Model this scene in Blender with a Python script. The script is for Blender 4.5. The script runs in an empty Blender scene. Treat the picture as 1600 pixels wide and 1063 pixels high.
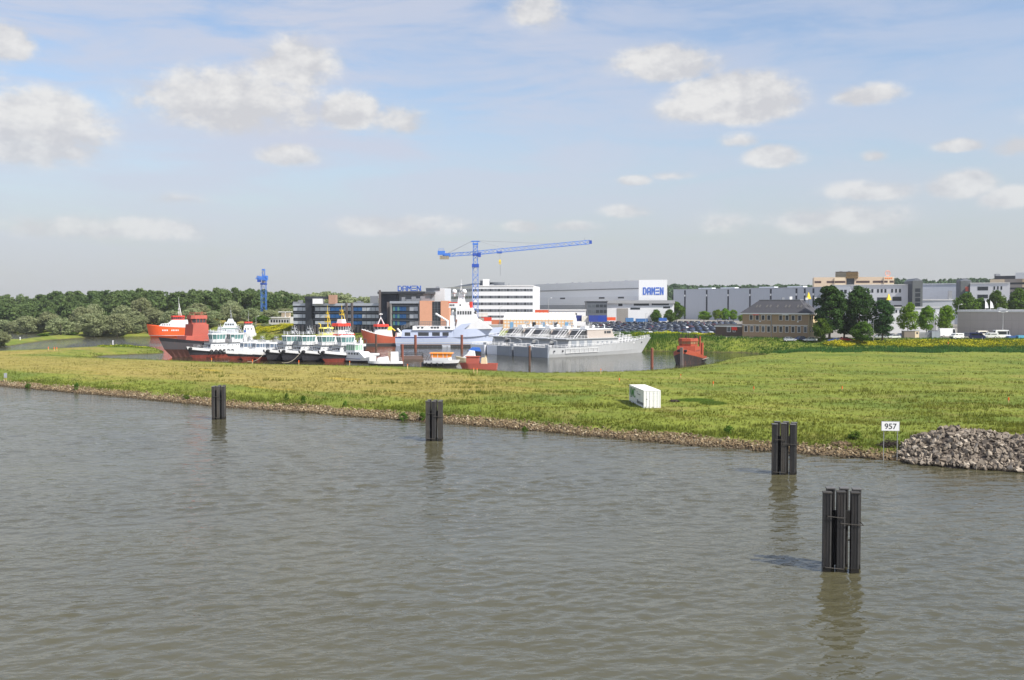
import bpy, math, random
import numpy as np
from mathutils import Vector, Matrix
R = math.radians
random.seed(7)
scene = bpy.context.scene
col = scene.collection
F = 1540.0; HOR = 478.0; CAMZ = 16.0
PITCH = math.atan((531.5-HOR)/F)

def P(px, py, Y):
    """world point seen at photo pixel (px,py) at depth Y"""
    u = (px-800)/F; v = (531.5-py)/F
    d = math.cos(PITCH)+v*math.sin(PITCH)
    return Vector((u/d*Y, Y, CAMZ+(v*math.cos(PITCH)-math.sin(PITCH))/d*Y))
def X(px, Y): return (px-800)/F*Y
def Z(py, Y): return P(800, py, Y).z
def XY(px, Y): return (X(px, Y), Y)

# ------------------------------------------------------------------ mesh builder
class MB:
    def __init__(s): s.v = []; s.f = []; s.m = []
    def add(s, vs, fs, mi=0):
        o = len(s.v); s.v += [tuple(p) for p in vs]
        for f in fs: s.f.append(tuple(i+o for i in f)); s.m.append(mi)
    def bx(s, x0, x1, y0, y1, z0, z1, mi=0, tx=0, ty=0):
        s.add([(x0,y0,z0),(x1,y0,z0),(x1,y1,z0),(x0,y1,z0),(x0+tx,y0+ty,z1),(x1-tx,y0+ty,z1),(x1-tx,y1-ty,z1),(x0+tx,y1-ty,z1)],
              [(3,2,1,0),(4,5,6,7),(0,1,5,4),(1,2,6,5),(2,3,7,6),(3,0,4,7)], mi)
    def rbx(s, cx, cy, z0, sx, sy, sz, rz=0, mi=0):
        c, n = math.cos(rz), math.sin(rz); vs = []
        for z in (z0, z0+sz):
            for a, b in ((-1,-1),(1,-1),(1,1),(-1,1)):
                x, y = a*sx/2, b*sy/2
                vs.append((cx+x*c-y*n, cy+x*n+y*c, z))
        s.add(vs, [(3,2,1,0),(4,5,6,7),(0,1,5,4),(1,2,6,5),(2,3,7,6),(3,0,4,7)], mi)
    def prism(s, poly, z0, z1, mi=0):
        n = len(poly)
        a = sum(poly[i][0]*poly[(i+1)%n][1]-poly[(i+1)%n][0]*poly[i][1] for i in range(n))
        if a < 0: poly = poly[::-1]
        vs = [(x,y,z0) for x,y in poly]+[(x,y,z1) for x,y in poly]
        s.add(vs, [tuple(range(n))[::-1], tuple(range(n,2*n))]+[(i,(i+1)%n,(i+1)%n+n,i+n) for i in range(n)], mi)
    def exy(s, poly, y0, y1, mi=0, inset=0):
        """polygon in xz extruded along y"""
        n = len(poly)
        vs = [(x,y0,z) for x,z in poly]+[(x,y1,z) for x,z in poly]
        s.add(vs, [tuple(range(n)), tuple(range(n,2*n))[::-1]]+[(i,i+n,(i+1)%n+n,(i+1)%n) for i in range(n)], mi)
    def tube(s, p, q, r, n=6, r2=None, mi=0):
        p = Vector(p); q = Vector(q); d = (q-p)
        if d.length < 1e-6: return
        d.normalize(); r2 = r if r2 is None else r2
        a = d.orthogonal().normalized(); b = d.cross(a)
        vs = []
        for c, rr in ((p,r),(q,r2)):
            for i in range(n):
                t = 2*math.pi*i/n; vs.append(c+a*math.cos(t)*rr+b*math.sin(t)*rr)
        s.add(vs, [(i,(i+1)%n,(i+1)%n+n,i+n) for i in range(n)]+[tuple(range(n))[::-1], tuple(range(n,2*n))], mi)
    def sphere(s, c, r, n=10, m=6, mi=0, sz=1):
        vs = []; fs = []
        for j in range(m+1):
            a = math.pi*j/m
            for i in range(n):
                t = 2*math.pi*i/n
                vs.append((c[0]+r*math.sin(a)*math.cos(t), c[1]+r*math.sin(a)*math.sin(t), c[2]+sz*r*math.cos(a)))
        for j in range(m):
            for i in range(n): fs.append((j*n+i, (j+1)*n+i, (j+1)*n+(i+1)%n, j*n+(i+1)%n))
        s.add(vs, fs, mi)
    def torus(s, c, R_, r, axis='y', n=12, m=6, mi=0):
        vs = []; fs = []
        for i in range(n):
            t = 2*math.pi*i/n
            for j in range(m):
                a = 2*math.pi*j/m; rr = R_+r*math.cos(a)
                p = (rr*math.cos(t), r*math.sin(a), rr*math.sin(t))
                if axis == 'x': p = (p[1], p[0], p[2])
                vs.append((c[0]+p[0], c[1]+p[1], c[2]+p[2]))
        for i in range(n):
            for j in range(m): fs.append((i*m+j, ((i+1)%n)*m+j, ((i+1)%n)*m+(j+1)%m, i*m+(j+1)%m))
        s.add(vs, fs, mi)
    def slab(s, A, B, t0, t1, z0, z1, off=0.0, th=0.1, mi=0):
        """thin block on the wall A->B (left to right as seen), between fractions t0..t1; outer face th proud of (wall+off)"""
        ax, ay = A; bx_, by = B; L = math.hypot(bx_-ax, by-ay); nx, ny = (by-ay)/L, -(bx_-ax)/L
        p0 = (ax+(bx_-ax)*t0, ay+(by-ay)*t0); p1 = (ax+(bx_-ax)*t1, ay+(by-ay)*t1)
        i0 = off-0.08; i1 = off+th
        vs = []
        for z in (z0, z1):
            vs += [(p0[0]+nx*i1,p0[1]+ny*i1,z),(p1[0]+nx*i1,p1[1]+ny*i1,z),(p1[0]+nx*i0,p1[1]+ny*i0,z),(p0[0]+nx*i0,p0[1]+ny*i0,z)]
        s.add(vs, [(3,2,1,0),(4,5,6,7),(0,1,5,4),(1,2,6,5),(2,3,7,6),(3,0,4,7)], mi)
    def wallpoly(s, A, B, poly, off, th, mi=0):
        """polygon of (u metres from A, z) extruded out of the wall A->B"""
        ax, ay = A; L = math.hypot(B[0]-ax, B[1]-ay); dx, dy = (B[0]-ax)/L, (B[1]-ay)/L; nx, ny = dy, -dx
        n = len(poly); vs = []
        for o in (off+th, off):
            vs += [(ax+dx*u+nx*o, ay+dy*u+ny*o, z) for u, z in poly]
        s.add(vs, [tuple(range(n)), tuple(range(n,2*n))[::-1]]+[(i,i+n,(i+1)%n+n,(i+1)%n) for i in range(n)], mi)
    def build(s, name, mats, parent=None, world=False, loc=None, rz=0, smooth=False):
        me = bpy.data.meshes.new(name)
        v = s.v
        if world and parent is not None:
            l = Vector((0, 0, 0)); q = parent
            while q is not None: l = l+q.location; q = q.parent
            v = [(a-l.x, b-l.y, c-l.z) for a, b, c in v]
        me.from_pydata(v, [], s.f)
        if not isinstance(mats, (list, tuple)): mats = [mats]
        for m in mats: me.materials.append(m)
        if len(mats) > 1: me.polygons.foreach_set('material_index', s.m)
        if smooth: me.polygons.foreach_set('use_smooth', [True]*len(s.f))
        me.update()
        o = bpy.data.objects.new(name, me); col.objects.link(o)
        if parent is not None: o.parent = parent
        if loc is not None: o.location = loc
        if rz: o.rotation_euler.z = rz
        return o

def mesh_np(name, V, Fc, mats, smooth=False):
    V = np.asarray(V, np.float32); Fc = np.asarray(Fc, np.int32); k = Fc.shape[1]
    me = bpy.data.meshes.new(name)
    me.vertices.add(len(V)); me.vertices.foreach_set('co', V.ravel())
    me.loops.add(Fc.size); me.loops.foreach_set('vertex_index', Fc.ravel())
    me.polygons.add(len(Fc)); me.polygons.foreach_set('loop_start', np.arange(0, Fc.size, k, dtype=np.int32))
    try: me.polygons.foreach_set('loop_total', np.full(len(Fc), k, np.int32))
    except Exception: pass
    me.polygons.foreach_set('use_smooth', np.full(len(Fc), bool(smooth)))
    for m in (mats if isinstance(mats, (list, tuple)) else [mats]): me.materials.append(m)
    me.update(calc_edges=True); me.validate()
    return me
def obj_of(me, name, parent=None, loc=None, rz=0):
    o = bpy.data.objects.new(name, me); col.objects.link(o)
    if parent is not None: o.parent = parent
    if loc is not None: o.location = loc
    if rz: o.rotation_euler.z = rz
    return o

def tag(o, label=None, cat=None, group=None, kind=None):
    if label: o['label'] = label
    if cat: o['category'] = cat
    if group: o['group'] = group
    if kind: o['kind'] = kind
    return o
def thing(name, label, cat, loc, rz=0, group=None):
    o = bpy.data.objects.new(name, None); col.objects.link(o); o.empty_display_size = 0.5
    o.location = loc; o.rotation_euler.z = rz
    return tag(o, label, cat, group)
def copy_tree(o, parent=None):
    c = o.copy(); col.objects.link(c)
    if parent is not None: c.parent = parent
    for ch in [q for q in KIDS(o)]: copy_tree(ch, c)
    return c
def KIDS(o): return list(o.children)

# ------------------------------------------------------------------ materials
def srgb(r, g, b):
    f = lambda c: (c/255/12.92) if c/255 <= .04045 else ((c/255+.055)/1.055)**2.4
    return (f(r), f(g), f(b))
class NT:
    def __init__(s, nt): s.nt = nt; s.n = nt.nodes; s.l = nt.links
    def new(s, t, **kw):
        n = s.n.new(t)
        for k, v in kw.items(): setattr(n, k, v)
        return n
    def link(s, a, b): s.l.new(a, b)
    def val(s, sock, v):
        if isinstance(v, bpy.types.NodeSocket): s.l.new(v, sock)
        else: sock.default_value = v
    def math(s, op, a, b=None, c=None, clamp=False):
        n = s.new('ShaderNodeMath', operation=op, use_clamp=clamp)
        s.val(n.inputs[0], a)
        if b is not None: s.val(n.inputs[1], b)
        if c is not None: s.val(n.inputs[2], c)
        return n.outputs[0]
    def mix(s, fac, a, b, blend='MIX'):
        n = s.new('ShaderNodeMix', data_type='RGBA', blend_type=blend); n.clamp_factor = True
        s.val(n.inputs[0], fac)
        for i, v in ((6, a), (7, b)):
            if isinstance(v, (tuple, list)): n.inputs[i].default_value = (*v[:3], 1)
            else: s.val(n.inputs[i], v)
        return n.outputs[2]
    def mr(s, v, a, b, c=0., d=1., smooth=False):
        n = s.new('ShaderNodeMapRange'); n.interpolation_type = 'SMOOTHSTEP' if smooth else 'LINEAR'
        s.val(n.inputs[0], v)
        for i, q in enumerate((a, b, c, d)): s.val(n.inputs[i+1], q)
        return n.outputs[0]
    def noise(s, vec, scale, detail=4, rough=.55, lac=2.0, dist=0.0, color=False):
        n = s.new('ShaderNodeTexNoise'); n.inputs['Scale'].default_value = scale; n.inputs['Detail'].default_value = detail
        n.inputs['Roughness'].default_value = rough; n.inputs['Distortion'].default_value = dist
        if vec is not None: s.l.new(vec, n.inputs['Vector'])
        return n.outputs['Color' if color else 'Fac']
    def mapping(s, vec, scale=(1,1,1), rot=(0,0,0), loc=(0,0,0)):
        n = s.new('ShaderNodeMapping'); s.l.new(vec, n.inputs[0])
        n.inputs['Location'].default_value = loc; n.inputs['Rotation'].default_value = rot; n.inputs['Scale'].default_value = scale
        return n.outputs[0]
    def pos(s): return s.new('ShaderNodeNewGeometry').outputs['Position']
    def bump(s, h, strength, dist):
        n = s.new('ShaderNodeBump'); n.inputs['Strength'].default_value = strength; n.inputs['Distance'].default_value = dist
        s.l.new(h, n.inputs['Height']); return n.outputs[0]
MATS = {}
def mat0(name):
    m = bpy.data.materials.new(name); m.use_nodes = True
    t = NT(m.node_tree); b = m.node_tree.nodes['Principled BSDF']
    return m, t, b
def mat(name, c, rough=.6, metal=0., var=.18, scale=.6, streak=0., streakc=(.12,.06,.03), bump=0., dirt=0.):
    """painted / plain surface: colour with mottling, optional vertical runs of dirt or rust"""
    if name in MATS: return MATS[name]
    m, t, b = mat0(name)
    p = t.pos()
    n = t.noise(p, scale, 6, .6)
    hi = tuple(min(1, q*(1+var)) for q in c); lo = tuple(q*(1-var) for q in c)
    cc = t.mix(n, lo, hi)
    cc = t.mix(t.mr(n, .3, .7), lo, cc) if var > .3 else cc
    if streak > 0:
        q = t.noise(t.mapping(p, (1.6, 1.6, .12)), 1.3, 5, .65)
        cc = t.mix(t.mr(q, .52, .72, 0, streak), cc, streakc)
    if dirt > 0:
        q = t.noise(p, scale*5, 5, .7)
        cc = t.mix(t.mr(q, .5, .75, 0, dirt), cc, tuple(x*.45 for x in c))
    t.link(cc, b.inputs['Base Color'])
    b.inputs['Roughness'].default_value = rough; b.inputs['Metallic'].default_value = metal
    if bump > 0: t.link(t.bump(t.noise(p, scale*8, 4), bump, .05), b.inputs['Normal'])
    MATS[name] = m; return m
def glassm(name, c, rough=.08):
    if name in MATS: return MATS[name]
    m, t, b = mat0(name)
    n = t.noise(t.pos(), .8, 2)
    t.link(t.mix(n, tuple(q*.6 for q in c), tuple(q*1.3 for q in c)), b.inputs['Base Color'])
    b.inputs['Roughness'].default_value = rough; b.inputs['IOR'].default_value = 1.45
    MATS[name] = m; return m
def leafm(name, c1, c2, var=.35, trans=.25, scale=.25):
    if name in MATS: return MATS[name]
    m, t, b = mat0(name)
    p = t.pos(); n = t.noise(p, scale, 3, .6); n2 = t.noise(p, scale*9, 2)
    oi = t.new('ShaderNodeObjectInfo').outputs['Random']
    cc = t.mix(t.mr(n, .3, .7), c1, c2)
    cc = t.mix(t.math('MULTIPLY', t.mr(n2, .35, .65), .5), cc, tuple(q*.6 for q in c1))
    hsv = t.new('ShaderNodeHueSaturation'); t.link(cc, hsv.inputs['Color'])
    t.link(t.mr(oi, 0, 1, 1-var*.5, 1+var*.5), hsv.inputs['Value'])
    t.link(t.mr(oi, 0, 1, .485, .515), hsv.inputs['Hue'])
    d = t.new('ShaderNodeBsdfDiffuse'); tr = t.new('ShaderNodeBsdfTranslucent'); mx = t.new('ShaderNodeMixShader')
    t.link(hsv.outputs[0], d.inputs[0]); t.link(hsv.outputs[0], tr.inputs[0]); mx.inputs[0].default_value = trans
    t.link(d.outputs[0], mx.inputs[1]); t.link(tr.outputs[0], mx.inputs[2])
    t.link(mx.outputs[0], m.node_tree.nodes['Material Output'].inputs[0])
    m.node_tree.nodes.remove(b)
    MATS[name] = m; return m
SUN_E = 3.9; SKY_S = 0.10; EXPO = 0.75; SKYM = (1.05, 1.0, .99)
WATER_C = (.085, .079, .044); WATER_A = .14; WATER_IOR = 1.72; WAVE_S = .24
HAZE = 0.00008
# ------------------------------------------------------------------ camera, sun, sky
cam = bpy.data.cameras.new('camera'); co = bpy.data.objects.new('camera', cam); col.objects.link(co)
co.location = (0, 0, CAMZ); co.rotation_euler = (R(90)-PITCH, 0, 0)
cam.sensor_width = 36; cam.lens = 36*F/1600; cam.clip_end = 30000; cam.clip_start = .5
scene.camera = co
SUN_EL = 47.0; SUN_AZ = math.degrees(math.atan2(.80, -.60))     # clockwise from +Y
sd = Vector((math.sin(R(SUN_AZ))*math.cos(R(SUN_EL)), math.cos(R(SUN_AZ))*math.cos(R(SUN_EL)), math.sin(R(SUN_EL))))
sun = bpy.data.lights.new('sun', 'SUN'); so = bpy.data.objects.new('sun', sun); col.objects.link(so)
sun.energy = SUN_E; sun.angle = R(.53); sun.color = (1, .95, .87)
so.rotation_euler = (-sd).to_track_quat('-Z', 'Y').to_euler(); so.location = (60, -60, 120)
scene.view_settings.view_transform = 'Standard'; scene.view_settings.look = 'None'
scene.view_settings.exposure = EXPO; scene.view_settings.gamma = 1

w = bpy.data.worlds.new('World'); scene.world = w; w.use_nodes = True
t = NT(w.node_tree); bg = w.node_tree.nodes['Background']; bg.inputs['Strength'].default_value = SKY_S
sky = t.new('ShaderNodeTexSky', sky_type='NISHITA'); sky.sun_disc = False
sky.sun_elevation = R(SUN_EL); sky.sun_rotation = R(SUN_AZ); sky.altitude = 0; sky.air_density = 1.0; sky.dust_density = .7; sky.ozone_density = 1.6
d = t.new('ShaderNodeTexCoord').outputs['Generated']
sp = t.new('ShaderNodeSeparateXYZ'); t.link(d, sp.inputs[0])
az = t.math('ARCTAN2', sp.outputs[0], sp.outputs[1])
hl = t.math('SQRT', t.math('ADD', t.math('MULTIPLY', sp.outputs[0], sp.outputs[0]), t.math('MULTIPLY', sp.outputs[1], sp.outputs[1])))
el = t.math('ARCTAN2', sp.outputs[2], hl)
cb = t.new('ShaderNodeCombineXYZ'); t.link(az, cb.inputs[0]); t.link(el, cb.inputs[1]); ae = cb.outputs[0]
n1 = t.noise(t.mapping(ae, (1, 1.5, 1)), 15, 10, .62)
n1b = t.noise(t.mapping(ae, (1, 1.5, 1), loc=(-.010, -.018, 0)), 15, 10, .62)   # the same field a little nearer the sun
big = t.noise(t.mapping(ae, (1, 1.4, 1), loc=(3.1, 1.7, 0)), 6, 3, .5)
CL = [(50,208,118,62,1,),(12,72,42,34,.9),(462,105,75,52,.75),(545,178,52,34,1),(375,165,165,56,.8),(455,246,52,20,.85),(1040,105,100,34,.8),
 (1150,160,105,44,1.05),(1085,175,70,30,.8),(1350,152,56,20,.75),(1210,248,48,21,.8),(1365,245,24,12,.65),(1495,230,38,12,.8),(1585,230,34,18,.75),(1500,292,48,24,.85),
 (1570,312,44,20,.7),(1350,302,80,20,.6),(1310,345,120,28,.6),(990,284,30,10,.7),(1050,277,40,9,.5),(900,355,44,11,.7),(820,355,40,12,.65),
 (975,332,46,14,.6),(640,355,140,22,.55),(1150,222,38,15,.5),(280,312,56,14,.45),(180,360,180,24,.55),(1120,352,70,24,.45),(840,22,52,40,.6),(620,190,80,30,.5),(-150,120,120,60,1),(1760,180,120,40,.9)]
tot = None; rel = None
for (cx, cy, rx, ry, op) in CL:
    a0 = math.atan((cx-800)/F); e0 = math.atan((HOR-cy)/F*math.cos(a0)); rx *= 1.3/F; ry *= 1.3/F
    dx = t.math('MULTIPLY', t.math('SUBTRACT', az, a0), 1/rx)
    dy = t.math('MULTIPLY', t.math('SUBTRACT', el, e0), 1/ry)
    dyd = t.math('MULTIPLY', t.math('MINIMUM', dy, 0), 1.25)
    dyu = t.math('MAXIMUM', dy, 0)
    q = t.math('ADD', t.math('MULTIPLY', dx, dx), t.math('ADD', t.math('MULTIPLY', dyd, dyd), t.math('MULTIPLY', dyu, dyu)))
    k = t.math('MAXIMUM', t.math('MULTIPLY_ADD', t.math('SQRT', q), -op, op), 0)
    s_ = t.math('MULTIPLY', k, dy)
    tot = k if tot is None else t.math('MAXIMUM', tot, k)
    rel = s_ if rel is None else t.math('ADD', rel, s_)
n2 = t.noise(t.mapping(ae, (1, 1.4, 1)), 52, 6, .6)
dens = t.math('ADD', t.math('ADD', tot, t.math('MULTIPLY', t.math('SUBTRACT', n1, .5), 1.3)), t.math('MULTIPLY', t.math('SUBTRACT', n2, .5), .34))
core = t.mr(tot, .0, .3, 0, 1, True)
cum = t.math('MULTIPLY', t.math('ADD', t.math('MULTIPLY', t.mr(dens, -.12, .5, 0, 1, True), .55), t.math('MULTIPLY', t.mr(dens, .14, .44, 0, 1, True), .45)), core)
lit = t.math('ADD', t.math('MULTIPLY', t.math('SUBTRACT', n1, n1b), 3.0), t.math('MULTIPLY', rel, .75))
# high thin veil with streaks
st = t.noise(t.mapping(ae, (1.0, 5.0, 1), rot=(0, 0, R(-9)), loc=(.6, 2.0, 0)), 5, 7, .6, dist=.4)
veil = t.math('MULTIPLY', t.mr(st, .30, .60, 0, 1, True), t.mr(az, -.2, .45, 1.0, .5))
veil = t.math('MULTIPLY', veil, t.mr(el, .02, .16, .25, 1.0))
veil = t.math('MULTIPLY', veil, t.mr(big, .3, .7, .75, 1.1))
hz = t.mr(el, 0.0, .36, 1, 0, True)
SK = 1/SKY_S/2**EXPO
skyc = t.mix(1, sky.outputs[0], SKYM, 'MULTIPLY')
cA = t.mix(hz, skyc, tuple(SK*q for q in (.505, .53, .56)))
c0 = t.mix(t.math('MULTIPLY', hz, .9), skyc, cA)
c1 = t.mix(t.math('MULTIPLY', veil, .85), c0, tuple(SK*q for q in (.61, .645, .76)))
cc = t.mix(t.mr(lit, -.25, .38), tuple(SK*q for q in (.635, .64, .67)), tuple(SK*q for q in (.82, .815, .81)))
cumh = t.math('MULTIPLY', cum, t.mr(el, .03, .17, .5, .95))
c2 = t.mix(cumh, c1, cc)
t.link(c2, bg.inputs['Color'])
# ------------------------------------------------------------------ terrain
BANK = [(-215,272),(-160,236),(-101.6,195.6),(-84,183),(-66.6,171),(-45.8,155),(-30,146.5),(-18,139),(0,127.7),(15,116),(28,107.6),(39.4,101),(48.8,95),(62,84),(90,62),(140,20),(300,-120)]
FAR = [(900,-300),(9000,-300),(9000,9000),(-9000,9000),(-9000,900),(-1200,700),(-460,600),(-304,585),(-276,575),(-231,517),(-189,514),(-165,517),(-140,495),(-122,472),(-68,440),(-43,424),(0,415),(32,380),(46,352),(60,343),(79,337),(84,325),(78,310),(70,300)]
BASIN = [(63,290),(52,262),(40,243),(26,231),(7,226),(-6,235),(-23.5,247),(-37,252),(-61,258),(-81,269.5),(-98,279),(-117,289),(-128,298),(-131,316),(-117,330),(-122,345),(-137,372),(-158,366),(-171,334),(-195,300)]
MAIN = np.array(BANK+FAR+BASIN, float)
SPIT = np.array([(X(-80,375),375),(X(15,391),391),(X(75,456),456),(X(135,493),493),(X(125,515),515),(X(60,500),500),(X(20,448),448),(X(-80,420),420)], float)
HIGH = np.array([(-160,520),(-140,508),(-118,492),(-66,462),(-40,440),(0,428),(36,402),(52,376),(76,348),(110,340),(300,336),(900,300),(9000,300),(9000,9000),(-9000,9000),(-9000,1500),(-1200,760),(-330,680),(-190,560)], float)
def sdist(px, py, poly):
    n = len(poly); d2 = np.full(px.shape, 1e18); ins = np.zeros(px.shape, bool)
    for i in range(n):
        x0, y0 = poly[i]; x1, y1 = poly[(i+1) % n]
        ex, ey = x1-x0, y1-y0; L2 = ex*ex+ey*ey
        tt = np.clip(((px-x0)*ex+(py-y0)*ey)/L2, 0, 1)
        d2 = np.minimum(d2, (px-x0-tt*ex)**2+(py-y0-tt*ey)**2)
        c = ((y0 > py) != (y1 > py))
        with np.errstate(divide='ignore', invalid='ignore'):
            xi = x0+(py-y0)*ex/(ey if ey != 0 else 1e-9)
        ins ^= c & (px < xi)
    d = np.sqrt(d2); return np.where(ins, d, -d)
def linedist(px, py, line):
    d2 = np.full(px.shape, 1e18)
    for i in range(len(line)-1):
        x0, y0 = line[i]; x1, y1 = line[i+1]; ex, ey = x1-x0, y1-y0
        tt = np.clip(((px-x0)*ex+(py-y0)*ey)/(ex*ex+ey*ey), 0, 1)
        d2 = np.minimum(d2, (px-x0-tt*ex)**2+(py-y0-tt*ey)**2)
    return np.sqrt(d2)
def sstep(a, b, x):
    q = np.clip((x-a)/(b-a), 0, 1); return q*q*(3-2*q)
def wob(x, y, s, ph=0):
    return (np.sin(x*s+1.3+ph)+np.sin(y*s*1.13+.4+ph)+np.sin((x*.7+y*.6)*s*1.7+2.1+ph)+np.sin((x*.5-y*.9)*s*2.3+ph*2))/4
def landfield(x, y):
    d = np.maximum(sdist(x, y, MAIN), sdist(x, y, SPIT))
    wv = wob(x, y, .9)*.35+wob(x, y, 2.3, 1)*.2
    d = d+np.where(np.abs(d) < 8, wv, 0)
    return d
def height(x, y, d=None):
    x = np.atleast_1d(np.asarray(x, float)); y = np.atleast_1d(np.asarray(y, float))
    if d is None: d = landfield(x, y)
    z = np.where(d < 0, np.maximum(.4*d, -2.5), np.where(d < 3, .27*d, .81+.65*sstep(3, 14, d)))
    z = z+np.where(d > 3, sstep(3, 20, d)*(.10*wob(x, y, .22)+.05*wob(x, y, .7, 2)), 0)
    dh = sdist(x, y, HIGH)
    zh = 4.6*sstep(-24, 2, dh)+.0112*np.clip(y-390, 0, 260)*sstep(-10, 10, dh)
    w = sstep(0, 9, d)
    return np.maximum(z, z+(zh-1.4*sstep(-24, 0, dh))*w*sstep(-24, -20, dh))
def zg(x, y): return float(height(x, y)[0])

def axis(lo, a, b, hi, st, g=1.14):
    c = list(np.arange(a, b+.01, st)); s_ = st; q = a
    L_ = []
    while q > lo: s_ *= g; q -= s_; L_.append(q)
    s_ = st; q = b; H_ = []
    while q < hi: s_ *= g; q += s_; H_.append(q)
    return np.array(L_[::-1]+c+H_)
gx = axis(-8500, -215, 150, 8500, 1.1); gy = axis(-250, 78, 420, 8500, 1.1)
GX, GY = np.meshgrid(gx, gy); D = landfield(GX.ravel(), GY.ravel()).reshape(GX.shape)
GZ = height(GX.ravel(), GY.ravel(), D.ravel()).reshape(GX.shape)
ny, nx = GX.shape
idx = np.arange(ny*nx).reshape(ny, nx)
quads = np.stack([idx[:-1,:-1], idx[:-1,1:], idx[1:,1:], idx[1:,:-1]], -1).reshape(-1, 4)
keep = (D.ravel()[quads] > -7).any(1)
quads = quads[keep]

# grass colours: straw on the drier left and middle, fresh green along the banks and to the right
def grass_material():
    m, t, b = mat0('meadow grass')
    p = t.pos(); sx = t.new('ShaderNodeSeparateXYZ'); t.link(p, sx.inputs[0])
    rot = t.mapping(p, (1, 1, .3), rot=(0, 0, R(38)))
    ln = t.noise(t.mapping(rot, (.28, 1, 1)), .10, 6, .6)
    l2 = t.noise(t.mapping(rot, (.4, 1, 1)), .45, 6, .65)
    fine = t.noise(p, 3.2, 4, .7)
    pat = t.noise(p, .05, 4, .55)
    at = t.new('ShaderNodeAttribute', attribute_name='dry').outputs['Fac']
    base = t.mix(t.mr(l2, .3, .7), srgb(96,110,34), srgb(146,156,56))
    straw = t.mix(t.mr(l2, .3, .7), srgb(146,128,62), srgb(182,162,92))
    dry = t.mr(t.math('ADD', at, t.math('MULTIPLY', t.math('SUBTRACT', ln, .5), 1.6)), .25, .8, 0, 1, True)
    c = t.mix(t.math('MULTIPLY', dry, .85), base, straw)
    lush = t.mr(t.math('ADD', pat, t.math('MULTIPLY', l2, .35)), .66, .82, 0, .8, True)
    c = t.mix(t.math('MULTIPLY', lush, t.math('SUBTRACT', 1, dry)), c, srgb(86,112,34))
    redd = t.mr(t.noise(t.mapping(rot, (.5, 1, 1)), .22, 5, .6), .52, .72, 0, .6)
    c = t.mix(redd, c, srgb(150,126,78))
    gold = t.mr(t.noise(t.mapping(rot, (.35, 1, 1)), .13, 3, .5), .66, .73, 0, .6)
    c = t.mix(t.math('MULTIPLY', gold, t.mr(at, .35, .6)), c, srgb(206,172,50))
    c = t.mix(t.mr(fine, .35, .75, 0, .5), c, srgb(86,88,26))
    pat2 = t.noise(t.mapping(rot, (.5, 1, 1)), .035, 5, .6)
    c = t.mix(t.mr(pat2, .35, .65, .0, .55), c, t.mix(.5, c, srgb(80,102,28)))
    c = t.mix(.08, c, srgb(140,130,92))
    return m, t, b, c, p
GR, t, b, c, p = grass_material()
st = t.new('ShaderNodeAttribute', attribute_name='stone').outputs['Fac']
sn = t.noise(p, 2.6, 6, .7)
sc_ = t.mix(t.mr(sn, .3, .7), srgb(70,58,44), srgb(132,116,92))
cm = t.mix(st, c, sc_)
hi = t.new('ShaderNodeAttribute', attribute_name='yard').outputs['Fac']
pav = t.mix(t.noise(p, .3, 6, .6), srgb(118,114,108), srgb(150,146,138))
cm = t.mix(hi, cm, pav)
wet = t.new('ShaderNodeAttribute', attribute_name='wet').outputs['Fac']
cm = t.mix(wet, cm, srgb(66,56,42))
t.link(cm, b.inputs['Base Color']); b.inputs['Roughness'].default_value = .95; b.inputs['Specular IOR Level'].default_value = .2
t.link(t.bump(t.noise(p, 1.6, 5, .7), .5, .3), b.inputs['Normal'])
GT, t, b, c, p = grass_material()          # the same grass as standing blades
d = t.new('ShaderNodeBsdfDiffuse'); tr = t.new('ShaderNodeBsdfTranslucent'); mx = t.new('ShaderNodeMixShader'); mx.inputs[0].default_value = .35
c = t.mix(.10, c, srgb(190,186,90)); cu_ = t.new('ShaderNodeCombineXYZ'); cu_.inputs[2].default_value = 1; t.link(cu_.outputs[0], d.inputs['Normal'])
t.link(c, d.inputs[0]); t.link(c, tr.inputs[0]); t.link(d.outputs[0], mx.inputs[1]); t.link(tr.outputs[0], mx.inputs[2])
t.link(mx.outputs[0], GT.node_tree.nodes['Material Output'].inputs[0]); GT.node_tree.nodes.remove(b)

def dryness(x, y, d):
    bank = linedist(x, y, BANK)
    px = 800+F*x/np.maximum(y, 1)
    dl = 1-sstep(480, 1050, px)*.70-sstep(1000, 1350, px)*.16
    dl = dl*sstep(4, 13, bank)
    inner = np.where(y > 0, np.clip(d, 0, 60), 0)
    dl = dl*(.25+.75*sstep(7, 30, inner))
    return np.clip(dl, 0, 1)
bankd = linedist(GX.ravel(), GY.ravel(), BANK).reshape(GX.shape)
stone = sstep(3.7, 2.0, bankd+.9*wob(GX, GY, .5)+.6*wob(GX, GY, 1.7, 3))*(D > -9)
dh = sdist(GX.ravel(), GY.ravel(), HIGH).reshape(GX.shape)
yard = sstep(2, 8, dh)*((GX > -70) | (GY > 700))*1.0
yard = np.where((GX > -125) & (GX < -60) & (GY < 620), 0, yard)
wetv = sstep(1.3, .2, np.abs(D))*.9
gm = mesh_np('ground', np.stack([GX, GY, GZ], -1).reshape(-1, 3), quads, GR, smooth=True)
gro = obj_of(gm, 'ground'); tag(gro, kind='structure')
for nm, arr in (('dry', dryness(GX.ravel(), GY.ravel(), D.ravel())), ('stone', stone.ravel()), ('yard', yard.ravel()), ('wet', wetv.ravel())):
    a_ = gm.attributes.new(nm, 'FLOAT', 'POINT'); a_.data.foreach_set('value', np.asarray(arr, np.float32).ravel())

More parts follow.
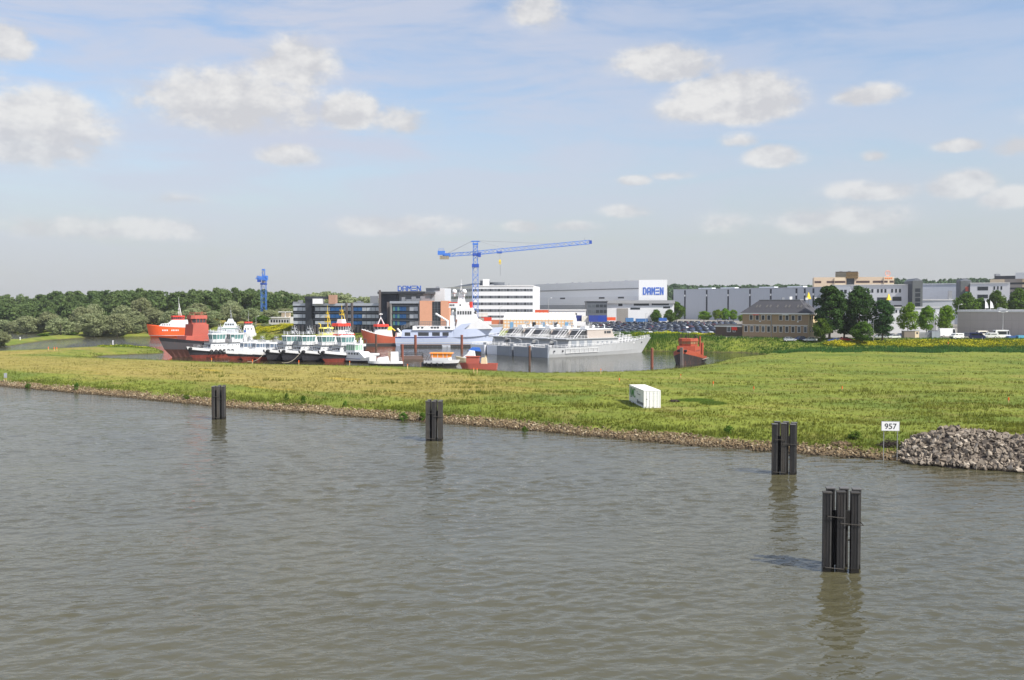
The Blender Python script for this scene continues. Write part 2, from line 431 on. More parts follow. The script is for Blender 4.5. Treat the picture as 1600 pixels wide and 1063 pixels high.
# ------------------------------------------------------------------ water
def water(name, deep, amp, s1, rough=.04, calm=False):
    m, t, b = mat0(name); m.node_tree.nodes.remove(b)
    p = t.pos()
    n0 = t.noise(t.mapping(p, (.05, .12, 1), rot=(0, 0, R(-12))), 1, 4, .55)       # gusts
    w1 = t.noise(t.mapping(p, (.6, 1.1, 1), rot=(0, 0, R(8))), s1*.8, 3, .5, dist=.25)
    w2 = t.noise(t.mapping(p, (.7, 1.3, 1), rot=(0, 0, R(-20))), s1*2.6, 2, .5, dist=.2)
    h = t.math('MULTIPLY', t.math('ADD', w1, t.math('MULTIPLY', w2, .3)), t.mr(n0, .3, .7, .5, 1.2))
    if calm:
        sx = t.new('ShaderNodeSeparateXYZ'); t.link(p, sx.inputs[0]); h = t.math('MULTIPLY', h, t.mr(sx.outputs[0], -95, -125, 1, 5))     # wind reaches the open channel, not the basin
    nb = t.bump(h, 1.0, amp)
    sil = t.noise(t.mapping(p, (.03, .06, 1)), 1, 4, .6)
    df = t.new('ShaderNodeBsdfDiffuse'); t.link(t.mix(t.mr(sil, .3, .7), tuple(q*.9 for q in deep), tuple(q*1.1 for q in deep)), df.inputs[0])   # light scattered back by silt under the surface
    cu = t.new('ShaderNodeCombineXYZ'); cu.inputs[2].default_value = 1; t.link(cu.outputs[0], df.inputs['Normal'])
    gl = t.new('ShaderNodeBsdfGlossy'); gl.inputs['Roughness'].default_value = rough; t.link(nb, gl.inputs['Normal'])
    fr = t.new('ShaderNodeFresnel'); fr.inputs['IOR'].default_value = WATER_IOR; t.link(nb, fr.inputs['Normal'])
    mx = t.new('ShaderNodeMixShader'); t.link(fr.outputs[0], mx.inputs[0]); t.link(df.outputs[0], mx.inputs[1]); t.link(gl.outputs[0], mx.inputs[2])
    t.link(mx.outputs[0], m.node_tree.nodes['Material Output'].inputs[0])
    return m
WR = water('river water', WATER_C, WATER_A, 1.0, .06)
WB = water('harbour water', tuple(q*.8 for q in WATER_C), WATER_A*.30, 1.3, .02, True)
def waves(x, y, cell):
    g = np.random.default_rng(12); z = np.zeros_like(x)
    gust = .75+.5*wob(x*.6, y, .06)+.35*wob(x*.5, y, .19, 2)
    for k in range(84):
        lam = .34*(3.4/.34)**g.uniform(0, 1); th = R(98)+g.normal(0, .55); a_ = WAVE_S*lam/(2*np.pi)*(.15 if lam < 1.4 else .085)
        ph = (x*math.cos(th)+y*math.sin(th))*2*np.pi/lam+g.uniform(0, 6.28)
        z += a_*np.sin(ph+.35*np.sin(ph+1.2))*np.clip(lam/(2.6*cell)-1, 0, 1)
    return z*np.clip(gust, .3, 1.4)
rowsY = [31.0]
while rowsY[-1] < 235: rowsY.append(rowsY[-1]*(1+.0028+.0000115*max(0, rowsY[-1]-60)))
rowsY = np.array(rowsY); us = np.linspace(-1.02, .86, 620)
WX = us[None,:]*rowsY[:,None]; WY = np.repeat(rowsY[:,None], len(us), 1)
cell = np.repeat(np.gradient(rowsY)[:,None], len(us), 1)
WZ = waves(WX, WY, np.maximum(cell, WY*.0031))
edge = np.minimum(np.minimum(np.arange(len(rowsY)), np.arange(len(rowsY))[::-1])[:,None], np.minimum(np.arange(len(us)), np.arange(len(us))[::-1])[None,:]); WZ *= np.clip(edge/8, 0, 1)
iw = np.arange(WX.size).reshape(WX.shape); qw = np.stack([iw[:-1,:-1], iw[:-1,1:], iw[1:,1:], iw[1:,:-1]], -1).reshape(-1, 4)
keepw = (landfield(WX.ravel()[qw].mean(1), WY.ravel()[qw].mean(1)) < 3.0); 
nA, nB = len(rowsY)-1, len(us)-1
XO = [(-9000, -3000, 0), (9000, -3000, 0), (9000, 31, 0), (9000, -90, 0), (-9000, 31, 0)]
VW_ = np.concatenate([np.stack([WX, WY, WZ], -1).reshape(-1, 3), np.array([(-9000,-3000,0),(9000,-3000,0),(9000,31,0),(-9000,31,0),(-9000,262,0),(us[0]*rowsY[-1],262,0),(us[-1]*rowsY[-1],262,0),(9000,262,0)], float)])
o_ = WX.size; c00, c01, c10, c11 = iw[0,0], iw[0,-1], iw[-1,0], iw[-1,-1]
FO = [(o_+3, o_, o_+1, o_+2)]
mbw = qw[keepw]
me = bpy.data.meshes.new('river_water')
fl = [tuple(f) for f in mbw.tolist()]+[(o_, o_+1, o_+2, *iw[0,::-1].tolist(), o_+3), (o_+3, *iw[:,0].tolist(), o_+5, o_+4), (o_+2, o_+7, o_+6, *iw[::-1,-1].tolist())]
me.from_pydata(VW_.tolist(), [], fl); me.polygons.foreach_set('use_smooth', [True]*len(fl)); me.materials.append(WR); me.update()
tag(obj_of(me, 'river_water'), kind='structure')
def sheet(name, poly, m):
    mb = MB(); mb.add([(x, y, 0) for x, y in poly], [tuple(range(len(poly)))]); o = mb.build(name, m); tag(o, kind='structure'); return o
SPL = [(-9000,270),(-200,270),(-130,240),(-70,205),(0,165),(45,135),(80,110),(320,-50),(9000,-50)]
hw_ = sheet('harbour_water', SPL+[(9000,9000),(-9000,9000)], WB); hw_.location.z = -.004

# ------------------------------------------------------------------ standing grass, reeds, flowers
rng = np.random.default_rng(3)
def blades(x, y, z, h, wd, nb, lean=.35, sp=.25):
    n = len(x); x = np.repeat(x, nb); y = np.repeat(y, nb); z = np.repeat(z, nb); h = np.repeat(h, nb)*rng.uniform(.55, 1.15, n*nb)
    N = n*nb; a = rng.uniform(0, 2*np.pi, N); r = rng.uniform(0, sp, N)
    x = x+np.cos(a)*r; y = y+np.sin(a)*r
    b_ = rng.uniform(0, 2*np.pi, N); w_ = wd*rng.uniform(.6, 1.3, N)/2
    lx = rng.normal(0, lean, N)*h; ly = rng.normal(0, lean, N)*h
    V = np.zeros((N, 3, 3)); V[:,0] = np.stack([x-np.cos(b_)*w_, y-np.sin(b_)*w_, z-.05], -1); V[:,1] = np.stack([x+np.cos(b_)*w_, y+np.sin(b_)*w_, z-.05], -1)
    V[:,2] = np.stack([x+lx, y+ly, z+h], -1)
    return V.reshape(-1, 3), np.arange(N*3).reshape(-1, 3)
def scatter(n, pxr, Yr, powr=1.6):
    """points spread over the wedge of view, denser near"""
    u = rng.uniform(0, 1, n); Y = 1/((1-u)*(1/Yr[0]**(powr-1))+u*(1/Yr[1]**(powr-1)))**(1/(powr-1))
    px = rng.uniform(*pxr, n); return (px-800)/F*Y, Y
def grass_obj(name, x, y, keepf, hfun, wd, nb, m, **kw):
    d = landfield(x, y); dh = sdist(x, y, HIGH); k = keepf(x, y, d, dh); x, y, d = x[k], y[k], d[k]
    z = height(x, y, d); h = hfun(x, y, d)
    V, Fc = blades(x, y, z, h, wd, nb, **kw)
    me = mesh_np(name, V, Fc, m); o = obj_of(me, name); tag(o, kind='stuff')
    a_ = me.attributes.new('dry', 'FLOAT', 'POINT'); a_.data.foreach_set('value', np.repeat(dryness(x, y, d), 3*nb).astype(np.float32))
    return o
x, y = scatter(150000, (-330, 1800), (92, 345), 2.2)
o = grass_obj('grass', x, y, lambda x, y, d, dh: (d > 3.4) & (dh < -14) & (wob(x, y, .35)+.6*wob(x, y, 1.1, 2)+rng.normal(0, .45, len(x)) > -.12),
    lambda x, y, d: .22+.16*np.clip(wob(x, y, .18, 1)+.3, 0, 1)+.12*sstep(12, 4, d), .09, 3, GT)
tag(o, 'long meadow grass standing all over the green and straw field', 'grass')
x, y = scatter(60000, (250, 1800), (100, 330), 1.9)
GC = leafm('coarse grass', srgb(98,116,46), srgb(142,142,70), .1, .5, .12)
o = grass_obj('coarse_grass', x, y, lambda x, y, d, dh: (d > 5) & (dh < -15) & (wob(x*.6, y*1.5, .16, 7)+.8*wob(x*.8, y*1.4, .45, 3)+rng.normal(0, .16, len(x)) > .52),
    lambda x, y, d: .35+.4*np.clip(wob(x, y, .3, 2)+.3, 0, 1), .1, 4, GC, sp=.45)
tag(o, 'darker coarse grass tussocks in loose rows over the right meadow', 'grass')
# taller fresh fringe along the river stones
nb_ = 9000; seg = rng.integers(1, len(BANK)-2, nb_); tt = rng.uniform(0, 1, nb_)
B_ = np.array(BANK); q0 = B_[seg]*(1-tt[:,None])+B_[seg+1]*tt[:,None]; dirs = B_[seg+1]-B_[seg]; dirs /= np.linalg.norm(dirs, axis=1)[:,None]
off = rng.gamma(2.2, 1.5, nb_)+1.9; q1 = q0+np.stack([-dirs[:,1], dirs[:,0]], -1)*off[:,None]
GF = leafm('fringe grass', srgb(92,104,44), srgb(132,138,64), .1, .35, .2)
o = grass_obj('bank_grass', q1[:,0], q1[:,1], lambda x, y, d, dh: (d > 1.6) & (wob(x, y, .3, 4)+rng.normal(0, .4, len(x)) > -.15), lambda x, y, d: .35+.35*np.clip(wob(x, y, .4, 5), 0, 1), .1, 4, GF, sp=.35)
tag(o, 'taller green grass fringe growing above the stony river bank', 'grass')
# basin edge fringe
nb_ = 7000; Bs = np.array(BASIN); seg = rng.integers(0, len(Bs)-1, nb_); tt = rng.uniform(0, 1, nb_)
q0 = Bs[seg]*(1-tt[:,None])+Bs[seg+1]*tt[:,None]+rng.normal(0, 2.2, (nb_, 2))
o = grass_obj('shore_grass', q0[:,0], q0[:,1], lambda x, y, d, dh: (d > .3) & (d < 8) & (wob(x, y, .4, 4)+rng.normal(0, .4, len(x)) > -.2), lambda x, y, d: .3+.4*np.clip(wob(x, y, .5, 5), 0, 1), .12, 3, GF, sp=.4)
tag(o, 'rough green grass along the near shore of the harbour basin', 'grass')
# reeds on the far shore
RD = leafm('reeds', srgb(58,92,38), srgb(120,138,56), .1, .3, .12)
RD2 = leafm('reeds bluish', srgb(58,96,52), srgb(96,130,66), .1, .3, .15)
x = rng.uniform(38, 330, 60000); y = rng.uniform(312, 398, 60000)
o = grass_obj('reed_bed', x, y, lambda x, y, d, dh: (d > .3) & (dh < 3) & (dh > -23+5*wob(x, y, .1)) & (x/y < .8) & (x/y > .095),
    lambda x, y, d: (.45+.45*sstep(85, 70, x))+1.0*np.clip(wob(x, y, .12, 1)+.45, 0, 1.2)*sstep(100, 70, x)+.35*np.clip(wob(x, y, .6), 0, 1), .16, 4, RD, sp=.5, lean=.16)
tag(o, 'tall dark green reeds on the far shore behind the red tug', 'reeds')
x = rng.uniform(85, 330, 26000); y = rng.uniform(292, 325, 26000)
o = grass_obj('sedge', x, y, lambda x, y, d, dh: (d > .5) & (dh < -12) & (dh > -33+9*wob(x, y, .16, 3)+5*wob(x, y, .5, 1)) & (x/y > .2), lambda x, y, d: .55+.8*np.clip(wob(x, y, .25, 1)+.4, 0, 1), .16, 4, RD2, sp=.5, lean=.2)
tag(o, 'bluish green sedge strip where the meadow meets the yard hedge', 'sedge')
x = rng.uniform(-175, -40, 16000); y = rng.uniform(425, 520, 16000)
o = grass_obj('slope_grass', x, y, lambda x, y, d, dh: (d > .3) & (dh < 4), lambda x, y, d: .4+.5*np.clip(wob(x, y, .2, 1)+.4, 0, 1), .22, 3, leafm('slope grass', srgb(96,112,40), srgb(150,150,56), .1, .3, .1), sp=.6, lean=.25)
tag(o, 'green grass slope behind the row of tugs', 'grass')
# yellow flowering weeds
YL = leafm('yellow flowers', srgb(186,186,36), srgb(214,212,70), .1, .2, .5)
HB = leafm('weed leaves', srgb(82,104,36), srgb(122,140,52), .1, .3, .2)
def flower_patch(label, cx, cy, rx, ry, n, h0, yel=.5, name='flowering_weeds'):
    a = rng.uniform(0, 2*np.pi, n); r = np.sqrt(rng.uniform(0, 1, n)); x = cx+np.cos(a)*r*rx; y = cy+np.sin(a)*r*ry
    d = landfield(x, y); k = d > .4; x, y, d = x[k], y[k], d[k]; z = height(x, y, d)
    lump = np.clip(.55+.6*wob(x, y, .5, cx), .15, 1.2); top = z+h0*lump*(1-.5*r[k]**2)
    N = len(x); hz = z+(top-z)*rng.uniform(.1, 1, N)**.6
    s_ = .16*rng.uniform(.6, 1.4, N)
    nrm = rng.normal(0, 1, (N, 3)); nrm[:,2] = np.abs(nrm[:,2])+.5; nrm /= np.linalg.norm(nrm, axis=1)[:,None]
    u = np.cross(nrm, rng.normal(0, 1, (N, 3))); u /= np.linalg.norm(u, axis=1)[:,None]; v = np.cross(nrm, u)
    c = np.stack([x, y, hz], -1); V = np.stack([c-u*s_[:,None], c-v*s_[:,None], c+u*s_[:,None], c+v*s_[:,None]], 1).reshape(-1, 3)
    me = mesh_np(name, V, np.arange(N*4).reshape(-1, 4), [HB, YL])
    isy = (((hz-z)/(top-z+1e-3) > .62) & (rng.uniform(0, 1, N) < yel*np.clip(1.1+1.3*wob(x, y, .35, cx+2), .1, 1.6))).astype(np.int32)
    me.polygons.foreach_set('material_index', isy)
    o = obj_of(me, name); tag(o, label, 'wildflowers', kind='stuff'); return o
flower_patch('long bank of yellow wildflowers in front of the parked vans', X(1500,334), 330, 37, 6, 26000, 1.05, .5)
flower_patch('low yellow flower patch under the tall dark trees', X(1312,330), 330, 5.5, 4, 5000, 1.3, .9)
flower_patch('second yellow flower strip right of the tall dark trees', X(1352,331), 331, 6, 4, 4000, 1.0, .7)
flower_patch('yellow flowers on the reed bank behind the grey bow', X(1035,382), 381, 16, 6, 9000, 1.9, .85)
flower_patch('small yellow clump at the shore edge near the low annex', X(1105,377), 376, 8, 4, 3000, 1.6, .4)
flower_patch('bright yellow wildflower mound beside the low white office', X(440,486), 490, 14, 9, 14000, 2.3, .95)
flower_patch('yellow wildflower mound left of the low white office', X(385,492), 492, 17, 8, 9000, 2.0, .7)
flower_patch('green and yellow weeds on the spit beside the dark hull', X(205,356), 356, 12, 7, 6000, .7, .25)

# ------------------------------------------------------------------ stones
def stone_mat(name, c1, c2, c3):
    m, t, b = mat0(name); p = t.pos(); ge = t.new('ShaderNodeNewGeometry'); oi = t.new('ShaderNodeObjectInfo')
    rnd = t.math('FRACT', t.math('ADD', ge.outputs['Random Per Island'], oi.outputs['Random']))
    c = t.mix(rnd, c1, c2); c = t.mix(t.mr(t.math('FRACT', t.math('MULTIPLY', rnd, 7.3)), .72, .95, 0, .8), c, c3)
    c = t.mix(t.mr(t.noise(p, 9, 5, .7), .4, .75, 0, .45), c, tuple(q*.55 for q in c1))
    sz = t.new('ShaderNodeSeparateXYZ'); t.link(p, sz.inputs[0])
    c = t.mix(t.mr(t.math('ADD', sz.outputs[2], t.math('MULTIPLY', t.noise(p, 1.5, 3), .3)), .22, .5, .85, 0), c, srgb(52,44,34))     # wet and muddy at the waterline
    t.link(c, b.inputs['Base Color']); b.inputs['Roughness'].default_value = .9; b.inputs['Specular IOR Level'].default_value = .25
    t.link(t.bump(t.noise(p, 7, 4), .5, .05), b.inputs['Normal']); return m
ST = stone_mat('bank stone', srgb(104,86,64), srgb(146,128,98), srgb(186,172,146)); ST2 = stone_mat('heap stone', srgb(112,102,91), srgb(148,137,123), srgb(183,172,156))
def rock_pts(seed):
    import bmesh
    g = np.random.default_rng(seed); bm = bmesh.new()
    p = g.normal(0, 1, (9, 3)); p /= np.linalg.norm(p, axis=1)[:,None]; p *= g.uniform(.8, 1.2, (9, 1)); p *= np.array([1.15, .85, .68])*g.uniform(.8, 1.15, 3)
    for q in p: bm.verts.new(q)
    r = bmesh.ops.convex_hull(bm, input=bm.verts); bmesh.ops.triangulate(bm, faces=bm.faces)
    for v in [v for v in bm.verts if not v.link_faces]: bm.verts.remove(v)
    bm.verts.index_update(); V = np.array([v.co[:] for v in bm.verts]); Fc = np.array([[v.index for v in f.verts] for f in bm.faces]); bm.free()
    return V, Fc
ROCKS = [rock_pts(50+i) for i in range(8)]
def rotm(g, n):
    q = g.normal(0, 1, (n, 4)); q /= np.linalg.norm(q, axis=1)[:,None]; w_, x_, y_, z_ = q.T
    return np.stack([1-2*(y_*y_+z_*z_), 2*(x_*y_-z_*w_), 2*(x_*z_+y_*w_), 2*(x_*y_+z_*w_), 1-2*(x_*x_+z_*z_), 2*(y_*z_-x_*w_), 2*(x_*z_-y_*w_), 2*(y_*z_+x_*w_), 1-2*(x_*x_+y_*y_)], -1).reshape(-1, 3, 3)
def rocks(C, S, name, m):
    Vs = []; Fs = []; o = 0; M = rotm(rng, len(C))
    for i in range(8):
        k = np.arange(len(C)) % 8 == i; V, Fc = ROCKS[i]
        W = np.einsum('nij,vj->nvi', M[k], V)*S[k][:,None,None]+C[k][:,None,:]
        n = k.sum(); Vs.append(W.reshape(-1, 3)); Fs.append((Fc[None]+(np.arange(n)*len(V))[:,None,None]+o).reshape(-1, 3)); o += n*len(V)
    return mesh_np(name, np.concatenate(Vs), np.concatenate(Fs), m)
nb_ = 15000; seg = rng.integers(1, len(BANK)-2, nb_); tt = rng.uniform(0, 1, nb_)
q0 = B_[seg]*(1-tt[:,None])+B_[seg+1]*tt[:,None]; dirs = B_[seg+1]-B_[seg]; dirs /= np.linalg.norm(dirs, axis=1)[:,None]
off = rng.uniform(-.5, 3.4, nb_); q1 = q0+np.stack([-dirs[:,1], dirs[:,0]], -1)*off[:,None]
d_ = landfield(q1[:,0], q1[:,1]); k = (d_ > -.6) & (rng.uniform(0, 1, nb_) > sstep(1.9, 3.5, d_+.8*wob(q1[:,0], q1[:,1], .5))*.96); q1 = q1[k]; d_ = d_[k]
S_ = rng.uniform(.09, .24, len(q1))
me = rocks(np.stack([q1[:,0], q1[:,1], height(q1[:,0], q1[:,1], d_)+S_*.25], -1), S_, 'bank_stones', ST)
tag(obj_of(me, 'bank_stones'), 'pale loose stones lining the river bank at the waterline', 'stones', kind='stuff')
# heap of quarry stone on the right
def heap(x, y):
    """height of the heap above the bank"""
    ax, ay, bx, by = 44.5, 103.5, 75, 86
    L = math.hypot(bx-ax, by-ay); ux, uy = (bx-ax)/L, (by-ay)/L
    s_ = (x-ax)*ux+(y-ay)*uy; v = (x-ax)*-uy+(y-ay)*ux
    prof = np.interp(s_, [-3.6,-1.8,0,1.6,5,9,14,24,34], [0,1.05,1.75,2.35,2.0,1.6,1.35,1.3,0])
    return prof*np.clip(1-np.abs(v+.2)/7.0, 0, 1)**.85*1.05+.12*wob(x, y, 1.7)
n_ = 21000; x = rng.uniform(37, 80, n_); y = rng.uniform(76, 112, n_)
hh = heap(x, y); d_ = landfield(x, y); k = (hh > .25); x, y, hh = x[k], y[k], hh[k]
z_ = np.maximum(height(x, y), 0)+hh
gxh, gyh = np.meshgrid(np.arange(37, 80, .6), np.arange(74, 114, .6)); hz_ = heap(gxh.ravel(), gyh.ravel()); zz = np.maximum(height(gxh.ravel(), gyh.ravel()), -.2)+np.where(hz_ > .1, hz_-.12, -.6)
ih = np.arange(gxh.size).reshape(gxh.shape); qh = np.stack([ih[:-1,:-1], ih[:-1,1:], ih[1:,1:], ih[1:,:-1]], -1).reshape(-1, 4)
me = mesh_np('rubble_heap', np.stack([gxh.ravel(), gyh.ravel(), zz], -1), qh[(hz_[qh] > .1).any(1)], mat('heap core', srgb(70,62,55), .95, 0, .3, 2.0), smooth=False)
tag(obj_of(me, 'rubble_heap'), 'dark rubble core under the pile of quarry stones', 'rubble', kind='stuff')
S_ = np.clip(rng.lognormal(-1.42, .40, len(x)), .1, .5)
o_ = np.argsort(-S_/np.hypot(x, y)*(y < 106)*(z_ > .1)*(x/y < .54)); big_, rest_ = o_[:280], o_[280:]
C_ = np.stack([x, y, z_], -1)
me = rocks(C_[rest_], S_[rest_], 'heap_stones', ST2); tag(obj_of(me, 'heap_stones'), 'smaller broken stones filling the grey quarry stone heap', 'stones', kind='stuff')
RM = [mesh_np('boulder', V, Fc, ST2) for V, Fc in ROCKS]
for i, q in enumerate(big_):
    o = obj_of(RM[i % 8], 'boulder', loc=C_[q]); s_ = S_[q]*1.0; o.scale = (s_, s_, s_); o.rotation_euler = tuple(rng.uniform(0, 6.28, 3))
    tag(o, 'large pinkish grey quarry stone in the heap beside the bank', 'boulder', 'large stones of the quarry stone heap')
# ------------------------------------------------------------------ trees
def crown_arrays(seed, h, R_, base, prof, ncl, per, leaf, clr=.30, flat=.0):
    """leaf quads in clumps; crown from z=base*h to h, max radius R_, prof(t) radius profile"""
    g = np.random.default_rng(seed); C = []
    while len(C) < ncl:
        tt = g.uniform(0, 1)**.9; a = g.uniform(0, 2*np.pi); rr = R_*prof(tt)
        q = g.uniform(.25, 1)**.5
        C.append((np.cos(a)*rr*q*.86, np.sin(a)*rr*q*.86, h*(base+(1-base)*(.04+.9*tt)), R_*clr*g.uniform(.6, 1.25)*(.6+.5*prof(tt))))
    C = np.array(C); n = ncl*per; ci = np.repeat(np.arange(ncl), per)
    dv = g.normal(0, 1, (n, 3)); dv[:,2] += .25; dv /= np.linalg.norm(dv, axis=1)[:,None]
    r = C[ci,3]*g.uniform(.45, 1.08, n)**.6
    c = C[ci,:3]+dv*r[:,None]*np.array([1, 1, .85])
    c[:,2] = np.maximum(c[:,2], h*base*.8)
    nr = dv*.9+g.normal(0, .55, (n, 3))+np.array([0, 0, .25]); nr /= np.linalg.norm(nr, axis=1)[:,None]
    u = np.cross(nr, g.normal(0, 1, (n, 3))); u /= np.linalg.norm(u, axis=1)[:,None]; v = np.cross(nr, u)
    s_ = leaf*g.uniform(.5, 1.3, n)[:,None]; k = g.uniform(.55, .9, n)[:,None]
    V = np.stack([c-u*s_, c-v*s_*k, c+u*s_, c+v*s_*k], 1).reshape(-1, 3)
    return V, C
PROF = {'vase': lambda t: (.55+.45*min(1, t/.5))*(1-max(0, (t-.6)/.4)**1.6*.72), 'round': lambda t: math.sin(math.pi*min(1, .12+.86*t))**.7, 'tall': lambda t: (min(1, t/.22)**.6)*(1-max(0, (t-.45)/.55)**2.2*.75),
        'cone': lambda t: max(.12, min(1, t/.15)**.5*(1-t*.85)), 'wide': lambda t: (min(1, .45+t/.4*.55))*(1-max(0, (t-.55)/.45)**2*.7)}
def tree_meshes(seed, h, R_, base, prof, ncl, per, leaf, m, bark, trunk=.25, clr=.3):
    V, C = crown_arrays(seed, h, R_, base, PROF[prof], ncl, per, leaf, clr)
    cm = mesh_np('crown', V, np.arange(len(V)).reshape(-1, 4), m)
    mb = MB(); g = random.Random(seed); p = Vector((0, 0, -.4)); top = h*(base+(1-base)*.75); r = trunk
    pts = [p]
    for i in range(1, 6): pts.append(Vector((g.uniform(-.3, .3)*i*.25, g.uniform(-.3, .3)*i*.25, top*i/5)))
    for i in range(5): mb.tube(pts[i], pts[i+1], r*(1-i*.17), 7, r*(1-(i+1)*.17))
    for q in C[g.sample(range(len(C)), min(9, len(C)))]:
        zz = min(top*.9, max(h*base*.7, q[2]*.7)); k = zz/top*5; i = min(4, int(k)); st_ = pts[i].lerp(pts[i+1], k-i)
        mb.tube(st_, (q[0], q[1], q[2]), r*.42, 5, r*.1)
    me = bpy.data.meshes.new('trunk'); me.from_pydata(mb.v, [], mb.f); me.materials.append(bark)
    return cm, me
BARK = mat('bark', srgb(92,80,66), .95, 0, .3, 2)
BARKP = mat('bark pale', srgb(120,112,98), .95, 0, .3, 2)
L_dark = leafm('leaf dark green', srgb(52,80,44), srgb(86,114,60), .25, .3, .5)
L_bright = leafm('leaf bright green', srgb(92,128,40), srgb(136,164,58), .25, .35, .5)
L_mid = leafm('leaf mid green', srgb(70,100,40), srgb(108,136,56), .25, .3, .5)
L_will = leafm('leaf willow grey', srgb(134,144,102), srgb(172,178,136), .3, .4, .18)
L_wood = leafm('leaf wood green', srgb(92,122,74), srgb(132,154,98), .4, .4, .06)
L_far = leafm('leaf far green', srgb(80,104,76), srgb(106,126,90), .3, .25, .05)
KIND = {}
def kind(nm, n, *a, **k): KIND[nm] = [tree_meshes(1000+hash_(nm)+i, *a, **k) for i in range(n)]
def hash_(s_): return sum(ord(c)*(i+3) for i, c in enumerate(s_)) % 900
kind('poplar', 3, 16, 4.0, .10, 'vase', 80, 150, .26, L_dark, BARK, trunk=.32, clr=.34)
kind('bright', 3, 8, 3.0, .25, 'round', 46, 110, .22, L_bright, BARK, trunk=.15, clr=.34)
kind('lime', 3, 10, 3.4, .16, 'tall', 40, 140, .24, L_bright, BARK, trunk=.18, clr=.36)
kind('mid', 3, 10, 4.4, .18, 'round', 56, 110, .3, L_mid, BARK, trunk=.2, clr=.32)
kind('willow', 4, 13, 7.0, .06, 'wide', 75, 90, .42, L_will, BARKP, trunk=.4, clr=.27)
kind('wood', 3, 19, 7.0, .15, 'tall', 60, 80, .62, L_wood, BARK, trunk=.4, clr=.34)
kind('shrub', 3, 1.6, 1.1, .03, 'round', 16, 60, .11, L_mid, BARK, trunk=.06, clr=.42)
KH = {'poplar': (16, 4.0), 'bright': (8, 3.0), 'lime': (10, 3.4), 'mid': (10, 4.4), 'willow': (13, 7.0), 'wood': (19, 7.0), 'shrub': (1.6, 1.1)}
tcount = [0]
def tree(kd, x, y, h, wid, label, group=None, name='tree', cat='tree', z=None):
    cm, tm = KIND[kd][tcount[0] % len(KIND[kd])]; tcount[0] += 1
    if z is None: z = max(0.0, zg(x, y))
    e = thing(name, label, cat, (x, y, z-.05), random.uniform(0, 6.28), group)
    s_ = h/KH[kd][0]; q = wid/(2*KH[kd][1]*1.05); e.scale = (q, q, s_)
    obj_of(cm, 'crown', e); obj_of(tm, 'trunk', e)
    return e
def tree_px(kd, px0, px1, ytop, Y, label, **k):
    x = X((px0+px1)/2, Y); z = max(0.0, zg(x, Y)); h = Z(ytop, Y)-z
    return tree(kd, x, Y, h, X(px1, Y)-X(px0, Y), label, **k)

# far-left willow shore
g = random.Random(11)
WG = 'grey green willows along the far left shore'
WL = 'grey green willow among others along the far left shore'
tree_px('willow', 72, 118, 497, 497, 'pale round willow standing alone at the tip of the spit', name='willow')
tree_px('willow', -22, 16, 517, 386, 'small pale willow cut by the left edge of the photo', name='willow')
tree_px('willow', 118, 176, 490, 512, 'large olive willow hanging over the channel, left of the orange ship', name='willow')
tree_px('willow', 160, 206, 491, 516, 'broad willow right beside the large olive willow', name='willow')
for (a, b, tp, Y) in [(20,62,494,572),(55,96,488,580),(-25,22,500,585),(-70,-20,492,590),(190,232,487,528),(216,262,482,540),(200,240,466,560),(246,292,486,532),(280,322,482,530),(310,352,486,528),
                      (340,384,478,535),(372,412,482,532),(396,440,484,545),(170,214,478,545),(110,150,480,556),(128,164,476,566),(290,330,474,555),(345,380,470,560),(420,468,482,560)]:
    tree_px('willow', a, b, tp, Y, WL, name='willow', group=WG)
for i in range(34):
    a = -60+i*14+g.uniform(-4, 4); Yq = float(np.interp(a+8, [-60, 60, 110, 150, 300, 340, 400], [588, 572, 516, 518, 520, 512, 484]))+g.uniform(4, 12)
    tree_px('willow', a, a+g.uniform(16, 30), g.uniform(503, 512), Yq, 'low overhanging willow bush at the water edge of the far left shore', name='willow_bush', group='low willow bushes along the far left shore', cat='bush')
tree_px('mid', 395, 424, 493, 512, 'dark green bush at the foot of the smaller blue crane', name='bush', cat='bush')
tree_px('mid', 100, 122, 519, 505, 'small bright bush low on the spit beside the pale willow', name='bush', cat='bush')
tree_px('mid', 58, 78, 521, 480, 'low green bush on the spit, left of the pale round willow', name='bush', cat='bush')
# the wood behind: too many to count, one mass
def wood(name, label, spots, m, seed, per=46, ncl=36, leaf=.75):
    Vs = []; g = np.random.default_rng(seed)
    base = [crown_arrays(seed+i, 1, .36, .1, PROF['tall' if i % 2 else 'round'], ncl, per, leaf/19, .34)[0] for i in range(5)]
    for i, (x, y, h, wd) in enumerate(spots):
        a = g.uniform(0, 6.28); V = base[i % 5]*np.array([wd/.76, wd/.76, h]); c, s_ = math.cos(a), math.sin(a)
        V = np.stack([V[:,0]*c-V[:,1]*s_+x, V[:,0]*s_+V[:,1]*c+y, V[:,2]+max(0, zg(x, y))], -1); Vs.append(V)
    V = np.concatenate(Vs); o = obj_of(mesh_np(name, V, np.arange(len(V)).reshape(-1, 4), m), name); tag(o, label, 'wood', kind='stuff')
sp_ = []
for i in range(260):
    Y = g.uniform(590, 720); px = g.uniform(-330, 470); x = X(px, Y)
    top = 467.5+1.8*math.sin(px*.05)+2*math.sin(px*.021+1)-(4 if 280 < px < 330 else 0)-(5 if 340 < px < 420 else 0)+(max(0, px-425)*.16)
    sp_.append((x, Y, (Z(top+g.uniform(0, 7), Y)-1.5), g.uniform(11, 17)))
wood('deciduous_wood', 'dense dark green wood closing the view behind the left shore', sp_, L_wood, 21)
sp_ = []
for i in range(80):
    Y = g.uniform(640, 720); px = g.uniform(410, 612); x = X(px, Y); top = 457+2.5*math.sin(px*.07)+g.uniform(0, 7)+(5 if px > 570 else 0)
    sp_.append((x, Y, Z(top, Y)-zg(x, Y), g.uniform(10, 15)))
wood('willow_wood', 'pale willow wood rising behind the blue banded office', sp_, L_will, 31)
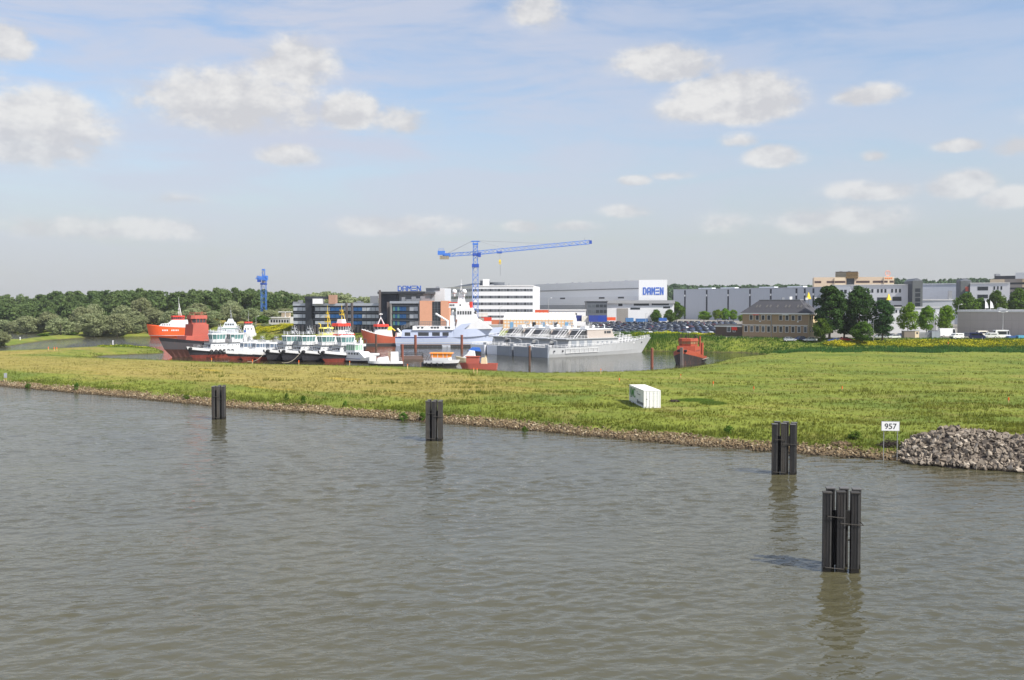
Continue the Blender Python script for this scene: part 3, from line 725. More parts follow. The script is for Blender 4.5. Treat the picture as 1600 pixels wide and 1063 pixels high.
sp_ = []
for i in range(420):
    Y = g.uniform(1150, 1300); px = g.uniform(860, 1680); x = X(px, Y); top = 446+1.2*math.sin(px*.04)+g.uniform(-.5, 4)-(9 if px > 1395 else 0)
    sp_.append((x, Y, Z(top, Y)-zg(x, Y), g.uniform(16, 26)))
wood('distant_wood', 'hazy distant wood on the horizon behind the grey halls', sp_, L_far, 41, leaf=1.0)

# trees in the yards on the right
tree_px('poplar', 1269, 1323, 444, 338, 'tall dark tree beside the brick house gable', name='tall_tree')
tree_px('poplar', 1319, 1367, 446, 340, 'tallest broad dark tree, second from the brick house', name='tall_tree')
tree_px('poplar', 1298, 1340, 466, 343, 'dark tree squeezed between the two tallest dark trees', name='tall_tree')
tree_px('poplar', 1360, 1398, 467, 336, 'shorter dark tree standing third from the brick house', name='tall_tree')
tree_px('mid', 1268, 1298, 498, 334, 'light green low tree against the brick house gable', name='small_tree')
tree_px('mid', 1330, 1366, 503, 330, 'low dark bush under the tallest broad dark tree', name='bush', cat='bush')
tree_px('lime', 1402, 1436, 473, 372, 'pointed green tree left of the grey cabin and white truck', name='lime_tree')
tree_px('lime', 1434, 1462, 478, 376, 'yellowish green pointed tree behind the grey fence', name='lime_tree')
tree_px('lime', 1464, 1494, 478, 380, 'yellowish green pointed tree beside the concrete shed corner', name='lime_tree')
tree_px('mid', 1490, 1530, 458, 470, 'large green tree rising behind the concrete shed corner', name='broad_tree')
tree_px('mid', 1540, 1574, 455, 480, 'bright green tree behind the two white flags', name='broad_tree')
tree_px('mid', 1572, 1612, 452, 490, 'olive green tree at the right edge above the concrete shed', name='broad_tree')
tree_px('mid', 1516, 1546, 466, 485, 'smaller green tree half hidden between two larger ones', name='broad_tree')
for a, b, tp, Y in [(962,986,482,540),(984,1010,478,545),(1004,1030,474,550),(1022,1044,476,545),(1036,1056,484,525),(1043,1071,472,535),(1016,1034,484,530),(1088,1112,486,560),(1112,1130,484,555),(1124,1142,482,556),(1138,1154,484,560),(1152,1166,492,540)]:
    tree_px('bright' if a > 1080 else 'mid', a, b, tp, Y, ('round bright green tree in front of the long grey hall' if a > 1080 else 'green tree in the clump behind the car park'),
            group='bright trees before the grey hall' if a > 1080 else 'tree clump behind the car park', name='park_tree')
# bushes along the river bank
for px, py, wd, h, l in [(118,607,8,1.3,'round dark bush on the bank stones far left'),(42,602,10,1.0,'low weed clump on the bank at far left'),(447,629,7,1.2,'small dark bush on the bank between the two left dolphins'),
                        (473,632,9,1.1,'spreading green bush beside the small dark bank bush'),(539,637,8,.9,'low bank bush midway between the two left dolphins'),(630,650,16,1.1,'wide green weed clump just left of the second dolphin'),
                        (660,651,14,1.0,'weed clump behind the second dolphin from left'),(290,622,12,.8,'grassy clump on the bank left of the leftmost dolphin'),(820,668,10,.8,'weed tuft at the stone edge right of the second dolphin'),
                        (1140,682,18,1.0,'green weed patch on the bank left of the third dolphin'),(1340,692,26,.9,'weeds on the bank below the number sign')]:
    Y = 15.3*F/(py-HOR); tree('shrub', X(px, Y), Y, h, X(px+wd, Y)-X(px, Y), l, name='bank_bush', cat='bush')
for px, py, wd, l in [(1085,626,60,'lush dark green weed patch right of the white container'),(1115,630,40,'second lush weed patch further right of the container')]:
    Y = 14.5*F/(py-HOR); x = X(px, Y); W_ = X(px+wd, Y)-x
    a = rng.uniform(0, 2*np.pi, 900); r = np.sqrt(rng.uniform(0, 1, 900)); xx = x+np.cos(a)*r*W_/2; yy = Y+np.sin(a)*r*2.2
    V, Fc = blades(xx, yy, height(xx, yy), .34*(1.1-r*.6), .09, 3, sp=.5)
    tag(obj_of(mesh_np('weed_patch', V, Fc, leafm('lush weed', srgb(104,132,58), srgb(130,150,72), .1, .55, .4)), 'weed_patch'), l, 'weeds', kind='stuff')
# ------------------------------------------------------------------ mooring dolphins in the river
STEEL = mat('tarred steel', srgb(27,26,27), .55, .0, .3, 1.2, streak=.35, streakc=(.10,.075,.055), bump=.15)
STEELW = mat('weathered steel', srgb(60,56,50), .7, .0, .35, 1.5, streak=.7, streakc=(.045,.04,.038), bump=.2)
FLANGE = mat('sunlit flange', srgb(66,65,63), .65, 0, .35, 1.5, streak=.8, streakc=(.035,.03,.026), bump=.2)  # right flange lightened in colour to paint the sunlit pile edge; streaks are weathering
ALGAE = mat('wet steel', srgb(30,27,22), .35, 0, .3, 2)
CAPM = mat('pile cap', srgb(96,94,92), .6, 0, .25, 3, dirt=.5)
DARKIN = mat('dark plate', srgb(26,25,25), .8, 0, .3, 1)
def dolphin(px, py, wpx, ytop, label, rz, weather):
    Y = 16*F/(py-HOR); Y += .6; x = X(px, Y); h = Z(ytop, Y-.6); e = thing('mooring_dolphin', label, 'mooring dolphin', (x, Y, 0), rz-math.atan2(x, Y), 'mooring dolphins in the river')
    w_ = wpx/F*Y; s_ = w_/2.33
    g = random.Random(int(px))
    PX = [(-.92,-.60),(-.14,-.64),(.66,-.68),(-.56,.44),(.22,.42),(.94,.38)]
    for i, (a, b) in enumerate(PX):
        mb = MB(); a *= s_; b *= s_; k = .225*s_; hh = h-.04*g.uniform(0, 3)-(.0 if i < 3 else -.06)
        # box pile rolled from two channels: web, two flanges with lips
        mb.bx(a-k, a+k*.72, b-k, b+k, .32, hh)
        mb.bx(a-k-.02, a-k+.05, b-k-.035, b+k, .32, hh-.03); mb.bx(a+k*.72-.03, a+k*.72+.06, b-k-.035, b+k*.9, .32, hh-.03, 1)
        mb.bx(a-.06*s_, a+.02*s_, b-k-.022, b-k+.02, .4, hh-.1)
        pl = mb.build('pile', [STEELW if (weather and i % 2 == weather % 2) else STEEL, FLANGE], e)
        cp = MB(); cp.bx(a-k-.05, a+k*.72+.10, b-k-.07, b+k+.03, hh, hh+.06); cp.build('pile_cap', CAPM if i > 2 or weather else STEELW, pl)
        wt = MB(); wt.bx(a-k-.025, a+k*.72+.065, b-k-.04, b+k+.01, -2.2, .32); wt.build('pile_foot', ALGAE, pl)
    mb = MB(); mb.bx(-.98*s_, .2*s_, -.10, .10, .3, h*.74); mb.bx(.2*s_, 1.0*s_, .0, .14, h*.55, h*.74); mb.build('core_plate', DARKIN, e)
    for z, x0, x1, y_ in ((.68, -.95, .0, -.96), (.60, -.2, 1.1, -1.0), (.05, -1.05, .0, -.92)):
        mb = MB(); mb.tube((x0*s_, y_*s_, h*z+.1), (x1*s_, y_*s_, h*z+.02), .03, 6); mb.tube((x0*s_, y_*s_, h*z+.1), (x0*s_, -.1, h*z+.1), .03, 6); mb.tube((x1*s_, y_*s_, h*z+.02), (x1*s_, .3, h*z+.02), .03, 6)
        mb.build('brace_bar', STEELW, e)
    for zz in (.60, .33):
        mb = MB(); mb.tube((-.66*s_, .3*s_, h*zz), (.98*s_, .3*s_, h*(zz+.04)), .05, 6); mb.build('cross_beam', STEEL, e)
    mb = MB(); mb.bx(.60*s_, .70*s_, -.3, -.2, .3, h*.5); mb.bx(.60*s_, .70*s_, -.32, -.18, h*.55, h*.6); mb.build('yellow_mark', mat('faded yellow', srgb(176,150,40), .7, 0, .3, 3, dirt=.6), e)
    return e
dolphin(1318, 898, 61, 768, 'nearest and largest dark pile dolphin in the right foreground water', R(10), 0)
dolphin(1227, 744, 40, 662, 'dark pile dolphin with weathered streaks standing off the bank by the number sign', R(8), 1)
dolphin(678, 690, 28, 627, 'weathered pile dolphin in the middle, off the bank below the red scow', R(6), 2)
dolphin(340.5, 656, 22, 604, 'small grey weathered pile dolphin, leftmost and farthest in the river', R(4), 1)

# ------------------------------------------------------------------ things on the meadow
WHITEP = mat('white paint', (.80,.80,.79), .45, 0, .04, .5, dirt=.06)
BLACK = mat('black paint', (.02,.02,.022), .5, 0, .2, 1)
def text_obj(name, body, size, m, parent, loc, rot, th=.02, ax='LEFT'):
    cu = bpy.data.curves.new('t', 'FONT'); cu.body = body; cu.size = size; cu.extrude = th; cu.align_x = ax; cu.offset = size*.012
    to = bpy.data.objects.new('t', cu); col.objects.link(to)
    me = bpy.data.meshes.new_from_object(to.evaluated_get(bpy.context.evaluated_depsgraph_get()))
    bpy.data.objects.remove(to); bpy.data.curves.remove(cu); me.name = name
    me.materials.clear(); me.materials.append(m)
    o = obj_of(me, name, parent, loc); o.rotation_euler = rot; return o
Y = 101.; x0 = X(1380, Y); x1 = X(1407, Y); zb = zg(X(1393, Y), Y)
e = thing('number_sign', 'white river sign reading 957 on two thin posts by the stone heap', 'sign', (X(1393.5, Y), Y, zb), R(-8))
w_ = x1-x0; z0 = Z(673.3, Y)-zb; z1 = Z(658.8, Y)-zb
mb = MB(); mb.bx(-w_/2, w_/2, -.03, .03, z0, z1); mb.build('panel', WHITEP, e)
mb = MB(); 
for a, b, c, d in ((-w_/2-.02, w_/2+.02, z0-.02, z0+.015), (-w_/2-.02, w_/2+.02, z1-.015, z1+.02)): mb.bx(a, b, -.034, .034, c, d)
for a in (-w_/2, w_/2): mb.bx(a-.02, a+.02, -.034, .034, z0+.016, z1-.016)
mb.build('frame', mat('sign edge', (.25,.25,.26), .5), e)
text_obj('digits', '957', .80, BLACK, e, (0, -.035, z0+(z1-z0)*.5-.285), (R(90), 0, 0), .004, 'CENTER')
for a in (-.33, .36):
    mb = MB(); mb.tube((a*w_*1.1, .05, -.5), (a*w_*1.1, .05, z1-.1), .035, 8); mb.build('post', mat('galvanised', (.45,.46,.46), .45, .6, .15, 2), e)
# container
Y = 140.; A = (X(1006.5, Y), Y); zb = zg(*A)-.08
yaw = R(4.4); e = thing('shipping_container', 'white shipping container with green lettering standing in the meadow', 'container', (A[0], A[1], zb), yaw)
CW, CLn, CH = 2.44, 10.6, 2.62
cw = mat('container white', (.80,.80,.78), .5, 0, .05, .6, streak=.25, streakc=(.35,.30,.24)); cg = mat('container grey', (.52,.54,.55), .55, 0, .1, .6, streak=.3, streakc=(.25,.24,.22))
mb = MB(); n_ = 40
for k in range(n_):
    y0 = .12+(CLn-.24)*k/n_; y1 = .12+(CLn-.24)*(k+1)/n_; o_ = .035 if k % 2 else 0
    mb.bx(.02+o_, .1, y0, y1, .16, CH-.1); mb.bx(CW-.1, CW-.02-o_, y0, y1, .16, CH-.1)
mb.bx(.08, CW-.08, CLn-.1, CLn-.03, .16, CH-.1); mb.build('side_walls', cw, e)
mb = MB()
for a in (0, CW-.13):
    for b in (0, CLn-.13): mb.bx(a, a+.13, b, b+.13, 0, CH)
    mb.bx(a+.005, a+.125, .13, CLn-.13, 0, .16); mb.bx(a+.005, a+.125, .13, CLn-.13, CH-.12, CH-.005)
for b in (0.005, CLn-.125): mb.bx(.13, CW-.13, b, b+.12, 0, .16); mb.bx(.13, CW-.13, b, b+.12, CH-.12, CH-.005)
mb.bx(-.01, .11, CLn*.52, CLn*.52+.1, .1, CH-.06)
mb.build('corner_frame', cw, e)
mb = MB(); mb.bx(.1, CW-.1, .1, CLn-.1, CH-.07, CH-.02)
for k in range(24): mb.bx(.15, CW-.15, .3+k*.43, .5+k*.43, CH-.02, CH+.005)
mb.build('roof', cw, e)
for s_ in (0, 1):
    mb = MB(); a = .14+s_*(CW/2-.14); mb.bx(a+.01, a+CW/2-.15, .03, .09, .17, CH-.13)
    for zz in (.7, 1.25, 1.8): mb.bx(a+.03, a+CW/2-.17, .018, .03, zz, zz+.06)
    d_ = mb.build('door', cw, e)
    for q in (.28, .78):
        mb = MB(); mb.tube((a+q*.95, -.0, .1), (a+q*.95, -.0, CH-.06), .02, 6, mi=0)
        for zz in (.3, 1.1, 2.2): mb.bx(a+q*.95-.05, a+q*.95+.05, -.025, .03, zz, zz+.07)
        mb.build('lock_bar', cg, d_)
mb = MB(); mb.bx(.34, .50, .004, .02, 1.28, 1.42); mb.build('door_plate', BLACK, e)
mb = MB(); mb.bx(-.004, .05, .4, CLn*.46, .42, .78); mb.build('grey_band', mat('band grey', (.14,.15,.15), .6, 0, .15), e)
GREENL = mat('green lettering', srgb(70,140,72), .6, 0, .1, 1)
text_obj('lettering', 'NMC', 1.9, GREENL, e, (-.012, CLn-.35, 1.05), (R(90), 0, R(-90)), .004)
mb = MB()
for z, a, b in ((.86,4.2,4.9),(.74,4.2,4.6),(.88,8.5,10.1),(1.95,4.5,5.0),(1.72,2.6,4.6)): mb.bx(-.01, .05, a, b, z, z+.09)
mb.build('small_print', mat('print grey', (.12,.13,.14), .6), e)
# orange survey stakes
ORG = mat('orange paint', srgb(238,104,40), .6, 0, .1, 2); WOODP = mat('pale wood', srgb(196,170,120), .8, 0, .2, 3)
SG = 'survey stakes across the meadow'
SL = [(75,547,'leftmost of three short orange stakes at the far left shore'),(84,548,'middle of three short orange stakes at the far left shore'),(88,548,'rightmost of three short orange stakes at the far left shore'),
 (330,562,'orange topped stake in front of the leftmost tug'),(394,567,'orange stake in front of the small cabin boats'),(466.5,568.5,'orange stake before the middle of the tug row'),(546,570.5,'pale stake at the right end of the tug row'),
 (636.5,576.5,'thin pale stake left of the orange roofed boat'),(740,583,'left one of a pair of stakes below the red scow'),(745.5,583.5,'right one of a pair of stakes below the red scow'),(939,584,'thin pale stake before the grey ship'),
 (968,597,'orange stake just left of the white container'),(1064,591,'pale stake behind the container to its right'),(1115,603,'short orange stake in the grass right of the container'),(1178.5,611,'tall orange stake in the middle of the right meadow'),
 (1317,611,'small orange stake left of the tallest meadow grass'),(1578,629,'orange stake near the right edge above the stone heap'),(1482,546,'tiny orange stake below the yellow wildflower bank')]
for px, py, l in SL:
    Y = 14.45*F/(py-HOR); x = X(px, Y); zb = zg(x, Y); h = .95 if py > 590 else 1.25
    e = thing('survey_stake', l, 'stake', (x, Y, zb-.1), random.uniform(0, 1), SG); pale = 'pale' in l or 'pair' in l
    r_ = .05 if py > 590 else .075
    mb = MB(); mb.bx(-r_, r_, -r_, r_, 0, h*(.55 if not pale else .8)); mb.build('stem', WOODP, e)
    mb = MB(); mb.bx(-r_-.02, r_+.02, -r_-.02, r_+.02, h*(.55 if not pale else .8), h, tx=.01, ty=.01); mb.build('painted_top', ORG, e)
# little board at far left
Y = 14.5*F/(590-HOR); e = thing('notice_board', 'small grey notice board on posts at the far left of the meadow', 'sign', (X(7, Y), Y, zg(X(7, Y), Y)))
mb = MB(); mb.bx(-.30, .30, -.03, .03, .75, 1.7); mb.build('panel', mat('pale grey board', (.34,.36,.38), .5), e)
for a in (-.16, .14): mb = MB(); mb.tube((a, .04, -.2), (a, .04, 1.7), .04, 6); mb.build('post', WOODP, e)
# brush heaps
def brush(px, py, wd, h, label, m):
    Y = 14.4*F/(py-HOR); x = X(px, Y); W_ = wd/F*Y; mb = MB(); g = random.Random(int(px))
    for i in range(190):
        a = g.uniform(0, 6.28); r = W_/2*math.sqrt(g.random()); zz = h*(1-(2*r/W_)**1.6)*g.uniform(.1, 1)
        p = Vector((math.cos(a)*r, math.sin(a)*r*.8, zz)); dv = Vector((g.uniform(-1, 1), g.uniform(-1, 1), g.uniform(-.3, .35))).normalized()*g.uniform(.2, .6)
        mb.tube(p-dv, p+dv, g.uniform(.02, .05), 4, .012)
    for i in range(40):
        a = g.uniform(0, 6.28); r = W_/2*math.sqrt(g.random())*.8; mb.sphere((math.cos(a)*r, math.sin(a)*r*.8, h*.35*(1-2*r/W_)), g.uniform(.12, .28), 6, 4)
    o = mb.build('brush_heap', m, loc=(x, Y, zg(x, Y))); tag(o, label, 'brush heap')
brush(1318, 685, 34, .45, 'flat brown heap of cut brushwood in the grass left of the number sign', mat('brush brown', srgb(124,104,80), .95, 0, .4, 3))
brush(1392, 688, 36, .95, 'dark mound of twigs and earth just behind the number sign', mat('brush dark', srgb(66,56,50), .95, 0, .4, 3))
brush(1054, 627, 14, .3, 'small dark heap in the grass beside the white container', mat('brush dark', srgb(66,56,50)))
# ------------------------------------------------------------------ buildings
def pt(px, Y): return (X(px, Y), Y)
def base(label, cat, pts, name='building', group=None, zoff=0):
    cx = sum(p[0] for p in pts)/len(pts); cy = sum(p[1] for p in pts)/len(pts)
    return thing(name, label, cat, (cx, cy, min(zg(*p) for p in pts)-.3+zoff), 0, group)
def back(A, B, depth):
    """footprint from a facade A->B and a depth away from the viewer"""
    L = math.hypot(B[0]-A[0], B[1]-A[1]); n = (-(B[1]-A[1])/L*depth, (B[0]-A[0])/L*depth)
    return [A, B, (B[0]+n[0], B[1]+n[1]), (A[0]+n[0], A[1]+n[1])]
def part(name, m, e, fn, smooth=False):
    mb = MB(); fn(mb); return mb.build(name, m, e, world=True, smooth=smooth)
def frac(A, B, px):
    """fraction along A->B where the view ray of column px meets it"""
    k = (px-800)/F; dx, dy = B[0]-A[0], B[1]-A[1]
    return (k*A[1]-A[0])/(dx-k*dy)
def zat(A, B, t_, py):
    Yq = A[1]+(B[1]-A[1])*t_; return Z(py, Yq)
def bandz(A, B, py): return zat(A, B, .5, py)
G_dark = glassm('dark window glass', (.035, .042, .05)); G_blue = glassm('blue glass panel', srgb(52,104,160), .2); G_teal = glassm('teal glass', srgb(104,160,150), .15)
G_mid = glassm('grey window glass', (.10, .115, .13), .12)
W_white = mat('white cladding', (.78,.78,.78), .5, 0, .04, .2, streak=.12, streakc=(.5,.5,.48)); W_grey = mat('light grey cladding', (.52,.545,.58), .5, 0, .05, .1, streak=.12, streakc=(.34,.35,.37))
W_blgrey = mat('blue grey cladding', (.45,.475,.525), .5, 0, .05, .1, streak=.2, streakc=(.22,.24,.28)); W_dark = mat('anthracite cladding', (.045,.05,.058), .5, 0, .2, .3)
W_slate = mat('slate cladding', (.10,.112,.13), .5, 0, .12, .3); BRICK_O = mat('orange brick', srgb(206,152,124), .85, 0, .12, 1.5, streak=.12, streakc=srgb(170,110,84))
CONC = mat('grey concrete', srgb(150,146,140), .85, 0, .1, .4, streak=.3, streakc=srgb(120,114,108)); W_cream = mat('cream cladding', srgb(226,206,176), .7, 0, .06, .3)
BRICK_B = mat('brown brick', srgb(158,134,108), .9, 0, .16, 2.5, streak=.15, streakc=srgb(120,98,78)); ROOF = mat('slate roof', srgb(70,70,75), .8, 0, .2, 1.2, dirt=.3)
TRIM = mat('white trim', (.75,.74,.72), .5, 0, .05, 1); FINB = mat('brown fin', srgb(96,88,86), .6, 0, .15, 1); BLUEL = mat('blue letter', srgb(62,104,192), .4, 0, .08, .5)
REDP = mat('red awning', srgb(226,60,40), .6, 0, .1, 1); YELP = mat('yellow panel', srgb(244,206,20), .5, 0, .06, 1); METAL = mat('grey metal', (.30,.31,.33), .45, .5, .15, 1)
BROWNG = glassm('bronze glass', srgb(150,120,70), .15)

def letters(parent, A, B, u0, z0, hgt, wd, gap, m, off, th, word='DAMEN', name='lettering'):
    """block letters, the E drawn as three bars"""
    s = hgt*.165
    mb = MB(); u = u0
    for c in word:
        q = lambda poly: mb.wallpoly(A, B, [(u+a*wd, z0+b*hgt) for a, b in poly], off, th)
        k = s/wd; j = s/hgt
        if c == 'D':
            q([(0,0),(k,0),(k,1),(0,1)]); q([(k,0),(.7,0),(.86,j),(k,j)]); q([(k,1-j),(.86,1-j),(.7,1),(k,1)]); q([(1-k,j),(.86,j),(1,j+.1),(1,.9-j),(.86,1-j),(1-k,1-j)])
        elif c == 'A':
            q([(0,0),(k,0),(k,.98),(.15,1),(0,.86)]); q([(1-k,0),(1,0),(1,.86),(.85,1),(1-k,.98)]); q([(k,1-j),(1-k,1-j),(1-k,1),(k,1)]); q([(k,.32),(1-k,.32),(1-k,.32+j),(k,.32+j)])
        elif c == 'M':
            q([(0,0),(k,0),(k,1),(0,1)]); q([(1-k,0),(1,0),(1,1),(1-k,1)]); q([(k,1),(.5,.62),(.5,.30),(k,.70)]); q([(.5,.62),(1-k,1),(1-k,.70),(.5,.30)])
        elif c == 'E':
            for b in (0, .5-j/2, 1-j): q([(0,b),(1,b),(1,b+j),(0,b+j)])
        elif c == 'N':
            q([(0,0),(k,0),(k,1),(0,1)]); q([(1-k,0),(1,0),(1,1),(1-k,1)]); q([(k,1),(k,.66),(1-k,0),(1-k,.34)])
        u += wd*(1+gap)
    return mb.build(name, m, parent, world=True)

def roofbits(e, spots, m=None):
    """small roof plant: (x, y, z, sx, sy, sz)"""
    for x, y, z, sx, sy, sz in spots:
        part('roof_unit', m or METAL, e, lambda mb: (mb.bx(x-sx/2, x+sx/2, y-sy/2, y+sy/2, z, z+sz), mb.bx(x-sx*.3, x+sx*.3, y-sy*.3, y+sy*.3, z+sz, z+sz*1.18)))

# -- low white office far left
A, B = pt(420, 520), pt(460, 516); e = base('low white office with two rows of small windows beside the yellow mound', 'office building', [A, B]); zb = e.location.z
zt = Z(497, 518)
part('wall', mat('pale office wall', (.62,.63,.66), .6, 0, .05, .4), e, lambda mb: mb.prism(back(A, B, 14), zb, zt))
part('end_wall', W_white, e, lambda mb: mb.slab(A, B, frac(A, B, 453.5), 1.01, zb, zt+.5, .0, .3))
part('roof_edge', TRIM, e, lambda mb: mb.prism(back((A[0]-.3, A[1]-.3), (B[0]+.3, B[1]-.3), 14.6), zt, zt+.4))
for r_, (ya, yb) in enumerate(((500, 504), (507.5, 511))):
    for i in range(7):
        a = frac(A, B, 423+i*4.2); b_ = frac(A, B, 425.6+i*4.2)
        part('window', G_dark, e, lambda mb: mb.slab(A, B, a, b_, bandz(A, B, yb), bandz(A, B, ya), 0, .05))
part('penthouse', mat('tan hut', srgb(196,178,150), .7), e, lambda mb: mb.rbx(X(447, 524), 524, zt, 4, 4, 2.6))
part('canopy', TRIM, e, lambda mb: (mb.rbx(X(446, 522), 522, zt+3.0, 7, 3, .3), mb.rbx(X(446, 522), 522, zt+.3, .4, .4, 2.9)))

# -- banded office with dark frame, glass block, brick tower
A, B = pt(458.5, 470), pt(594, 452); e = base('long office with blue panels and dark portal frame behind the tugs', 'office building', [A, B]); zb = e.location.z
zt = bandz(A, B, 474)
part('wall', G_dark, e, lambda mb: mb.prism(back(A, B, 14), zb, zt-.2))
part('parapet', W_grey, e, lambda mb: mb.slab(A, B, 0, 1, bandz(A, B, 478), bandz(A, B, 474), 0, .4))
cuts = [458.5, 466, 473, 480.5, 492.5, 500, 508, 516, 524, 531, 538, 546, 552, 559, 566, 573, 580, 587, 594]
for fl, (ya, yb) in enumerate(((480.5, 486), (491.5, 497), (502, 507))):
    for i in range(len(cuts)-1):
        if 480 < cuts[i] < 492: continue
        m_ = G_blue if (cuts[i] in (516, 524, 531, 552, 559) and True) else (W_grey if i % 5 else mat('pale panel', (.60,.63,.66), .4, 0, .05))
        a = frac(A, B, cuts[i]+.35); b_ = frac(A, B, cuts[i+1]-.35)
        part('panel', m_, e, lambda mb: mb.slab(A, B, a, b_, bandz(A, B, yb), bandz(A, B, ya), 0, .16))
    part('louvre_band', W_slate, e, lambda mb: [mb.slab(A, B, 0, 1, bandz(A, B, yy), bandz(A, B, yy-.5), 0, .3) for yy in (ya-2.6, yb+3.4)])
part('plinth', mat('dull plinth', srgb(110,104,104), .8, 0, .25, 1), e, lambda mb: [mb.slab(A, B, frac(A, B, 459+i*6.2), frac(A, B, 462.5+i*6.2), zb, bandz(A, B, 508.5), 0, .2) for i in range(21)])
part('portal_post', W_dark, e, lambda mb: mb.slab(A, B, frac(A, B, 479.5), frac(A, B, 489), zb, bandz(A, B, 464), 0, 1.2))
part('portal_beam', W_dark, e, lambda mb: mb.slab(A, B, frac(A, B, 479.5), frac(A, B, 515), bandz(A, B, 467.6), bandz(A, B, 463.2), -.02, 1.6))
for px in (546, 549.0): part('fin', FINB, e, lambda mb: mb.slab(A, B, frac(A, B, px-(4.5 if px < 548 else -1)), frac(A, B, px-(2 if px < 548 else -3.5)), zb, bandz(A, B, 473), 0, 1.0))
hut = part('roof_hut', W_white, e, lambda mb: mb.rbx(X(497, 462), 463, zt-.3, 4.6, 4, 2.4))
part('brick_shaft', mat('pinkish brick', srgb(168,132,112), .9, 0, .12, 1.5), e, lambda mb: mb.rbx(X(520, 462), 463, zt-.3, 3.3, 5, bandz(A, B, 461)-zt+.3))
part('roof_plant', METAL, e, lambda mb: [mb.rbx(X(p_, 460), 460, zt-.2, s_, 2, h_) for p_, s_, h_ in ((463, 2.5, .9), (470, 2, 1.6), (556, 1.5, .8), (561, 1.8, 1.3), (566, 1.2, .9), (585, 3.6, 3.6))])

A, B = pt(592, 448), pt(656, 440); e = base('dark entrance block of the office under the blue rooftop letters', 'office building', [A, B]); zb = e.location.z
ztop = bandz(A, B, 458.4)
part('wall', W_dark, e, lambda mb: mb.prism(back(pt(593, 449), pt(622, 446), 12), zb, ztop))
part('stair_glass', mat('night blue wall', srgb(38,46,62), .3, 0, .1), e, lambda mb: mb.slab(pt(597, 448.4), pt(620, 446.2), 0, 1, zb, ztop-.6, .15, .2))
part('roof_slab', W_dark, e, lambda mb: mb.prism(back(pt(590, 446), pt(664, 439), 14), bandz(A, B, 459.3), bandz(A, B, 455.8)))
part('column', FINB, e, lambda mb: mb.rbx(X(593.7, 444.5), 444.5, zb, .95, 1.0, Z(453.6, 444)-zb))
part('column', FINB, e, lambda mb: (mb.rbx(X(606.8, 441), 441, zb, 1.1, 1.0, Z(472, 441)-zb)))
part('upper_room', mat('roof room grey', (.30,.31,.33), .6, 0, .1), e, lambda mb: mb.prism(back(pt(621, 447), pt(662, 443), 8), zb+1, bandz(A, B, 459.5)))
part('roof_plant', METAL, e, lambda mb: [mb.rbx(X(p_, 438.5), 440, bandz(A, B, 472.2), s_, 1.5, h_) for p_, s_, h_ in ((630, 1.5, 2.2), (638, 2.6, 1.2), (646, 1.8, 2.4), (653, 2.2, 1.6), (660, 2, 2.6), (668, 2.4, 1.5))])
C, D_ = pt(610, 438), pt(657, 432); zt = bandz(C, D_, 471.7)
part('glass_block', G_dark, e, lambda mb: mb.prism(back(C, D_, 13), zb, zt-.1))
part('roof_edge', W_grey, e, lambda mb: mb.slab(C, D_, 0, 1, zt-.75, zt+.25, 0, .5))
for a, b_ in ((0, .055), (.955, 1)): part('side_pillar', CONC, e, lambda mb: mb.slab(C, D_, a, b_, zb, zt-.76, 0, .45))
for fl, (ya, yb) in enumerate(((479.4, 486), (491, 497.5), (502.5, 508.5))):
    gc = [614, 617.5, 621, 624.5, 628, 631.5, 635, 640, 647, 653.5]
    for i in range(len(gc)-1):
        m_ = (G_teal, G_blue, G_teal, G_blue, G_blue, G_blue, G_mid, W_grey, W_grey)[i]
        a = frac(C, D_, gc[i]+.3); b_ = frac(C, D_, gc[i+1]-.3)
        part('panel', m_, e, lambda mb: mb.slab(C, D_, a, b_, bandz(C, D_, yb), bandz(C, D_, ya), 0, .15))
    part('floor_band', W_slate, e, lambda mb: mb.slab(C, D_, .056, .954, bandz(C, D_, ya-1.0), bandz(C, D_, ya-2.3), 0, .3))
C, D_ = pt(655.8, 431), pt(701.5, 431.5); zt = bandz(C, D_, 470.2)
for a, b_ in ((655.8, 675), (688.6, 701.5)):
    part('brick_tower', BRICK_O, e, lambda mb: mb.prism(back(pt(a, 431), pt(b_, 431), 14), zb, zt))
part('tower_glass', G_dark, e, lambda mb: mb.prism(back(pt(675.02, 431.5), pt(688.58, 431.5), 12), zb, zt-.3))
part('glass_frame', W_slate, e, lambda mb: [mb.slab(pt(675, 431.5), pt(688.6, 431.5), .02, .98, zb+i*1.05, zb+i*1.05+.12, 0, .06) for i in range(1, 13)]+[mb.slab(pt(675, 431.5), pt(688.6, 431.5), q, q+.04, zb, zt-.4, 0, .09) for q in (.3, .62)])
C, D_ = pt(666, 452), pt(695, 450); part('lift_house', W_grey, e, lambda mb: mb.prism(back(C, D_, 10), zt-2, bandz(C, D_, 450.5)))
part('lit_lift_face', W_white, e, lambda mb: mb.slab(C, D_, frac(C, D_, 679), 1, zt-1, bandz(C, D_, 450.8), 0, .12))  # white slab paints the sunlit right face onto the grey front
part('lift_louvre', W_slate, e, lambda mb: mb.slab(C, D_, 0, frac(C, D_, 687.5), bandz(C, D_, 454.2), bandz(C, D_, 450.2), 0, .3))
roofbits(e, [(X(684, 454), 454, bandz(C, D_, 450.5), 1.6, 1.6, .7)])
S0, S1 = pt(622, 444), pt(658, 440.5); sg = thing('rooftop_sign', 'blue DAMEN letters standing on the dark entrance roof', 'sign', (S0[0], S0[1], bandz(A, B, 455.8)))
L = math.hypot(S1[0]-S0[0], S1[1]-S0[1]); z0 = bandz(S0, S1, 455.0); hh = bandz(S0, S1, 446.6)-z0
wl = L/5.55; letters(sg, S0, S1, 0, z0, hh, wl, .14, BLUEL, 0, .35)
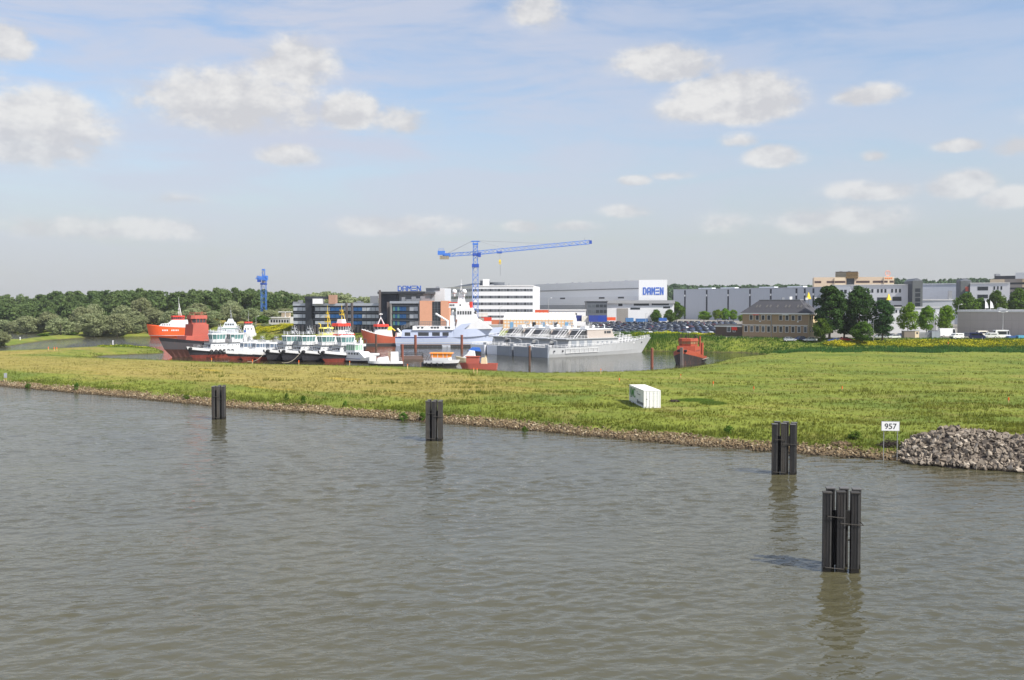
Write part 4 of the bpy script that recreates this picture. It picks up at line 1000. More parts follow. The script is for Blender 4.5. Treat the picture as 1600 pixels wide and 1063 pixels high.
part('sign_frame', METAL, sg, lambda mb: ([mb.slab(S0, S1, i/12, i/12+.012, sg.location.z, z0+.3, -.3, .1) for i in range(13)], mb.slab(S0, S1, 0, 1, z0-.12, z0-.02, -.2, .2)))

# -- white five-storey office
C0, A, B = pt(695, 585), pt(738, 520), pt(834, 518); e = base('white five storey office with dark window bands behind the blue crane', 'office building', [C0, A, B]); zb = e.location.z
zt = bandz(A, B, 447)
part('wall', W_white, e, lambda mb: mb.prism([C0, A, B, (B[0]+4, B[1]+30), (C0[0]+40, C0[1]+20)], zb, zt))
for ya, yb in ((451.2, 455.4), (462.0, 466.4), (472.6, 477.0), (483.0, 487.4), (493.0, 496.5)):
    part('window_band', G_dark, e, lambda mb: mb.slab(A, B, .012, .985, bandz(A, B, yb), bandz(A, B, ya), 0, .06))
    part('mullions', W_grey, e, lambda mb: [mb.slab(A, B, .012+i*.0235, .012+i*.0235+.0055, bandz(A, B, yb), bandz(A, B, ya)-.1, 0, .12) for i in range(42) if i % 3 or i % 2]+[mb.slab(A, B, .012, .985, bandz(A, B, ya)-.12, bandz(A, B, ya), 0, .13)])
    part('window_band', G_dark, e, lambda mb: mb.slab(C0, A, .03, .985, bandz(A, B, yb), bandz(A, B, ya), 0, .06))
    part('mullions', W_grey, e, lambda mb: [mb.slab(C0, A, .03+i*.053, .03+i*.053+.013, bandz(A, B, yb), bandz(A, B, ya)-.1, 0, .12) for i in range(18)]+[mb.slab(C0, A, .03, .985, bandz(A, B, ya)-.12, bandz(A, B, ya), 0, .13)])
part('roof_edge', TRIM, e, lambda mb: (mb.slab(A, B, 0, 1, zt-.2, zt+.25, 0, .3), mb.slab(C0, A, 0, .998, zt-.2, zt+.25, 0, .3)))
part('side_block', W_white, e, lambda mb: mb.prism(back(pt(834.2, 519), pt(840, 519), 20), zb, Z(465, 519)))
def wedge(mb):
    a, b_, c = pt(704, 575), pt(738, 532), pt(752, 532)
    zz = zt+.2
    vs = [(a[0], a[1], zz), (b_[0], b_[1], zz), (c[0], c[1], zz), (c[0]+10, c[1]+20, zz), (a[0]+12, a[1]+6, zz), (a[0]+6, a[1]-2, zz+1.2), (b_[0]+.5, b_[1]+3, zz+1.6), (c[0]-1, c[1]+3, zz+1.6), (c[0]+8, c[1]+18, zz+1.6), (a[0]+12, a[1]+4, zz+1.6)]
    mb.add(vs, [(0,1,6,5),(1,2,7,6),(2,3,8,7),(3,4,9,8),(4,0,5,9),(5,6,7,8,9)])
part('roof_storey', W_slate, e, wedge)
part('roof_house', W_slate, e, lambda mb: mb.prism(back(pt(750, 534), pt(765, 534), 8), zt, Z(438.5, 534)))
part('plant_house', W_white, e, lambda mb: mb.prism(back(pt(754.5, 532), pt(764.5, 532), 6), zt+.3, Z(437.4, 532)+.3))
part('roof_drum', W_slate, e, lambda mb: mb.tube((X(777, 538), 538, zt), (X(777, 538), 538, Z(441.5, 538)), 4.1, 20))
part('roof_plant', METAL, e, lambda mb: [mb.rbx(X(p_, 525), 526, zt, s_, 2, h_) for p_, s_, h_ in ((746, 2.2, 1.2), (768, 2.5, .9), (790, 1.5, .8), (795, .6, 1.5))])

# -- large hall, grey flank and white front
Ac, Bc, Cl = pt(998, 560), pt(1042, 557), pt(836, 668); e = base('large light grey shipyard hall with blue DAMEN letters on its white front', 'shipyard hall', [Ac, Bc, Cl], zoff=-1); zb = e.location.z
zt = Z(439.2, 560)
part('wall', mat('hall flank cladding', (.84,.842,.845), .55, 0, .03, .15), e, lambda mb: mb.prism([Cl, Ac, Bc, (Bc[0]-45, Bc[1]+120)], zb, zt))
part('front_wall', W_white, e, lambda mb: mb.slab(Ac, Bc, -.004, 1.004, zb, zt+.6, 0, .5))
part('flank_band', W_white, e, lambda mb: mb.slab(Cl, Ac, 0, .999, zt-3.9, zt+.3, 0, .35))
part('gutter', mat('gutter', (.26,.265,.275), .5, 0, .1), e, lambda mb: mb.slab(Cl, Ac, 0, .999, zt-4.5, zt-4.0, 0, .3))
part('flank_band', W_white, e, lambda mb: mb.slab(Cl, Ac, 0, .999, zt-13.2, zt-8.6, 0, .25))
part('ribbed_cladding', mat('ribbed grey', (.36,.365,.37), .55, .0, .06, .3), e, lambda mb: [mb.slab(Cl, Ac, 0, .72, zt-18.9+i*.9, zt-18.2+i*.9, 0, .3) for i in range(6)])
for u in (.28, .66, .83): part('louvre', W_dark, e, lambda mb: mb.slab(Cl, Ac, u, u+.05, zt-9.8, zt-8.9, .26, .1))
part('roof_vents', METAL, e, lambda mb: [mb.rbx(Cl[0]+(Ac[0]-Cl[0])*u+1.5, Cl[1]+(Ac[1]-Cl[1])*u+3, zt, 1.5, 1.5, 1.0) for u in (.12, .22, .38, .45, .56, .74, .88)])
uu = [frac(Ac, Bc, p_)*math.hypot(Bc[0]-Ac[0], Bc[1]-Ac[1]) for p_ in (1004.5, 1036.8)]
z0 = Z(460.8, 558.5); letters(e, Ac, Bc, uu[0], z0, Z(449.2, 558.5)-z0, (uu[1]-uu[0])/5.6, .15, BLUEL, .5, .15)
# lower annex in front of the hall
A, B = pt(948, 536), pt(1053, 530); e = base('low white annex with a flat grey roof below the lettered hall', 'annex', [A, B], zoff=-1); zb = e.location.z; zt = bandz(A, B, 469.5)
part('wall', W_white, e, lambda mb: mb.prism(back(A, B, 22), zb, zt-.3))
part('roof_edge', mat('roof band grey', (.36,.365,.37), .6, 0, .08), e, lambda mb: mb.prism(back((A[0]-.5, A[1]-1), (B[0]+.3, B[1]-1), 24), zt-1.7, zt))
for a, b_, ya, yb in ((966, 972.5, 474.5, 478.5), (990, 1014, 474.5, 477.8), (1018, 1045, 474.2, 477.2), (1036, 1047, 479, 482), (985, 1000, 481, 484)):
    part('window', G_dark, e, lambda mb: mb.slab(A, B, frac(A, B, a), frac(A, B, b_), bandz(A, B, yb), bandz(A, B, ya), 0, .06))
part('grey_gate', CONC, e, lambda mb: mb.slab(A, B, .15, .32, zb, bandz(A, B, 482), 0, .1))
# dark office cube
A, B = pt(917, 520), pt(948.5, 520); e = base('dark glazed office cube in front of the big hall flank', 'office building', [A, B]); zb = e.location.z; zt = bandz(A, B, 472.5)
part('wall', W_slate, e, lambda mb: mb.prism(back(A, B, 14), zb, zt))
part('roof_edge', W_dark, e, lambda mb: mb.prism(back((A[0]-.3, A[1]-.3), (B[0]+.3, B[1]-.3), 14.6), zt, zt+.6))
for ya, yb in ((476, 480.5), (484.5, 489.5)):
    for i in range(5):
        a = frac(A, B, 919+i*6); b_ = frac(A, B, 924+i*6)
        part('window', G_mid if i < 2 else G_dark, e, lambda mb: mb.slab(A, B, a, b_, bandz(A, B, yb), bandz(A, B, ya), 0, .06))
# low white shed row
A, B = pt(838, 500), pt(915, 498); e = base('low white shed with dark windows between tent and hall', 'shed', [A, B]); zb = e.location.z; zt = bandz(A, B, 485.5)
part('wall', W_white, e, lambda mb: mb.prism(back(A, B, 10), zb, zt))
part('roof_edge', TRIM, e, lambda mb: mb.prism(back((A[0]-.3, A[1]-.4), (B[0]+.3, B[1]-.4), 10.8), zt, zt+.5))
for i in range(7): part('window', G_dark, e, lambda mb: mb.slab(A, B, frac(A, B, 858+i*6.5), frac(A, B, 862.5+i*6.5), bandz(A, B, 492), bandz(A, B, 489.5), 0, .06))

# -- striped tent hall
A, B = pt(786, 452), pt(896, 446); e = base('long white tent with orange striped sides on the quay', 'tent hall', [A, B]); zb = e.location.z; ze = bandz(A, B, 499.5); zr = bandz(A, B, 489)
TENT = mat('tent cloth', (.80,.79,.76), .6, 0, .04, .4); TORG = mat('tent orange', srgb(232,190,140), .6, 0, .08, .5)
fp = back(A, B, 12)
part('side_cloth', TENT, e, lambda mb: mb.prism(fp, zb, ze))
def troof(mb):
    m0 = ((fp[0][0]+fp[3][0])/2, (fp[0][1]+fp[3][1])/2); m1 = ((fp[1][0]+fp[2][0])/2, (fp[1][1]+fp[2][1])/2); n = 18
    for i in range(n):
        t0, t1 = i/n, (i+.86)/n
        l = lambda a, b_, q, z: (a[0]+(b_[0]-a[0])*q, a[1]+(b_[1]-a[1])*q, z)
        for (qa, qb, mi) in ((i/n, (i+.84)/n, 0), ((i+.84)/n, (i+1)/n, 1)):
            mb.add([l(fp[0], fp[1], qa, ze+.02), l(fp[0], fp[1], qb, ze+.02), l(m0, m1, qb, zr), l(m0, m1, qa, zr)], [(0,1,2,3)], mi)
            mb.add([l(fp[3], fp[2], qa, ze+.02), l(fp[3], fp[2], qb, ze+.02), l(m0, m1, qb, zr), l(m0, m1, qa, zr)], [(3,2,1,0)], mi)
    mb.add([(*fp[0], ze), (*fp[3], ze), (*m0, zr)], [(0,1,2)], 0); mb.add([(*fp[1], ze), (*fp[2], ze), (*m1, zr)], [(2,1,0)], 0)
part('roof', [TENT, TORG], e, troof)
part('orange_stripes', TORG, e, lambda mb: [mb.slab(A, B, i/22+.004, i/22+.02, zb, ze-.1, 0, .05) for i in range(22)]+[mb.slab(A, B, 0, 1, zb+(ze-zb)*q, zb+(ze-zb)*q+.5, 0, .045) for q in (.2, .55, .84)])
for i, u in enumerate((.1, .42, .55, .73, .88)): part('opening', G_dark if i % 2 else mat('tent blue', srgb(120,170,210), .5), e, lambda mb: mb.slab(A, B, u, u+.05, zb, ze-1.2, .05, .05))

# -- containers on the quay
def container(px0, px1, py0, py1, Y, c, label, nm='container grey', rz=0):
    x0, x1 = X(px0, Y), X(px1, Y); z0 = Z(py1, Y); h = Z(py0, Y)-z0; L = x1-x0
    e = thing('yard_container', label, 'container', ((x0+x1)/2, Y+1.2, z0), rz, 'containers on the quay')
    m_ = mat('cont %d %d %d' % c, srgb(*c), .55, 0, .15, .8, streak=.3)
    def f(mb):
        n = max(6, int(L/.35))
        for k in range(n): o_ = .04 if k % 2 else 0; mb.bx(-L/2+.1+(L-.2)*k/n, -L/2+.1+(L-.2)*(k+1)/n, -1.2+o_, 1.2-o_, .14, h-.1)
    mb = MB(); f(mb); mb.build('side_walls', m_, e)
    mb = MB()
    for a in (-L/2, L/2-.14):
        for b_ in (-1.22, 1.08): mb.bx(a, a+.14, b_, b_+.14, 0, h)
    for b_ in (-1.215, 1.085): mb.bx(-L/2+.14, L/2-.14, b_, b_+.13, 0, .14); mb.bx(-L/2+.14, L/2-.14, b_, b_+.13, h-.1, h-.003)
    mb.build('corner_frame', m_, e)
    mb = MB(); mb.bx(-L/2+.06, L/2-.06, -1.15, 1.15, h-.07, h+.01); mb.build('roof', m_, e)
for a in [(708,724,496,503,455,(150,110,96),'brown container, upper one behind the blue ship bridge'),(708,724,503,510,455,(120,96,84),'dark brown container, lower one behind the blue ship bridge'),
          (724,742,502,509,450,(118,140,112),'dull green container behind the blue ship foredeck'),(742,762,489,495,470,(226,222,214),'white container with red top stacked near the tent'),
          (752,768,496,502,462,(220,70,50),'red container left of the striped tent'),(768,786,500,507,458,(196,120,84),'orange brown container at the left end of the tent'),
          (744,756,497,503,458,(170,164,156),'grey container left of the red quay container'),
          (836,858,484.5,489.5,475,(206,86,52),'orange red container behind the tent roof'),(897,909,493,502,470,(34,52,120),'dark blue container right of the tent'),(909,920,494,503,468,(222,218,206),'cream container between two dark blue containers'),
          (920,934,493,503,466,(40,62,140),'wide blue container by the dark office cube'),(934,948,493,503,468,(28,62,150),'bright blue container right of the wide blue one'),
          (949,962,496,501,480,(228,90,40),'orange container beside the car park'),(978,990,497,503,500,(70,120,170),'pale blue container half hidden by cars'),
          (994,1012,498,503,505,(60,110,165),'blue container under the tree clump'),(1030,1042,497,502,510,(50,96,170),'small blue container at the end of the tree clump')]:
    container(*a)

# -- long grey hall with dark slots
A, B = pt(1052, 642), pt(1290, 556); e = base('long blue grey hall with dark vertical slots behind the car park', 'shipyard hall', [A, B], zoff=-1); zb = e.location.z
zt = (Z(453.4, 642)+Z(448, 556))/2
part('wall', W_blgrey, e, lambda mb: mb.prism(back(A, B, 60), zb, zt))
for px, wd in ((1070, 2.2), (1104, 2.2), (1137.5, 2.2), (1171.5, 2.3), (1204, 2.6), (1244, 2.6), (1257, 2.6), (1270.5, 2.6)):
    part('slot', mat('slot dark', srgb(36,40,54), .5, 0, .1), e, lambda mb: mb.slab(A, B, frac(A, B, px-wd/2), frac(A, B, px+wd/2), zb, zt-.6, 0, .12))
    part('slot_light', W_white, e, lambda mb: mb.slab(A, B, frac(A, B, px-wd/2+.2), frac(A, B, px+wd/2-.2), zt-4.6, zt-3.4, .13, .05))
part('panel_joints', mat('joint grey', (.42,.44,.48), .5), e, lambda mb: [mb.slab(A, B, i/48, i/48+.0009, zb, zt-.3, 0, .02) for i in range(1, 48)]+[mb.slab(A, B, .001, .999, zt-.35, zt+.2, 0, .15)])
for u in (.2, .36, .62, .8): part('skylight', mat('skylight white', (.7,.72,.74), .4), e, lambda mb: mb.rbx(A[0]+(B[0]-A[0])*u+6, A[1]+(B[1]-A[1])*u+10, zt, 11, 4, 1.0, math.atan2(B[1]-A[1], B[0]-A[0])))

# -- brick house
A, B = pt(1160, 358), pt(1263, 343.5); L = math.hypot(B[0]-A[0], B[1]-A[1]); ux, uy = (B[0]-A[0])/L, (B[1]-A[1])/L; nxi, nyi = -uy, ux
DEP = 10.5; C = (B[0]+nxi*DEP, B[1]+nyi*DEP); Dq = (A[0]+nxi*DEP, A[1]+nyi*DEP)
e = base('brown brick house with steep slate roof and many white framed windows', 'house', [A, B, C, Dq], name='brick_house'); zb = e.location.z
ze = bandz(A, B, 490); zr = bandz(A, B, 468.8)
part('wall', BRICK_B, e, lambda mb: mb.prism([A, B, C, Dq], zb, ze))
part('gable_wall', mat('sunlit brick', srgb(224,200,160), .85, 0, .08, 2), e, lambda mb: mb.slab(B, C, .002, .998, zb, ze-.05, 0, .08))  # paler brick colour paints the sun falling on the gable
def rp(u, v, z): return (A[0]+ux*u+nxi*v, A[1]+uy*u+nyi*v, z)
o_ = .7; hp = 5.0
rf = part('roof', ROOF, e, lambda mb: mb.add([rp(-o_,-o_,ze+.12), rp(L+o_,-o_,ze+.12), rp(L+o_,DEP+o_,ze+.12), rp(-o_,DEP+o_,ze+.12), rp(hp,DEP/2-1.5,zr), rp(L-hp*.9,DEP/2-1.5,zr), rp(L-hp*.9,DEP/2+1.5,zr), rp(hp,DEP/2+1.5,zr)],
    [(3,2,1,0),(0,1,5,4),(1,2,6,5),(2,3,7,6),(3,0,4,7),(4,5,6,7)]))
part('ridge_cap', mat('ridge zinc', (.36,.37,.38), .5, .2), rf, lambda mb: mb.prism([rp(hp-.2,DEP/2-1.7,0)[:2], rp(L-hp*.9+.2,DEP/2-1.7,0)[:2], rp(L-hp*.9+.2,DEP/2+1.7,0)[:2], rp(hp-.2,DEP/2+1.7,0)[:2]], zr-.05, zr+.15))
part('eaves', TRIM, e, lambda mb: (mb.slab(A, B, -o_/L, 1+o_/L, ze-.3, ze+.1, 0, .72), mb.slab(B, C, -.02, 1.07, ze-.3, ze+.1, 0, .74)))
part('string_course', TRIM, e, lambda mb: (mb.slab(A, B, frac(A, B, 1160), frac(A, B, 1204), bandz(A, B, 508.8), bandz(A, B, 507.8), 0, .15), mb.slab(A, B, frac(A, B, 1207), frac(A, B, 1262), bandz(A, B, 508.8), bandz(A, B, 507.8), 0, .15)))
part('downpipe', METAL, e, lambda mb: mb.slab(A, B, frac(A, B, 1205), frac(A, B, 1205.8), zb, ze-.3, 0, .14))
def window(P0, P1, t0, t1, z0, z1, wall='window', parts=2):
    w_ = part('window', TRIM, e, lambda mb: mb.slab(P0, P1, t0, t1, z0, z1, 0, .07))
    d_ = (t1-t0)*.1; k = (z1-z0)*.06
    part('pane', G_dark if parts == 2 else G_mid, w_, lambda mb: mb.slab(P0, P1, t0+d_, t1-d_, z0+k, z1-k, 0, .09)); return w_
for p0 in (1171, 1180.5, 1189.5, 1198.5, 1217, 1227, 1236.5, 1246.5):
    window(A, B, frac(A, B, p0), frac(A, B, p0+5.6), bandz(A, B, 500.8), bandz(A, B, 492.6), parts=2 if p0 % 2 else 3)
for p0 in (1163, 1172, 1181, 1190, 1198.5, 1208.5, 1217.5, 1227, 1236.5, 1246, 1256):
    window(A, B, frac(A, B, p0), frac(A, B, p0+5.2), bandz(A, B, 519.5), bandz(A, B, 509.6), parts=2 if p0 % 2 else 3)
for t0 in (.14, .34, .54, .74): window(B, C, t0, t0+.11, bandz(A, B, 500), bandz(A, B, 492.6)); window(B, C, t0, t0+.11, bandz(A, B, 519), bandz(A, B, 510))
for p0 in (1181, 1227): part('awning', REDP if p0 < 1200 else TRIM, e, lambda mb: mb.slab(A, B, frac(A, B, p0-4), frac(A, B, p0+5), bandz(A, B, 492.6), bandz(A, B, 491.6), 0, .7))
for px in (1177.5, 1182.5, 1193.5, 1199, 1210, 1223, 1228.5, 1242, 1247):
    u = frac(A, B, px)*L; q0, q1 = .42, .62
    def sk(mb, i=0, w_=.42):
        for (a, m_) in ((0.0, 0),):
            f = lambda u_, q: rp(u_+q*.9, -o_+(DEP/2-1.5+o_)*q-.10-i, ze+.12+(zr-ze-.12)*q+.06+i)
            mb.add([f(u-w_, q0), f(u+w_, q0), f(u+w_, q1), f(u-w_, q1)]+[tuple(np.array(f(a_, b_))-np.array((0, 0, .3))) for a_, b_ in ((u-w_, q0), (u+w_, q0), (u+w_, q1), (u-w_, q1))], [(0,1,2,3),(4,0,3,7),(0,4,5,1),(1,5,6,2),(2,6,7,3)])
    s_ = part('skylight', CAPM, rf, lambda mb: sk(mb, 0, .26))
    
for t0 in (.35, .5, .7):
    def sg_(mb):
        q0, q1 = .45, .65; w_ = .4; v = DEP*t0; w_ = .25
        f = lambda v_, q: (lambda b_: (b_[0], b_[1], ze+.12+(zr-ze-.12)*q+.06))(rp(L+o_-(hp*.9+o_)*q+.12, v_, 0))
        c = [f(v-w_, q0), f(v+w_, q0), f(v+w_, q1), f(v-w_, q1)]; mb.add(c+[(a, b_, z-.3) for a, b_, z in c], [(0,1,2,3),(4,0,3,7),(0,4,5,1),(1,5,6,2),(2,6,7,3)])
    part('skylight', CAPM, rf, sg_)
for px, h_ in ((1206, .9), (1218, 1.2), (1243, .8), (1257, .8)):
    u = frac(A, B, px)*L; part('chimney', TRIM if px != 1206 else METAL, rf, lambda mb: mb.rbx(*rp(u+2, DEP/2, 0)[:2], zr, .9, .8, h_))
for px in (1188, 1247): part('air_unit', TRIM, e, lambda mb: mb.slab(A, B, frac(A, B, px-1), frac(A, B, px+1), bandz(A, B, 503.5), bandz(A, B, 501.5), 0, .4))
# annex with red awning
A2, B2 = pt(1118, 366), pt(1160, 359.5); e = base('low dark brick annex with red awning attached beside the brick house', 'annex', [A2, B2], name='brick_annex'); zb = e.location.z; zt = bandz(A2, B2, 508.5)
part('wall', mat('dark brick', srgb(92,78,70), .9, 0, .18, 2.5), e, lambda mb: mb.prism(back(A2, (B2[0]-.05, B2[1]), 8), zb, zt-.4))
part('roof', mat('felt roof', srgb(96,92,90), .9), e, lambda mb: mb.prism(back((A2[0]-.5, A2[1]-.5), (B2[0]-.1, B2[1]-.4), 9), zt-.05, zt+.3))
part('fascia', TRIM, e, lambda mb: mb.slab(A2, B2, -.02, .995, zt-.55, zt-.06, 0, .5))
for a, b_ in ((1136, 1142), (1145, 1149.5)):
    w_ = part('window', TRIM, e, lambda mb: mb.slab(A2, B2, frac(A2, B2, a), frac(A2, B2, b_), bandz(A2, B2, 519), bandz(A2, B2, 510.5), 0, .07))
    part('pane', G_mid, w_, lambda mb: mb.slab(A2, B2, frac(A2, B2, a+.6), frac(A2, B2, b_-.6), bandz(A2, B2, 518.3), bandz(A2, B2, 511.2), 0, .1))
def awn(mb):
    a, b_ = frac(A2, B2, 1142.5), frac(A2, B2, 1151); mb2 = lambda t_, o, z: (A2[0]+(B2[0]-A2[0])*t_+(B2[1]-A2[1])/8*o*0, A2[1]+(B2[1]-A2[1])*t_-o, z)
    za, zc = bandz(A2, B2, 510), bandz(A2, B2, 515); mb.add([mb2(a, .1, za), mb2(b_, .1, za), mb2(b_, 1.2, zc), mb2(a, 1.2, zc), mb2(a, .1, za-.08), mb2(b_, .1, za-.08), mb2(b_, 1.2, zc-.2), mb2(a, 1.2, zc-.2)], [(0,1,2,3),(7,6,5,4),(3,2,6,7),(0,3,7,4),(1,5,6,2)])
part('awning', REDP, e, awn)

# -- cream office with bronze tower
A, B = pt(1271, 760), pt(1396, 745); e = base('cream office with bronze glass tower rising behind the grey hall', 'office building', [A, B], zoff=-1); zb = e.location.z; zt = bandz(A, B, 433.2)
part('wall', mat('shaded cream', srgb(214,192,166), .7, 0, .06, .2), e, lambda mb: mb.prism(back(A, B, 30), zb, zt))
for a, b_, o in ((1303, 1320.5, .8), (1380, 1396, .8)): part('bright_bay', W_cream, e, lambda mb: mb.slab(A, B, frac(A, B, a), frac(A, B, b_), zb, zt-.2, 0, o))  # sun and shade are put into the two creams of bay and wall
for a, b_, o in ((1272, 1282.5, 0), (1291, 1303, 0), (1303.5, 1320, .8), (1337, 1358, 0), (1363, 1379, 0), (1380.5, 1386, .8), (1389, 1395.5, .8)):
    part('window_band', mat('brown window', srgb(84,66,62), .3, 0, .1), e, lambda mb: mb.slab(A, B, frac(A, B, a), frac(A, B, b_), bandz(A, B, 442.3), bandz(A, B, 439), o, .06))
tw = part('bronze_tower', BROWNG, e, lambda mb: mb.prism(back(pt(1304.5, 756), pt(1339.5, 750), 20), zt-1, Z(425.2, 753)))
part('tower_frames', mat('bronze frame', srgb(74,66,52), .5), tw, lambda mb: [mb.slab(pt(1304.5, 756), pt(1339.5, 750), i/18, i/18+.006, zt-1, Z(425.2, 753)+.2, 0, .1) for i in range(19)]+[mb.slab(pt(1304.5, 756), pt(1339.5, 750), 0, 1, Z(425.4, 753), Z(424.6, 753), 0, .15), mb.slab(pt(1304.5, 756), pt(1339.5, 750), 0, 1, Z(430.2, 753), Z(429.8, 753), 0, .12)])
part('grey_half', mat('bronze grey', srgb(128,122,106), .4, 0, .1), tw, lambda mb: mb.slab(pt(1304.5, 756), pt(1339.5, 750), .02, .48, zt, Z(425.6, 753), 0, .04))
part('arched_glass', G_dark, e, lambda mb: mb.slab(A, B, frac(A, B, 1322), frac(A, B, 1334), zb, bandz(A, B, 434.6), 0, .5))
roofbits(e, [(X(1316, 756), 760, Z(425.2, 753), 2, 2, .8), (X(1329, 756), 760, Z(425.2, 753), 1.5, 2, .9)])
OR = mat('orange sign', srgb(240,130,60), .5)
part('sign_band', OR, e, lambda mb: [mb.slab(A, B, frac(A, B, 1381.5+i*3.1), frac(A, B, 1383.7+i*3.1), bandz(A, B, 436.6), bandz(A, B, 434.4), .8, .1) for i in range(4)])
def emb(mb):
    c = (X(1386, 748), 748, zt+.2); mb.torus((c[0], c[1], c[2]+2.6), 1.9, .3, 'y', 14, 5); mb.tube((c[0]+.2, c[1], c[2]), (c[0]+.2, c[1], c[2]+4.6), .22, 6)
part('roof_emblem', mat('pink emblem', srgb(224,160,140), .6), e, emb)

# -- white commercial building with dark towers
A, B = pt(1296, 545), pt(1418, 528); e = base('long white commercial building with square dark windows behind tall dark trees', 'commercial building', [A, B]); zb = e.location.z; zt = bandz(A, B, 445.4)
part('wall', mat('off white cladding', (.66,.66,.68), .5, 0, .04, .2, streak=.1, streakc=(.5,.5,.5)), e, lambda mb: mb.prism(back(A, B, 30), zb, zt))
part('grey_bay', W_grey, e, lambda mb: mb.slab(A, B, 0, frac(A, B, 1328), zb, zt-.2, 0, .3))
for p0 in (1307, 1312.8, 1318.6): part('window', G_dark, e, lambda mb: mb.slab(A, B, frac(A, B, p0), frac(A, B, p0+4), bandz(A, B, 458.5), bandz(A, B, 452.8), .3, .06))
for p0 in (1354, 1361, 1369.8, 1375.6, 1381.4, 1391.8, 1398, 1404):
    part('window', G_dark, e, lambda mb: mb.slab(A, B, frac(A, B, p0), frac(A, B, p0+3), bandz(A, B, 457.6), bandz(A, B, 452), 0, .06))
for p0, p1, ya, yb in ((1370, 1388, 465, 473), (1394, 1408, 464, 470.6), (1396, 1409, 477, 480), (1365, 1386, 477, 481)): part('window', G_dark, e, lambda mb: mb.slab(A, B, frac(A, B, p0), frac(A, B, p1), bandz(A, B, yb), bandz(A, B, ya), 0, .06))
part('roof_edge', TRIM, e, lambda mb: mb.slab(A, B, 0, 1, zt-.15, zt+.2, 0, .4))
def tower(p0, p1, p2, ytop, Y, label, logo=False):
    a, b_, c = pt(p0, Y+16), pt(p1, Y), pt(p2, Y-1); e = base(label, 'tower', [a, b_, c], name='stair_tower'); zb = e.location.z; zt = Z(ytop+1.5, Y)
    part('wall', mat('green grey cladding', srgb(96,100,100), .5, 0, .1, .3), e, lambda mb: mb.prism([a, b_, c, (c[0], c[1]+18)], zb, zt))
    part('dark_side', mat('night blue side', srgb(44,52,64), .5, 0, .1, .3), e, lambda mb: mb.slab(a, b_, 0, .99, zb, zt, 0, .15))  # left face coloured darker than the rest of the tower
    mid = ((b_[0]+c[0])/2, b_[1])
    part('roof', W_slate, e, lambda mb: mb.add([(*a, zt), (*b_, zt), (*c, zt), (c[0], c[1]+18, zt), (mid[0], mid[1], zt+1.4), ((a[0]+c[0])/2, c[1]+17, zt+1.2)], [(0,1,4,5),(1,2,4),(2,3,5,4),(3,0,5)]))
    if not logo:
        for i in range(6): part('window', G_dark, e, lambda mb: mb.slab(b_, c, .28, .78, zt-4-i*2.5-1.9, zt-4-i*2.5, 0, .08))
    else:
        part('logo_panel', mat('logo red', srgb(214,110,90), .5), e, lambda mb: mb.slab(b_, c, .45, .72, zt-5.6, zt-3.2, 0, .1)); part('logo_panel', mat('logo green', srgb(110,190,150), .5), e, lambda mb: mb.slab(b_, c, .45, .72, zt-8, zt-5.8, 0, .1))
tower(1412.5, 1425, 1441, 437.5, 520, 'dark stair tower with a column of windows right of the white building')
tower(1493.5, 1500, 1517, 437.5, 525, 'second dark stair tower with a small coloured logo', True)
A, B = pt(1438, 560), pt(1498, 552); e = base('blue grey warehouse between the two dark stair towers', 'warehouse', [A, B]); zb = e.location.z; zt = bandz(A, B, 444)
part('wall', W_blgrey, e, lambda mb: mb.prism(back(A, B, 40), zb, zt)); part('roof_edge', W_grey, e, lambda mb: mb.slab(A, B, 0, 1, zt-.2, zt+.3, 0, .3))
A, B = pt(1440, 530), pt(1496, 524); e = base('low pale shed in front of the blue grey warehouse', 'shed', [A, B]); zb = e.location.z; zt = bandz(A, B, 469.5)
part('wall', W_grey, e, lambda mb: mb.prism(back(A, B, 12), zb, zt)); part('roof', TRIM, e, lambda mb: mb.prism(back((A[0]-.3, A[1]-.3), (B[0]+.3, B[1]-.3), 12.6), zt, zt+.5))
part('flue', METAL, e, lambda mb: (mb.rbx(X(1485, 526), 527, zt+.5, 1.8, 1.5, 4.6)))
A, B = pt(1515, 520), pt(1577, 512); e = base('white building with small dark windows at right above the concrete shed', 'commercial building', [A, B]); zb = e.location.z; zt = bandz(A, B, 442.4)
part('wall', mat('off white cladding', (.66,.66,.68)), e, lambda mb: mb.prism(back(A, B, 26), zb, zt)); part('roof_edge', TRIM, e, lambda mb: mb.slab(A, B, 0, 1, zt-.15, zt+.2, 0, .3))
for p0, p1, ya, yb in ((1526.5, 1543, 448, 453.8), (1526.5, 1543, 460.5, 466), (1551.5, 1554, 447.6, 453), (1557, 1559.5, 447.6, 453), (1562.5, 1565, 447.6, 453)): part('window', G_dark, e, lambda mb: mb.slab(A, B, frac(A, B, p0), frac(A, B, p1), bandz(A, B, yb), bandz(A, B, ya), 0, .06))
A, B = pt(1546, 640), pt(1640, 620); e = base('brown grey banded office with black top at the right edge', 'office building', [A, B], zoff=-1); zb = e.location.z; zt = bandz(A, B, 436)
part('wall', mat('taupe cladding', srgb(156,148,142), .7, 0, .06, .2), e, lambda mb: mb.prism(back(A, B, 24), zb, zt))
for ya, yb in ((441.5, 444.6), (449.4, 452.5), (457, 460)): part('window_band', G_dark, e, lambda mb: mb.slab(A, B, .2, 1, bandz(A, B, yb), bandz(A, B, ya), 0, .06))
part('cream_bay', W_cream, e, lambda mb: (mb.slab(A, B, 0, frac(A, B, 1568), bandz(A, B, 441.2), bandz(A, B, 436.4), 0, .4), mb.slab(A, B, frac(A, B, 1596.5), 1, bandz(A, B, 441.2), bandz(A, B, 436.6), 0, .4), mb.slab(A, B, frac(A, B, 1596.5), 1, bandz(A, B, 449.2), bandz(A, B, 444.8), 0, .4)))
